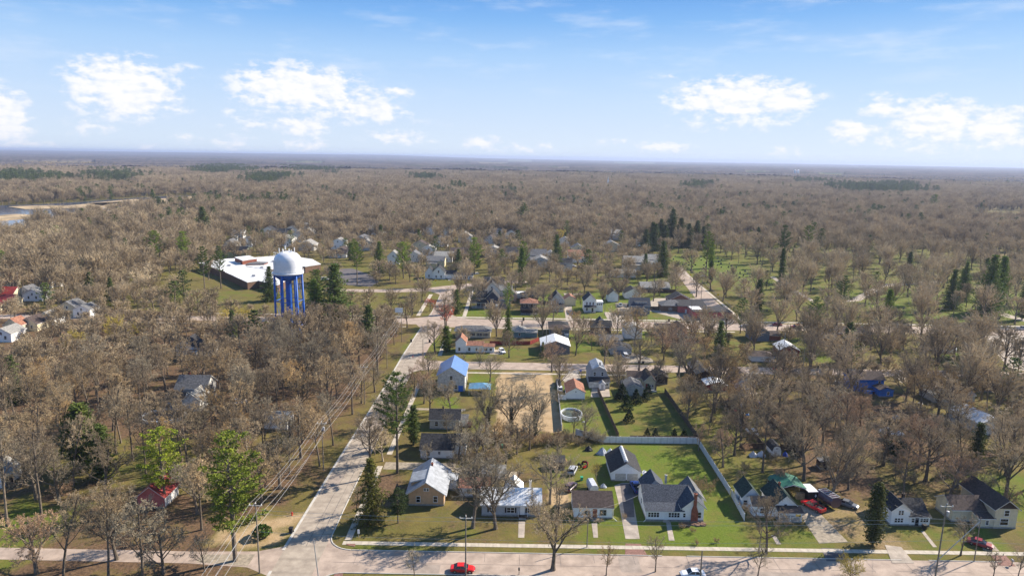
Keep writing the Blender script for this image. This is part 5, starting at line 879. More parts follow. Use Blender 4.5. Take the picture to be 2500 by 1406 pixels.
# ivy-clad trunks beside the bare lot
def ivy_tree(x, y, s, key, label, lean):
    r = tree(x, y, key, s, C_GY, label, rz=lean); rg = random.Random(int(x*7)); mc = MB()
    for k in range(900):
        t = rg.random(); a = rg.uniform(0, 6.28); rr = rg.uniform(.35, .85)*(1.15-.6*t); z = t*8.5
        leaf_quad(mc, Vector((rr*math.cos(a)+math.sin(t*3)*.5*t, rr*math.sin(a), z)), .42, rg)
    mc.build('ivy', 'ivy', r)
ivy_tree(*at(1190, 1058), .95, 'vase1', 'ivy-clad bare tree leaning left of the sandy lot', 1.0); ivy_tree(*at(1249, 1060), .95, 'vase0', 'middle ivy-covered trunk below the sandy lot', 2.2); ivy_tree(*at(1307, 1062), .9, 'vase1', 'twin ivy-covered trunks at the lower right of the sandy lot', 3.5)
for px, py, k, s, c, L in [(1680,1010,'dense0',1.15,C_BR,'large dense bare tree over the garden fence'),(1515,965,'vase1',.8,C_BR,'upright bare tree right of the gambrel house'),(1600,955,'broad2',.85,C_BR,'bare yard tree right of the cream cottage'),(1365,955,'broad0',.95,C_BR,'spreading bare tree at the upper right of the sandy lot'),(1425,1068,'broad1',.7,C_GY,'bare tree at the white fence end near the pool'),(1400,1060,'small0',1.1,C_GY,'thin bare tree in front of the above-ground pool'),(1362,1110,'dense1',.6,C_BR,'bushy bare tree above the brown flat-topped shed'),
  (1455,1180,'small2',.75,C_YL,'low greenish bare tree left of the garage drive'),(1765,1140,'broad2',.75,C_MV,'bare tree right of the white side fence'),(1705,1100,'small1',1.1,C_MV,'twiggy bare tree at the corner of the white fence'),(1808,1185,'small2',.6,C_BR,'little bare tree behind the white cottage'),(1905,1190,'dense0',.55,C_MV,'bare tree in front of the green carport'),
  (1130,905,'small0',.9,C_GY,'bare tree before the blue-roofed house, right one'),(1100,1010,'broad2',.72,C_GY,'bare tree at the south wall of the blue-roofed house'),(1050,1005,'broad1',.8,C_GY,'bare tree left of the blue-roofed house'),(1170,895,'small1',1.05,C_BR,'round bare tree on the verge of the middle street'),(1243,873,'broad0',.78,C_BR,'tall bare tree on the lawn right of the white farmhouse'),
  (1087,800,'vase0',1.05,C_BR,'large bare tree with dark trunk at the intersection'),(1090,795,'bud0',1.1,C_RD,'red-budding round tree at the intersection'),(1062,862,'broad1',.95,C_BR,'dark-trunked bare tree leaning over the main street corner'),(1050,760,'bud1',.75,C_RD,'low red-budding tree left of the main street'),(1330,755,'broad1',1.0,C_BR,'large bare tree left of the cream two-storey house'),
  (1245,745,'dense1',.75,C_MV,'pinkish bare tree before the dark orange-roofed house'),(1427,720,'vase1',.95,C_BR,'large bare tree behind the white two-storey house'),(1405,868,'vase1',.85,C_BR,'bushy bare tree with ivy base right of the metal-roofed barn'),(1445,855,'small2',1.1,C_MV,'thin pinkish tree below the charcoal cottage'),(1550,845,'broad2',1.0,C_OR,'large golden brown tree before the white block'),(1620,880,'vase0',.8,C_MV,'fan-shaped bare tree over the middle street'),
  (1720,880,'dense0',1.1,C_OR,'wide bare tree right of the blue-grey house'),(1930,880,'small2',1.0,C_BR,'bare tree behind the dark red barn'),(2100,1045,'dense1',1.1,C_MV,'pinkish bare tree in the right-hand yards'),(2125,855,'vase0',1.0,C_BR,'big fan-shaped bare tree below the far street'),(2215,960,'vase1',1.05,C_BR,'big bare tree right of the bright blue house'),(2360,940,'broad0',1.15,C_BR,'thick-trunked bare tree, left of two by the middle street'),(2385,955,'vase0',1.15,C_BR,'thick-trunked bare tree, right of two by the middle street'),
  (2455,1160,'broad1',1.2,C_BR,'dark thick bare tree above the cream house at the right'),(2380,1140,'cedar0',1.2,(.6,.6,.6,1),'dark evergreen mass by the pale barn roof'),(2190,1110,'round0',2.6,(.7,.75,.7,1),'dark rounded evergreen in the right-hand yards'),
  (148,620,'vase1',1.25,C_WH,'ghostly white-barked tree in the upper left woods'),(352,720,'vase0',.95,C_WH,'white-barked tree left of the school'),(280,845,'bud0',1.25,C_YL,'brightest yellow-green tree in the western woods'),(330,850,'bud1',1.15,C_YL,'yellow-green tree right of the brightest one'),(185,870,'bud1',1.1,C_YL,'yellow-green tree left of the brightest one'),(688,868,'dense0',1.9,C_BR,'tall bushy bare tree under the left side of the water tower'),(722,866,'dense1',2.0,C_BR,'tall bushy bare tree directly before the water tower legs'),(752,858,'dense2',1.85,C_BR,'tall bushy bare tree under the right side of the water tower'),(705,905,'broad1',1.25,C_GY,'tall grey bare tree below the water tower'),(600,810,'bud0',1.2,C_YL,'yellowish tree left of the water tower base'),(555,800,'bud1',.9,C_YL,'small yellowish tree below the school'),
  (1368,590,'bud1',1.3,C_YL,'round yellow-green tree above the dark spruce'),(965,555,'bud0',1.2,C_RD,'distant red-budding tree beyond the town'),(500,1395,'small2',1.1,C_GY,'thin bare tree left of the large bright pine'),(285,1365,'vase1',.95,C_GY,'clustered dark-trunked tree in the lower left woods'),(90,1400,'dense0',1.35,C_MV,'wide pinkish bare tree in the bottom left corner'),(400,1400,'dense1',1.1,C_GY,'wide grey bare tree below the red-roofed garage')]:
    if k == 'round0': tp(px, py, k, s, c, L)
    else: tp(px, py, k, s, c, L)

for i, (px, py, k, s_, c) in enumerate([(1128,1165,'dense0',.75,C_BR),(1165,1152,'broad3',.8,C_GY),(1205,1158,'dense1',.72,C_BR),(1235,1135,'dense2',.8,C_BR),(1120,1118,'broad4',.72,C_GY),(1262,1108,'dense0',.85,C_BR),(1292,1098,'broad0',.72,C_GY),(1212,1098,'dense2',.8,C_OR),(1180,1110,'broad2',.72,C_DK),(905,1135,'broad1',.85,C_DK),(940,1085,'broad3',.85,C_GY),(958,1045,'broad4',.8,C_GY),(985,1000,'dense1',.85,C_BR),(1010,965,'dense2',.85,C_MV),(1035,985,'broad0',.7,C_MV),
  (1640,850,'broad3',.8,C_BR),(1690,840,'dense2',.9,C_OR),(1475,890,'vase2',.85,C_BR),(1560,905,'broad4',.9,C_GY),(1150,755,'broad0',.8,C_GY),(1245,735,'broad3',1.0,C_BR),(1510,735,'vase2',.85,C_BR),(1595,735,'broad4',.85,C_GY),(1640,705,'dense0',.95,C_BR),(1700,725,'broad1',.9,C_BR),(1215,800,'small2',1.3,C_GY),(1350,790,'broad2',.8,C_BR),(1400,800,'dense1',.8,C_OR)]):
    tp(px, py, k, s_*1.12, c)
# scattered woodland and yard trees
CLEAR = [(-34, 104, 124, 141), (25, 52.8, 138, 180), (-5, 15, 186, 243), (16, 30, 187, 228), (31, 51, 183, 218), (14, 25, 141, 178), (-26, 118, 325, 350), (128, 175, 425, 560), (-27, -12, 141, 166), (-25, 12, 240, 262), (14, 100, 326, 352), (-32, 12, 164, 176), (-86, -72, 128, 142), (-62, -45, 118, 142), (60, 85, 128, 148), (117, 132, 208, 224), (-44.5, -30, 60, 420), (-50, 200, 60, 117.2), (-97, -70, 116, 142), (-62, -44, 100, 142), (-108, -92, 182, 199), (-72, -60, 176, 186), (84, 112, 127, 138), (133, 150, 180, 190)]
OPEN_IN_FRONT = [at(*p) for p in [(720, 835), (480, 730), (660, 690), (860, 700)]]
def dist_poly_clear(x, y):
    for x0, x1, y0, y1, poly in ROADS:
        if x0-1.5 < x < x1+1.5 and y0-1.5 < y < y1+1.5:
            for dx, dy in ((0, 0), (1.4, 0), (-1.4, 0), (0, 1.4), (0, -1.4)):
                if inside(x+dx, y+dy, poly): return False
    for x0, x1, y0, y1 in FOOT:
        if x0-2.2 < x < x1+2.2 and y0-2.6 < y < y1+2.2: return False
    return True
def zone(x, y):
    """spacing (m), kinds, colours for a place"""
    if x < -48 and y < 330: return (7.4, ('tall', 'tall', 'tall', 'broad', 'dense'), (C_BR, C_GY, C_GY, C_OR, C_LT, C_BR, C_DK))
    if x < -190 and y < 520: return (9.0, ('broad', 'dense', 'vase'), (C_BR, C_MV, C_GY, C_OR))
    if y < 240 and x > 52: return (8.4, ('tall', 'broad', 'dense', 'small', 'vase'), (C_BR, C_MV, C_GY, C_OR, C_BR, C_DK))
    if y < 240: return (13, ('small', 'broad', 'small'), (C_BR, C_GY))
    if y < 330: return (10.5 if x > 60 else 15, ('broad', 'vase', 'dense', 'small'), (C_BR, C_MV, C_OR, C_BR))
    if x > 120 and y < 620: return (17.5, ('broad', 'vase', 'vase', 'broad', 'tall'), (C_BR, C_GY, C_MV))
    if y < 640: return (13.5 if x > -230 else 11.5, ('broad', 'vase', 'dense', 'broad'), (C_BR, C_GY, C_MV, C_OR, C_BR))
    return (10.5, ('broad', 'dense', 'vase'), (C_BR, C_GY, C_MV, C_OR))
SIGHT = [(118, 131, 222, 30), (-107, -92, 199, 26), (-110, -96, 188, 20), (-69, -61, 185, 25), (-84, -75, 140, 28), (138, 148, 190, 18), (107, 118, 268, 20), (-131, -116, 255, 18), (52, 66, 225, 12), (69, 76, 173, 14), (-58, -47, 120, 12)]+[(x-5, x+5, y, 34) for (_, x, y, _, _, _) in FARROOT if y < 460 and x < -150]+[(x-5, x+5, y, 30) for (_, x, y, _, _, _) in FARROOT if y > 420]+[(112, 172, 560, 60), (-60, -20, 434, 30), (-230, -140, 395, 30)]+[(a_, b_, c_, 9) for (a_, b_, c_, d_) in FOOT if 240 < c_ < 420]
def sight(x, y): return any(y0-dp < y < y0 and x0 < x*y0/y < x1 for x0, x1, y0, dp in SIGHT)
SPOTS = []; cell = {}
def near_ok(x, y, d):
    cx, cy = int(x//20), int(y//20)
    for i_ in (-1, 0, 1):
        for j_ in (-1, 0, 1):
            for (a, b_) in cell.get((cx+i_, cy+j_), ()):
                if (a-x)**2+(b_-y)**2 < d*d: return False
    return True
def put(x, y): cell.setdefault((int(x//20), int(y//20)), []).append((x, y))
for t in TREES: put(t[0], t[1])
tries = 0
while tries < 60000:
    tries += 1; y = 108+(700-108)*rng.random()**.8; x = rng.uniform(-.82, .82)*y
    d, kinds, cols = zone(x, y)
    if any(a < x < b_ and c < y < e for a, b_, c, e in CLEAR) or inside(x, y, LAKE) or inside(x, y, OPEN_IN_FRONT): continue
    if y > 330 and -300 < x < -50 and y < 480 and vnoise(np.array([x]), np.array([y]), 40, 2)[0] < .4: continue
    if sight(x, y) or not near_ok(x, y, d*rng.uniform(.75, 1.1)) or not dist_poly_clear(x, y): continue
    put(x, y); SPOTS.append((x, y, rng.choice(kinds), rng.choice(cols)))
def vis(x, y):
    px, py = project(x, y, 8); return -60 < px < 2560 and py < 1480
SPOTS = [s_ for s_ in SPOTS if vis(s_[0], s_[1])]; SPOTS.sort(key=lambda s_: s_[0]**2+s_[1]**2)
n_bare = sum(1 for t in TREES if t[2] == 'bare_tree'); N_IND = 298-n_bare
for (x, y, k, c) in SPOTS[:N_IND]:
    n = len([q for q in PM if q.rstrip('0123456789') == k]); s = (rng.uniform(.85, 1.2) if x < -48 or x > 55 else rng.uniform(.65, .95))*(1.15 if k == 'dense' else 1); tree(x, y, k+str(rng.randrange(n)), s, c, sz=s*rng.uniform(.9, 1.12))
REST = SPOTS[N_IND:]
# undergrowth shrubs near the camera
for _ in range(70):
    y = rng.uniform(112, 230); x = rng.choice([rng.uniform(-.78*y, -50), rng.uniform(55, .78*y), rng.uniform(-14, 14) if 178 < y < 187 else rng.uniform(60, .78*y)])
    if any(a < x < b_ and c < y < e for a, b_, c, e in CLEAR) or not dist_poly_clear(x, y): continue
    tree(x, y, 'bush%d' % rng.randrange(2), rng.uniform(.6, 1.1), rng.choice((C_BR, C_MV, C_OR, C_GY)))
for px in range(1150, 1480, 22): tp(px, 1078+rng.uniform(-8, 10), 'bush%d' % rng.randrange(2), rng.uniform(.7, 1.2), rng.choice((C_BR, C_GY, C_MV)))
for px, py, s in [(1712,1210,1.3),(1690,1300,.35),(1665,1290,.35),(1525,1265,.3),(1290,745,1.0),(1335,765,.9)]: tp(px, py, 'bush0', s, C_OR)
for px, py in [(1700,1330),(1750,1325)]: tp(px, py, 'bush1', .35, C_OR)

# ---- the rest of the woodland: one object, instanced by geometry nodes
LIB = []
EVER = [(-50,150,428,452),(240,330,424,440),(490,600,406,424),(620,710,428,444),(700,790,406,422),(805,850,478,500),(2060,2230,452,474),(625,690,478,500),(1070,1100,455,475),(1690,1730,448,462),(1000,1060,430,442),(1980,2010,440,450)]
def stand(x, y):
    px, py = project(x, y, 8); px += (vnoise(np.array([x]), np.array([y]), 120, 71)[0]-.5)*110; py += (vnoise(np.array([x]), np.array([y]), 160, 72)[0]-.5)*16; return any(a < px < b_ and c < py < e for a, b_, c, e in EVER)
def lib(name, mt, mc, m1, m2, color):
    mb = MB(); mb.add(mt.V, mt.F, 0); mb.add(mc.V, mc.F, 1); me = mb.mesh(name, [m1, m2]); o = bpy.data.objects.new('%03d_%s' % (len(LIB), name), me); o.color = color; PROTO_COL.objects.link(o); LIB.append(name); return len(LIB)-1
IDX = {}
for kind in ('broad', 'vase', 'dense', 'tall', 'small'):
    for c in (C_BR, C_GY, C_MV, C_OR, C_RD, C_YL, C_DK, C_LT):
        mt, mc = bare_tree_meshes(kind, rng.randrange(10**6), True)
        IDX[(kind, c)] = lib(kind, mt, mc, 'bark', 'twig', tuple(v*.86 for v in c[:3])+(1,))
for kind, hh in (('pine', 20), ('spruce', 17)): IDX[(kind, 0)] = lib(kind, *pine_meshes(77, hh, kind, True), 'bark', 'needles', (.8, .85, .75, 1))
def grove(seed, cols, n=26, R=34, ev=0):
    rg = random.Random(seed); mt, mc = MB(), MB()
    for _ in range(n):
        x, y = rg.uniform(-R, R), rg.uniform(-R, R); h = rg.uniform(12, 18); w = rg.uniform(5.0, 7.5)
        mt.box(x-.2, y-.2, 0, x+.2, y+.2, h*.5)
        for k in range(85):
            a = rg.uniform(0, 6.28); e = math.acos(rg.uniform(-.35, 1)); q = rg.uniform(.35, 1.0)**.5; dv = Vector((math.cos(a)*math.sin(e), math.sin(a)*math.sin(e), math.cos(e)))
            p = Vector((x, y, h*.62))+Vector((dv.x*w*q*.75, dv.y*w*q*.75, dv.z*h*.38*q)); s_ = dv.cross(Vector((rg.gauss(0, 1), rg.gauss(0, 1), rg.gauss(0, 1)))).normalized()*.28
            tip = p+(dv+Vector((0, 0, .5)))*1.7; mc.add([tuple(p-s_), tuple(p+s_), tuple(tip)], [(0, 1, 2)])
    return mt, mc
for sd_, c in enumerate((C_BR, C_GY, C_DK, C_DK, C_LT, C_LT)): IDX[('grove', sd_)] = lib('grove', *grove(300+sd_, c), 'bark', 'twig', tuple(v*.68 for v in c[:3])+(1,))
pts, pid, prot, pscl = [], [], [], []
def addp(x, y, i_, s, sz=None): pts.append((x, y, 0)); pid.append(i_); prot.append((0, 0, rng.uniform(0, 6.28))); pscl.append((s, s, sz or s))
for (x, y, k, c) in REST:
    r_ = rng.random(); c = C_RD if r_ < .012 else (C_YL if r_ < .03 else c)
    if rng.random() < .06: addp(x, y, IDX[(rng.choice(('pine', 'spruce')), 0)], rng.uniform(.6, 1.0)); continue
    s = rng.uniform(.85, 1.15)*(1.12 if x < -230 else 1.12 if x > 120 else .86 if y < 640 else 1.05)*(.8 if k == 'tall' else 1); addp(x, y, IDX[(k, c)], s, s*rng.uniform(.88, 1.08))
FIELDS = [(at(2270,500),at(2500,560),.6)]
def is_field(x, y):
    px, py = project(x, y, 0)
    return (2370 < px < 2500 and 515 < py < 545) or (300 < px < 520 and 452 < py < 460) or inside(x, y, LAKE)
y = 690.0
while y < 1500:
    sp = 10.5 if y < 1000 else 12; w = .80*y; x = -w
    while x < w:
        xx, yy = x+rng.uniform(-.45, .45)*sp, y+rng.uniform(-.45, .45)*sp
        if not is_field(xx, yy):
            ev = vnoise(np.array([xx]), np.array([yy]), 90, 21)[0]
            if rng.random() < (.5 if ev > .78 else .035) or (stand(xx, yy) and rng.random() < .6): addp(xx, yy, IDX[(rng.choice(('pine', 'spruce')), 0)], rng.uniform(.7, 1.0))
            else:
                q = vnoise(np.array([xx]), np.array([yy]), 70, 33)[0]; c = rng.choice((C_BR, C_GY, C_DK, C_DK) if q < .38 else (C_BR, C_GY, C_MV, C_OR) if q < .66 else (C_LT, C_OR, C_LT, C_BR)); c = C_RD if rng.random() < .012 else c
                s = rng.uniform(.9, 1.25); addp(xx, yy, IDX[(rng.choice(('broad', 'dense', 'vase')), c)], s, s*rng.uniform(.85, 1.1))
        x += sp
    y += sp
while y < 3600:
    sp = 52; w = .80*y; x = -w
    while x < w:
        xx, yy = x+rng.uniform(-.3, .3)*sp, y+rng.uniform(-.3, .3)*sp
        q = vnoise(np.array([xx]), np.array([yy]), 260, 35)[0]*.7+rng.random()*.3
        if stand(xx, yy):
            for _ in range(9): addp(xx+rng.uniform(-26, 26), yy+rng.uniform(-26, 26), IDX[('pine', 0)], rng.uniform(.9, 1.3))
        elif not is_field(xx, yy): addp(xx, yy, IDX[('grove', rng.choice((2, 3) if q < .36 else (0, 1) if q < .62 else (4, 5)))], rng.uniform(.95, 1.12), rng.uniform(.8, 1.2))
        if rng.random() < .12: addp(xx, yy, IDX[(rng.choice(('pine', 'spruce')), 0)], rng.uniform(.9, 1.2))
        x += sp
    y += sp
me = bpy.data.meshes.new('woodland'); me.from_pydata(pts, [], [])
for nm, typ, arr in (('idx', 'INT', pid), ('rot', 'FLOAT_VECTOR', prot), ('scl', 'FLOAT_VECTOR', pscl)):
    a_ = me.attributes.new(nm, typ, 'POINT'); a_.data.foreach_set('value' if typ == 'INT' else 'vector', np.array(arr, dtype=np.int32 if typ == 'INT' else np.float32).ravel())
woods = bpy.data.objects.new('woodland', me); COL.objects.link(woods); woods['kind'] = 'stuff'
ng = bpy.data.node_groups.new('scatter_woodland', 'GeometryNodeTree'); ng.interface.new_socket('Geometry', in_out='INPUT', socket_type='NodeSocketGeometry'); ng.interface.new_socket('Geometry', in_out='OUTPUT', socket_type='NodeSocketGeometry')
gi, go = ng.nodes.new('NodeGroupInput'), ng.nodes.new('NodeGroupOutput'); iop = ng.nodes.new('GeometryNodeInstanceOnPoints'); ci = ng.nodes.new('GeometryNodeCollectionInfo'); ci.inputs[0].default_value = PROTO_COL; ci.inputs[1].default_value = True; ci.inputs[2].default_value = True
m2p = ng.nodes.new('GeometryNodeMeshToPoints')
def named(n, t): a = ng.nodes.new('GeometryNodeInputNamedAttribute'); a.data_type = t; a.inputs[0].default_value = n; return a.outputs[0]
e2r = ng.nodes.new('FunctionNodeEulerToRotation'); ng.links.new(named('rot', 'FLOAT_VECTOR'), e2r.inputs[0])
ng.links.new(gi.outputs[0], m2p.inputs[0]); ng.links.new(m2p.outputs[0], iop.inputs['Points']); ng.links.new(ci.outputs[0], iop.inputs['Instance']); iop.inputs['Pick Instance'].default_value = True
ng.links.new(named('idx', 'INT'), iop.inputs['Instance Index']); ng.links.new(e2r.outputs[0], iop.inputs['Rotation']); ng.links.new(named('scl', 'FLOAT_VECTOR'), iop.inputs['Scale']); ng.links.new(iop.outputs[0], go.inputs[0])
md = woods.modifiers.new('scatter', 'NODES'); md.node_group = ng
print('woodland instances', len(pts), 'individual bare', N_IND+n_bare, 'rest', len(REST))

# ---- far canopy to the horizon
na, nr = 900, 170
th = np.linspace(-R_(44), R_(44), na); rr_ = 3300*(29000/3300)**np.linspace(0, 1, nr)
TH, RR = np.meshgrid(th, rr_); X = RR*np.sin(TH); Y = RR*np.cos(TH)
big_ = vnoise(X, Y, 900, 50); mid_ = vnoise(X, Y, 260, 51); sm = vnoise(X, Y, 55, 52); hsh = nrng.rand(*X.shape)
hgt = 8+7*sm+6*hsh+8*mid_
field = ((vnoise(X, Y, 620, 53)*.7+vnoise(X, Y, 240, 54)*.3) > .82)
for a_, b2, c_, d_ in [(1340,1392,409,414),(1820,1880,420,424),(1600,1720,452,458),(1170,1240,398,401),(700,790,396,399),(60,230,396,401),(2000,2060,424,430),(1240,1300,392,396),(1500,1600,398,400)]:
    x_, y_ = at(a_, d_, 10); x2, y2 = at(b2, c_, 10); field |= (TH > math.atan2(x_, y_)) & (TH < math.atan2(x2, y2)) & (Y > y_) & (Y < y2)
hill = 40*np.clip((RR-9000)/9000, 0, 1)*(vnoise(X, Y, 5200, 55)-.35)
left = np.exp(-((TH+R_(24))/R_(17))**2); hill += left*np.clip((RR-9000)/8000, 0, 1)*60*np.clip(vnoise(X, Y, 6000, 58)+.2, 0, 1)
hill += 34*np.exp(-((TH+R_(10))/R_(5))**2)*np.clip((RR-15000)/8000, 0, 1)
hgt = np.where(field, 6.0, hgt)+hill
ever = (vnoise(X, Y, 300, 56)*.7+vnoise(X, Y, 80, 57)*.3) > .78
i = np.arange(na*nr).reshape(nr, na); Fc = np.stack([i[:-1, :-1].ravel(), i[:-1, 1:].ravel(), i[1:, 1:].ravel(), i[1:, :-1].ravel()], 1)
cm = bpy.data.materials.new('far_canopy'); cm.use_nodes = True; nt = cm.node_tree; b_ = nt.nodes['Principled BSDF']; b_.inputs['Roughness'].default_value = 1; b_.inputs['Specular IOR Level'].default_value = 0
geo = nn(nt, 'ShaderNodeNewGeometry')
t1 = mix_(nt, maprange(nt, gnoise(.0022, 6), .44, .56), (.075, .070, .070), (.145, .122, .112)); t1 = mix_(nt, maprange(nt, gnoise(.03, 6), .35, .65, 0, .6), t1, (.055, .052, .055))
t1 = mix_(nt, attr('evergreen'), t1, (.030, .048, .028)); t1 = mix_(nt, attr('field'), t1, mix_(nt, maprange(nt, gnoise(.002, 2), .45, .55), (.19, .16, .10), (.085, .12, .05))); nt.links.new(t1, b_.inputs['Base Color'])
fw = grid_mesh('far_woods', np.stack([X.ravel(), Y.ravel(), hgt.ravel()], 1), Fc, dict(field=field*1.0, evergreen=ever*.8), cm); fw['kind'] = 'stuff'

# ------------------------------------------------------------------ vehicles
def make_car(paint, kind='sedan'):
    """root at the ground centre, nose towards +X"""
    root = link({'sedan': 'parked_car', 'suv': 'parked_car', 'pickup': 'pickup_truck', 'van': 'parked_van'}[kind], None)
    if kind == 'sedan': st = [(-2.35, .70, .45, .72), (-2.2, .86, .30, .92), (-1.5, .90, .26, .98), (-.6, .91, .24, .95), (.6, .91, .24, .95), (1.1, .90, .26, .93), (2.0, .86, .30, .80), (2.38, .66, .42, .62)]; cab = [(-1.75, .97), (-.95, 1.38), (.25, 1.42), (1.15, .94)]; wx = (-1.4, 1.42)
    elif kind == 'suv': st = [(-2.3, .78, .5, .95), (-2.2, .90, .35, 1.05), (-1.4, .93, .32, 1.08), (.6, .93, .30, 1.06), (1.2, .92, .32, 1.05), (2.1, .88, .38, .95), (2.35, .70, .5, .75)]; cab = [(-2.15, 1.05), (-1.85, 1.66), (.15, 1.70), (1.05, 1.05)]; wx = (-1.4, 1.4)
    elif kind == 'van': st = [(-2.6, .85, .5, 1.2), (-2.55, .95, .38, 1.25), (.8, .95, .35, 1.2), (1.6, .93, .36, 1.1), (2.4, .86, .42, .95), (2.55, .7, .5, .8)]; cab = [(-2.5, 1.2), (-2.4, 2.0), (.9, 2.05), (1.75, 1.12)]; wx = (-1.7, 1.65)
    else: st = [(-2.85, .86, .55, 1.05), (-2.8, .95, .45, 1.1), (-.6, .96, .42, 1.1), (.9, .96, .42, 1.1), (1.5, .95, .44, 1.12), (2.5, .92, .48, 1.05), (2.8, .80, .55, .9)]; cab = [(-.75, 1.1), (-.6, 1.78), (.7, 1.80), (1.45, 1.12)]; wx = (-1.8, 1.85)
    mb = MB(); ring = []
    for x, hw, z0, z1 in st: ring += [(x, -hw*.86, z0), (x, -hw, z0+.12), (x, -hw, z1-.16), (x, -hw*.82, z1), (x, hw*.82, z1), (x, hw, z1-.16), (x, hw, z0+.12), (x, hw*.86, z0)]
    n = len(st); F = [(i*8+j, (i+1)*8+j, (i+1)*8+(j+1) % 8, i*8+(j+1) % 8) for i in range(n-1) for j in range(8)]+[tuple(range(8)), tuple((n-1)*8+j for j in range(7, -1, -1))]
    mb.add(ring, F); mb.build('body', 'paint_'+paint, root)
    hw = max(s[1] for s in st); (x0, z0), (x1, z1), (x2, z2), (x3, z3) = cab; hb, ht = hw*.88, hw*.70
    g = MB(); V = [(x0, -hb, z0-.05), (x3, -hb, z3-.05), (x3, hb, z3-.05), (x0, hb, z0-.05), (x1, -ht, z1), (x2, -ht, z2), (x2, ht, z2), (x1, ht, z1)]; g.add(V, [(0, 3, 2, 1), (4, 5, 6, 7), (0, 1, 5, 4), (1, 2, 6, 5), (2, 3, 7, 6), (3, 0, 4, 7)]); g.build('cabin_glass', 'glass_dark', root)
    g = MB(); g.box(x1-.03, -ht-.02, min(z1, z2)-.02, x2+.05, ht+.02, max(z1, z2)+.03)
    for sx in (-1, 1):
        for (xa, za), (xb, zb) in (((x0, z0), (x1, z1)), ((x3, z3), (x2, z2)), (((x0+x3)/2, z0), ((x1+x2)/2, z1))): g.tube([(xa, sx*(hb+.01), za-.04), (xb, sx*(ht+.01), zb)], .05, 4)
    g.build('roof', 'paint_'+paint, root)
    if kind == 'pickup':
        g = MB(); g.box(-2.72, -.78, 1.0, -.85, .78, 1.115); g.build('bed_liner', 'black_plastic', root); g = MB()
        for sx in (-1, 1): g.box(-2.8, sx*.86-.08, 1.08, -.8, sx*.86+.08, 1.24)
        g.box(-2.84, -.86, 1.08, -2.74, .86, 1.24); g.build('bed_rail', 'paint_'+paint, root)
    for x in wx:
        for sx in (-1, 1):
            g = MB(); R = .36 if kind in ('pickup', 'suv', 'van') else .33; k = 14
            g.add([(x+R*math.cos(6.283*j/k), sx*(hw+e), R+R*math.sin(6.283*j/k)) for e in (-.2, .015) for j in range(k)], [(j, (j+1) % k, k+(j+1) % k, k+j) for j in range(k)]+[tuple(range(k)), tuple(range(2*k-1, k-1, -1))]); w = g.build('wheel', 'rubber', root)
            g = MB(); R2 = R*.6; g.add([(x+R2*math.cos(6.283*j/10), sx*(hw+.02), R+R2*math.sin(6.283*j/10)) for j in range(10)]+[(x, sx*(hw+.03), R)], [(j, (j+1) % 10, 10) for j in range(10)]); g.build('rim', 'chrome', w)
    xf, xb = st[-1][0], st[0][0]
    for sx in (-1, 1):
        g = MB(); g.box(xf-.12, sx*.58-.16, st[-1][3]-.2, xf+.015, sx*.58+.16, st[-1][3]-.05); g.build('headlight', 'lamp_lens', root)
        g = MB(); g.box(xb-.015, sx*.62-.14, st[0][3]-.2, xb+.08, sx*.62+.14, st[0][3]-.05); g.build('tail_light', 'tail_lens', root)
    g = MB(); g.box(xf-.1, -.6, .36, xf+.05, .6, .5); g.build('bumper', 'black_plastic', root)
    return root
CARS = {}
def car(x, y, deg, paint, kind, label, cat=None):
    cat = cat or {'sedan': 'car', 'suv': 'car', 'pickup': 'truck', 'van': 'van'}[kind]; k = (paint, kind)
    if k not in CARS:
        r = make_car(paint, kind); CARS[k] = r; r.location = (x, y, .02); r.rotation_euler = (0, 0, R_(deg)); tag(r, label, cat)
    else: copy_tree(CARS[k], (x, y, .02), R_(deg), label)
    FOOT.append((x-2.5, x+2.5, y-2.5, y+2.5))
car(-8.6, 118.5, 0, 'red', 'sedan', 'bright red coupe parked at the near kerb'); car(35.4, 118.0, 180, 'white', 'sedan', 'white sedan with dark sunroof at the bottom edge')
car(30.6, 152.6, 95, 'blue', 'pickup', 'dark blue pickup parked in front of the white garage'); car(69.9, 144.8, 118, 'red', 'pickup', 'red pickup with open loaded bed beside the dark tank trailer')
car(98.6, 130.4, -38, 'dark_red', 'sedan', 'dark red car under trees before the cream house'); car(16.1, 161.2, 72, 'silver', 'suv', 'silver hatchback on grass beside the wooden picnic bench')
car(14.9, 152.3, 60, 'purple', 'suv', 'weathered dusty car in shade left of the white utility trailer'); car(78.5, 146.2, -40, 'grey', 'sedan', 'grey car half hidden right of the tank trailer')
car(-85.5, 205.5, 30, 'white', 'suv', 'light car with glinting roof in the western woods'); car(16.8, 229.2, 88, 'black', 'pickup', 'black pickup left of the rusty-roofed garage'); car(17.0, 223.0, 88, 'white', 'suv', 'white utility vehicle parked below the black pickup')
car(45.8, 263.5, 95, 'white', 'van', 'white van in front of the grey garage'); car(-3.6, 268.0, -70, 'white', 'suv', 'white car beside the salmon-roofed farmhouse')
car(58.8, 361.0, 80, 'white', 'pickup', 'white pickup in the paved drive of the white two-storey house'); car(63.3, 361.0, 80, 'black', 'suv', 'black car right of the white pickup in the paved drive')
car(136.0, 318.3, 178, 'dark_red', 'suv', 'dark red car on the far street beside the single pine'); car(129.0, 322.5, 0, 'dark_red', 'sedan', 'maroon car passing on the far street'); car(248, 322.5, 0, 'silver', 'pickup', 'silver pickup driving on the far street at the right')
car(102.3, 250.2, 160, 'red', 'suv', 'red car with black top on the middle street verge'); car(106.0, 246.0, 120, 'black', 'sedan', 'black car beside the red car near the middle street'); car(70.6, 188.0, 100, 'white', 'suv', 'pale car between tree shadows above the garden shed')
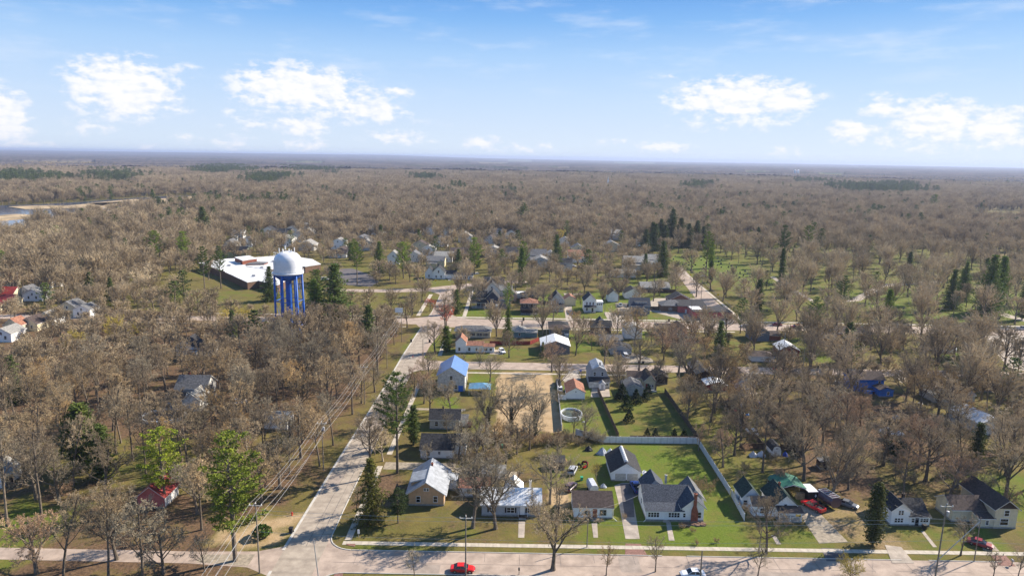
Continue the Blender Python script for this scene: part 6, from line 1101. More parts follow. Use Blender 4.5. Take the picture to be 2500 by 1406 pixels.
car(119.0, 235.0, 150, 'silver', 'sedan', 'silver car left of the bright blue house'); car(-118, 424, 20, 'white', 'van', 'white van at the school parking lot'); car(160, 234, 170, 'white', 'sedan', 'white car left of the brown-roofed house'); car(112, 318.5, 178, 'silver', 'sedan', 'silver car near the end of the cemetery road')
car(-26.5, 396, 80, 'grey', 'suv', 'grey car on the side street behind the navy house'); car(6.2, 383, 10, 'black', 'suv', 'black car parked left of the dark hip-roofed garage')
for i_, (px, py) in enumerate([(1400,652),(1418,654),(1440,655),(1300,652)]): car(*at(px, py), 0, ['white', 'black', 'silver', 'grey'][i_], 'suv', ['white', 'black', 'silver', 'grey'][i_]+' car in the distant row beyond the white-gabled house')

# trailers, tanks, boat, small yard things
t = thing('utility_trailer', 'white covered utility trailer behind the brown-roofed white house', 'trailer', (20.0, 151.8, 0), R_(8))
a = MB(); a.prism([(-.95, .5), (.95, .5), (.98, 1.7), (.6, 2.25), (-.6, 2.25), (-.98, 1.7)], -2.0, 2.0, 'Y'); a.build('body', 'tarp_silver', t)
for sx in (-1, 1): a = MB(); a.tube([(sx*.98, 0, .34), (sx*1.15, 0, .34)], .34, 12); a.build('wheel', 'rubber', t)
a = MB(); a.tube([(0, -2, .5), (0, -3, .5)], .05, 5); a.build('drawbar', 'steel_galvanised', t)
t = thing('tank_trailer', 'dark purple tank trailer with slatted top right of the red pickup', 'trailer', (74.2, 146.6, 0), R_(18)); a = MB(); k = 16
a.add([(1.5*math.cos(6.283*j/k), y, 1.75+1.25*math.sin(6.283*j/k)) for y in (-2.4, 2.4) for j in range(k)], [(j, (j+1) % k, k+(j+1) % k, k+j) for j in range(k)]+[tuple(range(k)), tuple(range(2*k-1, k-1, -1))]); a.build('tank', 'paint_purple', t)
a = MB(); a.box(-1.1, -2.3, 2.86, -1.0, 2.3, 3.06); a.box(1.0, -2.3, 2.86, 1.1, 2.3, 3.06)
for q in range(6): a.box(-1.0, -2.2+q*.85, 2.95, 1.0, -2.05+q*.85, 3.05)
a.build('top_frame', 'steel_galvanised', t)
for sx in (-1, 1):
    for yy in (-1.2, 1.0): a = MB(); a.tube([(sx*1.2, yy, .4), (sx*1.5, yy, .4)], .4, 12); a.build('wheel', 'rubber', t)
t = thing('enclosed_trailer', 'black box trailer with white roof and pale diamond mark', 'trailer', (70.9, 149.6, 0), R_(5)); t.scale = (.72, .8, .9); a = MB(); a.box(-1.6, -2.4, .45, 1.6, 2.4, 2.9); a.build('body', 'black_plastic', t); a = MB(); a.box(-1.7, -2.5, 2.9, 1.7, 2.5, 3.05); a.build('roof', 'trim_white', t)
a = MB(); a.prism([(.9, 1.4), (1.25, 1.85), (.9, 2.3), (.55, 1.85)], -2.43, -2.401, 'Y'); a.build('diamond_mark', 'pool_liner', t)
for sx in (-1, 1): a = MB(); a.tube([(sx*1.5, .2, .38), (sx*1.75, .2, .38)], .38, 12); a.build('wheel', 'rubber', t)
t = thing('motor_boat', 'small white motor boat standing behind the slate-roofed house', 'boat', (34.2, 157.6, .5), R_(100)); a = MB(); S = [(-2.2, .75, 0, .75), (-1.5, .85, -.1, .8), (0, .88, -.15, .85), (1.3, .7, -.1, .92), (2.1, .35, .1, 1.0), (2.5, .04, .5, 1.05)]; V = []
for x, w, z0, z1 in S: V += [(x, -w, z1), (x, -w*.75, z0+.2), (x, 0, z0), (x, w*.75, z0+.2), (x, w, z1), (x, w*.78, z1-.02), (x, w*.6, z0+.35), (x, -w*.6, z0+.35), (x, -w*.78, z1-.02)]
a.add(V, [(i*9+j, (i+1)*9+j, (i+1)*9+(j+1) % 9, i*9+(j+1) % 9) for i in range(5) for j in range(9)]+[tuple(range(9))]); a.build('hull', 'tank_white', t)
a = MB(); a.box(-2.65, -.2, .1, -2.2, .2, 1.5); a.build('outboard_motor', 'black_plastic', t); a = MB(); a.box(-.6, -.5, .4, -.2, .5, .9); a.build('seat', 'black_plastic', t); a = MB(); a.box(.5, -.35, .5, .9, .35, 1.35); a.build('console', 'trim_white', t); a = MB(); a.box(-1.6, -.6, -.5, 1.4, .6, -.1); a.build('cradle', 'steel_galvanised', t)
t = thing('picnic_bench', 'yellow wooden picnic table on the grass by the silver hatchback', 'bench', (14.2, 167.0, 0), R_(12)); a = MB(); a.box(-.45, -1.3, .72, .45, 1.3, .8); a.build('table_top', 'bright_wood', t)
for sx in (-1, 1): a = MB(); a.box(sx*.8-.16, -1.3, .42, sx*.8+.16, 1.3, .48); a.build('bench_seat', 'bright_wood', t)
for yy in (-1, 1): a = MB(); a.tube([(-.85, yy, 0), (-.2, yy, .74)], .06, 4); a.tube([(.85, yy, 0), (.2, yy, .74)], .06, 4); a.box(-.9, yy-.04, .36, .9, yy+.04, .44); a.build('leg', 'bright_wood', t)
def motorbike(x, y, deg, paint, label, cat='motorcycle', name='motorcycle'):
    t = thing(name, label, cat, (x, y, 0), R_(deg))
    for xx in (-.65, .65):
        a = MB(); k = 12; a.add([(xx+.31*math.cos(6.283*j/k), e, .31+.31*math.sin(6.283*j/k)) for e in (-.07, .07) for j in range(k)], [(j, (j+1) % k, k+(j+1) % k, k+j) for j in range(k)]+[tuple(range(k)), tuple(range(2*k-1, k-1, -1))]); a.build('wheel', 'rubber', t)
    a = MB(); a.prism([(-.7, .6), (-.2, .35), (.3, .35), (.5, .7), (.3, .95), (-.1, .8), (-.7, .85)], -.14, .14, 'Y'); a.build('body', paint, t); a = MB(); a.tube([(.62, 0, .31), (.42, 0, 1.0)], .035, 5); a.tube([(.42, -.35, 1.02), (.42, .35, 1.02)], .025, 5); a.build('handlebar', 'chrome', t); a = MB(); a.box(-.65, -.13, .84, -.05, .13, .92); a.build('seat', 'black_plastic', t)
motorbike(19.4, 163.4, 40, 'paint_red', 'red motorcycle nearest the camera in the yard group'); motorbike(20.3, 164.9, 80, 'paint_red', 'red motorcycle furthest right in the yard group'); motorbike(18.2, 164.6, 120, 'paint_black', 'black motorcycle at the left of the yard group'); motorbike(19.7, 166.2, 10, 'paint_dark_red', 'dark red motorcycle at the back of the yard group')
def heap(name, cat, x, y, w, h, m, label, n=7, seed=0):
    rg = random.Random(seed+int(x)); a = MB(); prof = []; k = 14
    V = []; L = 5
    for i in range(L):
        f = i/(L-1); r = w*(1-f**1.6)
        V += [((r*rg.uniform(.8, 1.1)+.02)*math.cos(6.283*j/k), (r*.8*rg.uniform(.8, 1.1)+.02)*math.sin(6.283*j/k), h*f*(rg.uniform(.85, 1.1) if i else 1)) for j in range(k)]
    a.add(V, [(i*k+j, i*k+(j+1) % k, (i+1)*k+(j+1) % k, (i+1)*k+j) for i in range(L-1) for j in range(k)]+[tuple((L-1)*k+j for j in range(k))]); o = a.build(name, m, None, (x, y, 0)); return tag(o, label, cat)
heap('covered_pile', 'tarp', 25.0, 172.7, 1.6, 1.8, 'tarp_grey', 'pale blue-grey tarpaulin heap in the garden corner'); heap('covered_pile', 'tarp', 21.6, 174.6, 1.2, 1.4, 'black_plastic', 'black covered pile left of the pale tarpaulin heap'); heap('covered_pile', 'tarp', 27.3, 173.4, 1.0, 1.3, 'membrane_white', 'white sheet heap right of the pale tarpaulin heap')
heap('covered_motorcycle', 'tarp', 65.7, 172.6, 1.2, 1.5, 'tarp_silver', 'silver covered shape furthest left of the garden shed'); heap('covered_motorcycle', 'tarp', 68.0, 172.8, 1.25, 1.6, 'tarp_silver', 'silver covered shape nearest the garden shed'); heap('covered_pile', 'tarp', 74.6, 173.2, .75, 1.4, 'blue_plastic', 'bright blue tarpaulin heap right of the garden shed'); heap('covered_pile', 'tarp', 22.9, 153.6, .8, 1.0, 'tarp_grey', 'grey cover behind the brown-roofed white house')
for i_, (px, py, m_, L, w) in enumerate([(1848,985,'blue_plastic','blue tarpaulin among yard clutter right of the red shed',1.4),(1830,983,'orange_plastic','orange heap left of the blue tarpaulin in the cluttered yard',1.2),(1810,990,'tarp_silver','pale heap in the cluttered yard, left one',1.6),(1845,995,'orange_plastic','orange heap below the blue tarpaulin',1.0),(1812,1008,'membrane_white','white scrap in the cluttered yard',.9),(1792,1002,'sign_red','small red and white bundle at the left of the cluttered yard',.8),(1825,1013,'pool_blue','pale blue scrap lowest in the cluttered yard',.8),(2188,1020,'pool_liner','pale blue barrel among trees in the right-hand yards',1.3),(2165,1055,'pool_liner','long whitish sheet under the right-hand trees',2.4),(2195,1060,'membrane_white','bright white scrap right of the whitish sheet',1.5),(2410,932,'membrane_white','white cover beside the thick-trunked trees',1.6),(2247,985,'membrane_white','white drum right of the bright blue house',.9),(1425,1030,'membrane_white','small white garden object near the pool',.5)]):
    heap('covered_pile', 'tarp', *at(px, py), w, w*.75, m_, L, seed=i_)
def pool(x, y, rx, ry, h, label, wallm='pool_liner', wm='pool_water'):
    t = thing('above_ground_pool', label, 'pool', (x, y, 0)); a = MB(); a.lathe([(1, 0), (1, h), (.93, h+.03), (.93, h-.1), (.93, .1)], 40, sx=rx, sy=ry); a.build('pool_wall', wallm, t); a = MB(); a.lathe([(.93, h-.5), (.001, h-.5)], 40, sx=rx, sy=ry); a.build('pool_water', wm, t)
    for k in range(14):
        c, s_ = math.cos(6.283*k/14), math.sin(6.283*k/14); a = MB(); a.box(rx*c-.08, ry*s_-.08, 0, rx*c+.08, ry*s_+.08, h+.06); a.build('pool_post', 'trim_white', t)
    a = MB(); a.tube([(rx+.3, 0, 0), (rx-.1, 0, h+.7)], .04, 5); a.tube([(rx+.3, .5, 0), (rx-.1, .5, h+.7)], .04, 5); a.build('pool_ladder', 'trim_white', t); FOOT.append((x-rx, x+rx, y-ry, y+ry))
pool(18.9, 199.3, 3.3, 4.2, 1.3, 'round above-ground pool with white rim behind the long white fence'); pool(184.5, 284.5, 6.0, 6.5, 1.4, 'large above-ground pool with white rim near the right edge'); pool(-103.5, 193.0, 6.4, 5.4, .9, 'wide dark pool with pale blue rim in the western woods', 'pool_liner', 'black_plastic')
# fences
def fence(name, label, pts, h, m, post=2.4, pm=None, lean=0, rails=False):
    t = thing(name, label, 'fence', (pts[0][0], pts[0][1], 0)); o = Vector(pts[0])
    P = [Vector(p)-o for p in pts]; a = MB(); posts = []
    for A, B in zip(P, P[1:]):
        d = (B-A); L = d.length; d.normalize(); n = Vector((-d.y, d.x))*.035; k = max(1, int(L/post))
        if rails:
            for z in (.35, h*.6, h-.1): a.prism([tuple(A-n), tuple(B-n), tuple(B+n), tuple(A+n)], z, z+.1, 'Z')
        else: a.prism([tuple(A-n), tuple(B-n), tuple(B+n), tuple(A+n)], .05, h, 'Z')
        posts += [A+d*(L*q/k) for q in range(k+1)]
    a.build('rail' if rails else 'fence_panel', m, t)
    for q in posts[:90]: a = MB(); a.box(q.x-.07, q.y-.07, 0, q.x+.07, q.y+.07, h+.12); a.build('fence_post', pm or m, t)
    return t
fence('privacy_fence', 'long white vinyl fence running across behind the bright lawn', [(19.0, 185.2), (26.2, 179.9), (52.6, 180.2)], 1.9, 'fence_white')
fence('privacy_fence', 'white side fence leading from the long fence towards the cottage', [(52.8, 180.0), (52.7, 150.8)], 1.8, 'fence_white'); fence('rail_fence', 'short leaning white fence left of the white cottage', [(52.8, 150.0), (52.2, 138.9)], 1.7, 'fence_white')
fence('board_fence', 'dark board fence just behind the long white fence', [(34, 180.9), (52.4, 181.1)], 1.9, 'fence_wood'); fence('board_fence', 'thin white-capped fence between sandy lot and pool garden', [(16.2, 227.6), (15.2, 188.0)], 1.9, 'fence_white'); fence('privacy_fence', 'white fence panel left of the rusty-roofed garage', [(15.8, 214.0), (18.4, 214.0)], 1.8, 'fence_white')
fence('board_fence', 'dark diagonal board fence between the middle gardens', [(29.8, 222), (31.0, 183.0)], 1.8, 'fence_wood'); fence('board_fence', 'dark board fence casting a long shadow behind the dense tree', [(52.6, 222), (53.5, 181.5)], 1.9, 'fence_wood'); fence('board_fence', 'tall dark fence left of the garden shed', [(63.5, 177.0), (70.2, 177.2), (69.5, 215)], 1.8, 'fence_wood')
fence('board_fence', 'tan board fence between cluttered yard and woods', [(80.0, 226), (80.5, 178)], 1.7, 'fence_tan'); fence('board_fence', 'rust-red board fence behind the salmon-roofed wing', [(-9.0, 279.5), (8.0, 280.5), (12, 287)], 1.7, 'barn_red'); fence('board_fence', 'brown fence panel right of the garden shed', [(74.5, 176.5), (78.6, 176.2), (79.2, 172.6)], 2.0, 'fence_wood')
fence('board_fence', 'long brown garden fence behind the row of white garages', [(62, 402), (76, 402), (98, 401)], 2.2, 'fence_wood'); fence('board_fence', 'short dark fence left of the brick bungalow', [(71.5, 353), (78, 353)], 2.0, 'fence_wood'); fence('board_fence', 'dark fence right of the orange-roofed house garden', [(13.8, 362), (26, 362)], 2.0, 'fence_wood'); fence('rail_fence', 'thin rail fence along the cemetery edge', [at(1668, 640), at(1748, 720), at(1835, 790)], 1.1, 'pole_wood', 4, rails=True)
fence('board_fence', 'dark fence at the lower edge of the blue-grey house lawn', [(66, 287), (84, 288)], 1.5, 'fence_wood')
# wheelie bins, mailboxes, hydrants, signs
def bin_(x, y, m_, label, s=1.0):
    t = thing('wheelie_bin', label, 'bin', (x, y, 0)); t.scale = (s, s, s); a = MB(); V = [(-.28, -.3, .08), (.28, -.3, .08), (.28, .3, .08), (-.28, .3, .08), (-.34, -.38, 1.0), (.34, -.38, 1.0), (.34, .38, 1.0), (-.34, .38, 1.0)]; a.add(V, [(0, 3, 2, 1), (4, 5, 6, 7), (0, 1, 5, 4), (1, 2, 6, 5), (2, 3, 7, 6), (3, 0, 4, 7)]); a.build('body', m_, t); a = MB(); a.box(-.37, -.43, 1.0, .37, .4, 1.09); a.build('lid', m_, t)
    for sx in (-1, 1): a = MB(); a.tube([(sx*.3, .32, .13), (sx*.38, .32, .13)], .13, 8); a.build('wheel', 'rubber', t)
bin_(*at(711, 1300), 'black_plastic', 'black bin at the left side of the main street', 1.15); bin_(26.0, 242.8, 'blue_plastic', 'blue bin on the middle street verge', 1.1); bin_(*at(1278, 783), 'black_plastic', 'black bin on the far street pavement below the dark house', 1.3); bin_(*at(1049, 836), 'black_plastic', 'black box at the main street corner', 1.2); bin_(*at(1004, 835), 'black_plastic', 'black bin under the street sign pole', 1.1); bin_(*at(2256, 1292), 'black_plastic', 'black bin at the porch of the farmhouse', 1.1); bin_(*at(1420, 1172), 'green_plastic', 'green bin left of the white utility trailer', .9); bin_(*at(1560, 888), 'black_plastic', 'dark bin on the middle street, left of a pair', 1.0); bin_(*at(1570, 888), 'black_plastic', 'dark bin on the middle street, right of a pair', 1.0); bin_(*at(1633, 785), 'black_plastic', 'black bin left of the red block building', 1.2)
bin_(*at(1226, 1092), 'green_plastic', 'teal box in the brush left of the garden', .8)
for px, py, L in [(1008,872,'red fire hydrant by the main street, far one'),(713,1257,'red fire hydrant on the left verge of the main street')]:
    x, y = at(px, py); t = thing('fire_hydrant', L, 'hydrant', (x, y, 0)); a = MB(); a.lathe([(.2, 0), (.2, .06), (.13, .08), (.13, .6), (.17, .62), (.14, .74), (.02, .82)], 12); a.build('barrel', 'paint_red', t); a = MB(); a.tube([(-.24, 0, .45), (.24, 0, .45)], .06, 8); a.build('nozzle', 'paint_red', t)
def mailbox(x, y, m_, label):
    t = thing('mailbox', label, 'mailbox', (x, y, 0)); a = MB(); a.box(-.06, -.06, 0, .06, .06, 1.05); a.build('post', 'pole_wood', t); a = MB(); a.prism([(-.16, 1.05), (.16, 1.05), (.16, 1.25), (.08, 1.36), (-.08, 1.36), (-.16, 1.25)], -.3, .3, 'Y'); a.build('box', m_, t)
mailbox(*at(1267, 1402), 'black_plastic', 'black mailbox at the bottom edge left of the many-stemmed tree'); mailbox(*at(2470, 1380), 'steel_galvanised', 'grey mailbox near the bottom right corner')
def signpost(x, y, h, m_, w, hh, label, rot=0, cat='sign', name='road_sign', diamond=False):
    t = thing(name, label, cat, (x, y, 0), rot); a = MB(); a.tube([(0, 0, 0), (0, 0, h)], .05, 6); a.build('pole', 'pole_metal', t); a = MB()
    if diamond: a.prism([(0, h-1.4), (w, h-.7), (0, h), (-w, h-.7)], -.09, -.055, 'Y')
    else: a.box(-w/2, -.1, h-hh, w/2, -.055, h)
    a.build('sign_panel', m_, t)
signpost(*at(1063, 695), 3.4, 'sign_yellow', .9, 1, 'yellow warning sign at the corner farmhouse', diamond=True); signpost(*at(1037, 690), 3.4, 'sign_yellow', .6, 1.1, 'small yellow sign left of the corner farmhouse'); signpost(*at(1685, 680), 3.2, 'sign_yellow', .8, 1, 'yellow diamond sign at the top of the cemetery pavement', diamond=True); signpost(*at(1752, 730), 3.2, 'sign_yellow', .9, 1, 'yellow diamond sign midway down the cemetery pavement', diamond=True); signpost(*at(565, 812), 5.0, 'sign_yellow', .9, 1.2, 'yellow sign along the western far street'); signpost(*at(1699, 782), 2.6, 'orange_plastic', .5, 1.6, 'orange sign before the red block building', rot=.3)
signpost(*at(876, 1312), 1.9, 'sign_white', .45, .9, 'small white and red sign beside the corner ramp')

# utility poles and their wires
POLES = {}
def pole(key, x, y, h, label, arm=2.4, trans=0, lean=(0, 0), m_='pole_wood', rz=0, r=.16):
    t = thing('utility_pole', label, 'utility pole', (x, y, 0), rz); a = MB(); a.tube([(0, 0, -.2), (lean[0]*h, lean[1]*h, h)], [r, r*.65], 9); a.build('pole', m_, t); tops = []
    if arm:
        a = MB(); a.box(-arm/2+lean[0]*h, -.16+lean[1]*h, h-.75, arm/2+lean[0]*h, -.05+lean[1]*h, h-.6); a.build('crossarm', 'trim_aged', t)
        for k in (-1, 0, 1):
            xx = k*(arm/2-.1) if k else .0; a = MB(); a.lathe([(.05, 0), (.09, .06), (.05, .12), (.09, .18), (.03, .28)], 8, c=(xx+lean[0]*h, -.1+lean[1]*h)); a.build('insulator', 'trim_white', t, (0, 0, h-.6 if k else h-.3)); tops.append((x+xx*math.cos(rz), y+xx*math.sin(rz), h-.35 if k else h))
    for k in range(trans): a = MB(); a.lathe([(.02, 0), (.26, .02), (.28, .1), (.28, .85), (.24, .95), (.02, 1.0)], 12, c=(.42 if k % 2 == 0 else -.42, 0)); a.build('transformer', 'steel_galvanised', t, (lean[0]*h, lean[1]*h, h-2.6))
    POLES[key] = dict(x=x+lean[0]*h, y=y+lean[1]*h, h=h, tops=tops or [(x+lean[0]*h, y+lean[1]*h, h)]); return t
pole('w1', -46.9, 116.8, 14.6, 'tall metal-capped utility pole at the lower left street corner'); pole('w2', -46.65, 160.0, 13.2, 'utility pole with small box left of the main street', trans=1); pole('w3', -46.4, 207.0, 13.0, 'utility pole among trees halfway up the main street'); pole('w4', -46.2, 245.0, 13.2, 'dark utility pole beside the main street near the middle street')
pole('w5', -46.6, 281.5, 13.0, 'utility pole with white sign panel near the far street'); pole('w6', -49.5, 328.9, 15.0, 'utility pole at the far street corner left of the main street', arm=0); pole('f0', -7.9, 117.0, 12.6, 'grey utility pole behind the red coupe'); pole('f1', 16.2, 127.4, 8.2, 'slender wooden pole in front of the small white house', arm=0, r=.12); pole('f2', 36.4, 116.4, 6.4, 'short dark pole cut by the bottom edge', arm=0)
pole('f3', 81.2, 117.3, 16.4, 'tall utility pole with crossarm at the lower right', trans=1, lean=(.012, 0)); pole('f4', 93.6, 124.6, 9.6, 'pole with diagonal brace at the lower right', arm=0, r=.11); pole('f5', 51.0, 126.4, 5.2, 'short leaning pole beside the pavement tree', arm=0, r=.11, lean=(.04, 0)); pole('f6', -35.4, 115.6, 7.4, 'leaning pale street pole at the bottom of the main street', arm=0, m_='pole_metal', lean=(-.12, .1), r=.12)
for key, px, py, h, L in [('m1',1198,778,9.5,'pole before the navy house'),('m2',1476,770,9.5,'pole beside the drive of the white two-storey house'),('m3',1686,785,15,'tall pole in front of the red block building'),('m4',1711,740,16,'pole at the cemetery road bend'),('m5',1333,862,13,'white-tipped pole beside the metal-roofed barn'),('m6',1622,845,11,'pale pole below the blue-grey house'),('m7',1910,892,13,'pale pole beside the dark red barn'),('m8',1960,905,9,'short pole right of the dark red barn pole'),('m9',1033,905,12,'pole at the middle street corner'),('n1',755,560,24,'tall pole with wide crossarm beyond the school'),('n2',700,655,20,'thin mast directly behind the water tower'),('n3',1057,580,18,'tall pole right of the distant red tree'),('n4',1195,675,12,'thin pole left of the tall green pine'),('n5',787,636,10,'white flagpole at the school'),('n6',432,800,14,'pole in woods below the school'),('n7',50,735,16,'pale pole among the far left houses'),('n8',1028,772,14,'tall pole on the grass verge before the far street'),('n9',1780,790,9,'pole at the cemetery road end')]:
    x, y = at(px, py); pole(key, x, y, h, L, arm=(7 if key == 'n1' else (2.2 if key in ('m3', 'm4', 'n3') else 0)), m_='pole_metal' if key in ('m6', 'm7', 'n5', 'm8') else 'pole_wood', r=.14)
a = MB(); a.tube([(93.6, 124.6, 8.8), (82.5, 121.5, .2)], .08, 6); tag(a.build('pole_brace', 'trim_aged'), 'diagonal wooden push brace leaning on the pole at the lower right', 'brace')
a = MB(); x, y = -46.6, 281.5; a.box(x-2.6, y-.3, 13.0, x+.6, y-.2, 15.0); tag(a.build('sign_board', 'sign_white'), 'white rectangular board on top of the pole near the far street', 'sign')
def wires(label, runs, r=.022, sag=.025):
    mb = MB()
    for A, B in runs:
        A, B = Vector(A), Vector(B); L = (B-A).length; n = 10; mb.tube([tuple(A.lerp(B, k/n)-Vector((0, 0, sag*L*4*(k/n)*(1-k/n)))) for k in range(n+1)], r, 3, cap=False)
    o = mb.build('power_line', 'wire_metal'); tag(o, label, 'wire')
keys = ['w1', 'w2', 'w3', 'w4', 'w5']; start = [(-48.2, 60, 13.5), (-47.2, 60, 14), (-46.2, 60, 13.5)]
for j, lab in enumerate(('upper left', 'upper middle', 'upper right')):
    runs = [(start[j], POLES['w1']['tops'][j])]+[(POLES[a_]['tops'][j], POLES[b_]['tops'][j]) for a_, b_ in zip(keys, keys[1:])]
    wires(lab+' power line strung along the main street', runs, r=.024)
wires('thick lower cable bundle strung along the main street', [((-47.6, 60, 9.5), (-46.9, 116.8, 10))]+[((POLES[a_]['x'], POLES[a_]['y'], 9.6), (POLES[b_]['x'], POLES[b_]['y'], 9.6)) for a_, b_ in zip(keys, keys[1:])], r=.032)
wires('cable from the roadside poles back into the western verge', [((-49.6, 60, 8.5), (-49.5, 118, 8.4)), ((-49.5, 118, 8.4), (-46.65, 160, 9.0))], r=.03)
for z, lab in ((12.0, 'highest'), (11.2, 'middle'), (7.6, 'lowest')): wires(lab+' wire crossing in front of the front row houses', [((-46.9, 116.8, z+1), (-7.9, 117, z)), ((-7.9, 117, z), (81.4, 117.3, z+1.2)), ((81.4, 117.3, z+1.2), (160, 117, z+1))], r=.018, sag=.008)
wires('service wire from the slender pole to the house with chimney', [((16.2, 127.4, 8), (30.5, 142, 4.8))], r=.018); wires('service wire from the farmhouse to the tall pole', [((81.3, 117.3, 13), (84.5, 138, 4.8))], r=.018)
# stone border and beds at the chimney house, sandbox beyond
rg = random.Random(3); a = MB()
for k in range(70): x, y = 39+rg.uniform(-1.5, 4), 136.9+rg.uniform(-.8, .8); s_ = rg.uniform(.1, .3); a.box(x-s_, y-s_, 0, x+s_, y+s_, s_)
tag(a.build('rock_bed', 'brown_brick'), 'low rocky flower bed below the brick chimney', 'flower bed')
a = MB(); x0, y0 = at(1376, 716); x1, y1 = at(1420, 712); a.box(x0, y0-5, -.02, x1, y0, .12); tag(a.build('sand_bed', 'concrete_plain'), 'pale sandy rectangle on the bright lawn beyond the far houses', 'sand bed')
# headstones
MS = []
for k, (w, h) in enumerate(((.8, .8), (.6, 1.1), (1.1, .7))):
    a = MB(); a.box(-w/2-.1, -.2, 0, w/2+.1, .2, .18); a.prism([(-w/2, .18), (w/2, .18), (w/2, h*.8), (w*.3, h), (-w*.3, h), (-w/2, h*.8)], -.1, .1, 'Y'); MS.append((a.mesh('headstone', 'headstone_grey'), a.mesh('headstone', 'headstone_dark')))
n = 0; rg = random.Random(12)
for (x0, x1, y0, y1, dx, dy, p) in [(128, 172, 440, 560, 5.5, 9, .75), (135, 330, 345, 430, 9, 11, .55)]:
    y = y0
    while y < y1:
        x = x0
        while x < x1:
            X_, Y_ = x+rg.uniform(-1, 1), y+rg.uniform(-.6, .6)
            if rg.random() < p and n < 290 and dist_poly_clear(X_, Y_) and vis(X_, Y_):
                o = link('headstone', MS[rg.randrange(3)][rg.random() < .6], None, (X_, Y_, 0), rg.uniform(-.1, .1)); s_ = rg.uniform(.9, 1.5); o.scale = (s_, s_, s_)
                bright = y0 > 435; tag(o, 'dark headstone in the crowded rows of the small bright cemetery lawn' if bright else 'grey headstone scattered under the trees of the large cemetery', 'headstone', 'headstones in the crowded rows' if bright else 'headstones under the cemetery trees'); n += 1
            x += dx
        y += dy
# ------------------------------------------------------------------ labels of the many trees, shrubs and far houses: nearest landmark
MARKS = [('the tan bungalow', -18, 148), ('the white-roofed grey house', 0, 142), ('the brown-roofed white house', 19, 142), ('the white two-bay garage', 29, 162), ('the chimney house', 36, 142), ('the white cottage', 59, 144), ('the green carport', 66, 152), ('the white farmhouse', 86, 142), ('the cream corner house', 108, 143), ('the garden shed', 72, 175), ('the red-roofed garage', -80, 143), ('the large bright pine', -53, 120),
 ('the yellow-green pine', -84, 140), ('the broad olive evergreen', -110, 155), ('the grey western house', -103, 203), ('the wide dark pool', -103, 193), ('the white-walled shed', -67, 188), ('the water tower', -90, 272), ('the bright yellow-green tree', -170, 262), ('the lower left corner', -80, 115), ('the left roadside pole', -46, 160), ('the blue-roofed house', -20, 226), ('the gambrel house', 31, 232), ('the cream cottage', 48, 229),
 ('the stepped white house', 82, 232), ('the bright blue house', 124, 227), ('the dark hut', 81, 166), ('the pale barn roof', 143, 196), ('the thick-trunked pair', 163, 235), ('the dark red barn', 113, 273), ('the large white-rimmed pool', 184, 284), ('the long brick house', 150, 302), ('the blue-grey gabled house', 75, 301), ('the metal-roofed barn', 18, 272), ('the salmon-roofed farmhouse', -14, 270), ('the cream ranch house', -17, 294),
 ('the navy house', -11, 354), ('the white two-storey house', 42, 350), ('the red block building', 100, 340), ('the corner farmhouse', -47, 438), ('the school', -170, 430), ('the hidden western house', -122, 260), ('the far left houses', -250, 350), ('the cemetery road', 118, 410), ('the cemetery evergreens', 230, 350), ('the sandy lot', 5, 215), ('the long white fence', 38, 181), ('the dark spruce grove', 150, 590), ('the distant red tree', -100, 620), ('the lone dark pine', 15, 780)]
ORD = ['leftmost', 'second from left', 'third from left', 'fourth from left', 'fifth from left', 'sixth from left', 'seventh from left']
def where(x, y):
    nm, mx, my = min(MARKS, key=lambda m: (m[1]-x)**2+(m[2]-y)**2); dx, dy = x-mx, (y-my)
    k = math.hypot(dx, dy); far = 'close to' if k < 9 else ('left of' if dx < 0 else 'right of') if abs(dx) > abs(dy)*1.2 else ('behind' if dy > 0 else 'in front of')
    q = '' if k < 9 else ('just ' if k < 20 else ('far ' if k > 38 else '')); return (q+far+' '+nm).replace('far in front of', 'well in front of').replace('far behind', 'well behind')
buckets = {}
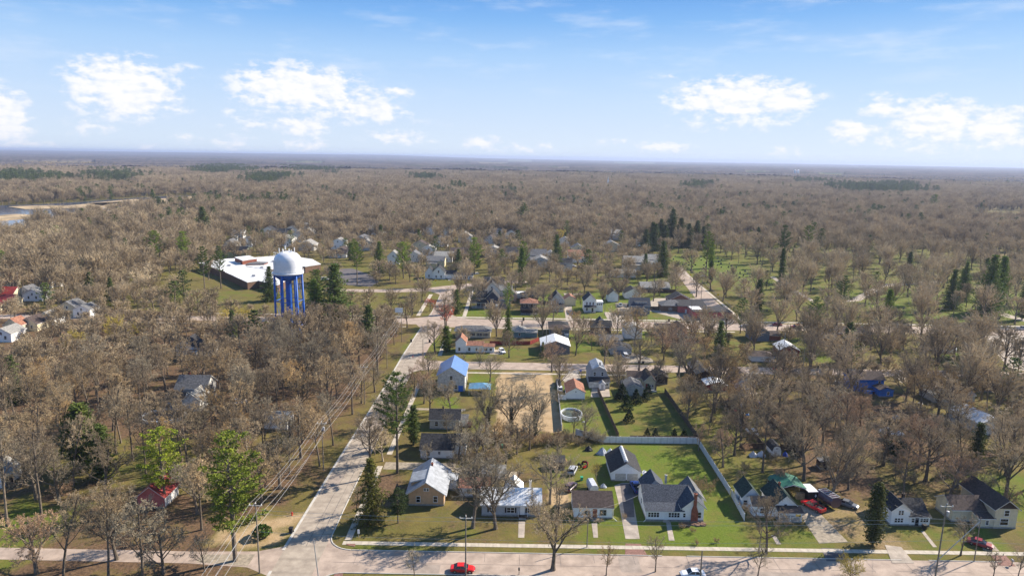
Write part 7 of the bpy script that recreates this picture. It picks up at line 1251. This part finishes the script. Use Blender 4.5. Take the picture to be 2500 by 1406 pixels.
for (x, y, nm, h, k, col, r) in TREES:
    if r.get('label'): continue
    size = 'small' if h < 9 else 'mid-sized' if h < 14.5 else 'tall'
    if nm == 'bare_tree': d = {'tall': 'slender', 'broad': 'spreading', 'vase': 'fan-shaped', 'dense': 'bushy', 'small': 'slim', 'bud': 'round'}.get(k, '')+' '+CNAME.get(col, 'brown')+' bare tree'
    elif nm == 'bare_shrub': d = 'low leafless '+CNAME.get(col, 'brown')+' shrub'; size = ''
    else: d = 'dark '+nm.replace('_', ' ')
    buckets.setdefault((size+' '+d+' '+where(x, y)).strip(), []).append((project(x, y)[0], r, nm))
COLN = {W: 'white', 'aged_white': 'off-white', 'cream_siding': 'cream', 'dark_grey_siding': 'dark grey', 'brown_brick': 'brown', 'grey_siding': 'grey', 'slate_siding': 'slate blue', 'trim_aged': 'beige'}
RN = {'shingle_dark': 'dark', 'shingle_light': 'light grey', 'shingle_grey': 'grey', 'shingle_brown': 'brown', 'metal_red_roof': 'red', 'shingle_rust': 'rust-red'}
for (r, x, y, wm, rm_, rf) in FARROOT:
    if r.name and r['label'] == '': buckets.setdefault('%s %s house, %s roof, %s' % ({'y': 'gabled', 'x': 'long', 'flat2': 'flat-roofed'}[rf], COLN[wm], RN[rm_], where(x, y)), []).append((project(x, y)[0], r, 'house'))
for lab, L in buckets.items():
    L.sort(key=lambda t: t[0])
    for j, (px, r, nm) in enumerate(L):
        if len(L) == 1: r['label'] = lab
        elif len(L) <= 7 and (len(L)-1 == j or len(L) > 0): r['label'] = lab+', '+('rightmost' if j == len(L)-1 else ORD[j])
        else: r['label'] = lab; r['group'] = lab
        if nm == 'bare_tree' and not r.get('group'): r['group'] = 'bare deciduous trees'
        if nm == 'bare_shrub' and not r.get('group'): r['group'] = 'leafless shrubs'
# ------------------------------------------------------------------ haze
hz = MB(); hz.box(-31500, -2600, -1.5, 31500, 31500, 120); hz_o = structure('haze', hz, 'glass_dark', kind='stuff')
hm = bpy.data.materials.new('haze_air'); hm.use_nodes = True; nt = hm.node_tree; nt.nodes.clear(); v = nn(nt, 'ShaderNodeVolumePrincipled'); v.inputs['Color'].default_value = (.56, .66, .92, 1); v.inputs['Density'].default_value = .000075; v.inputs['Anisotropy'].default_value = .2
o_ = nn(nt, 'ShaderNodeOutputMaterial'); nt.links.new(v.outputs[0], o_.inputs['Volume']); hz_o.data.materials.clear(); hz_o.data.materials.append(hm)
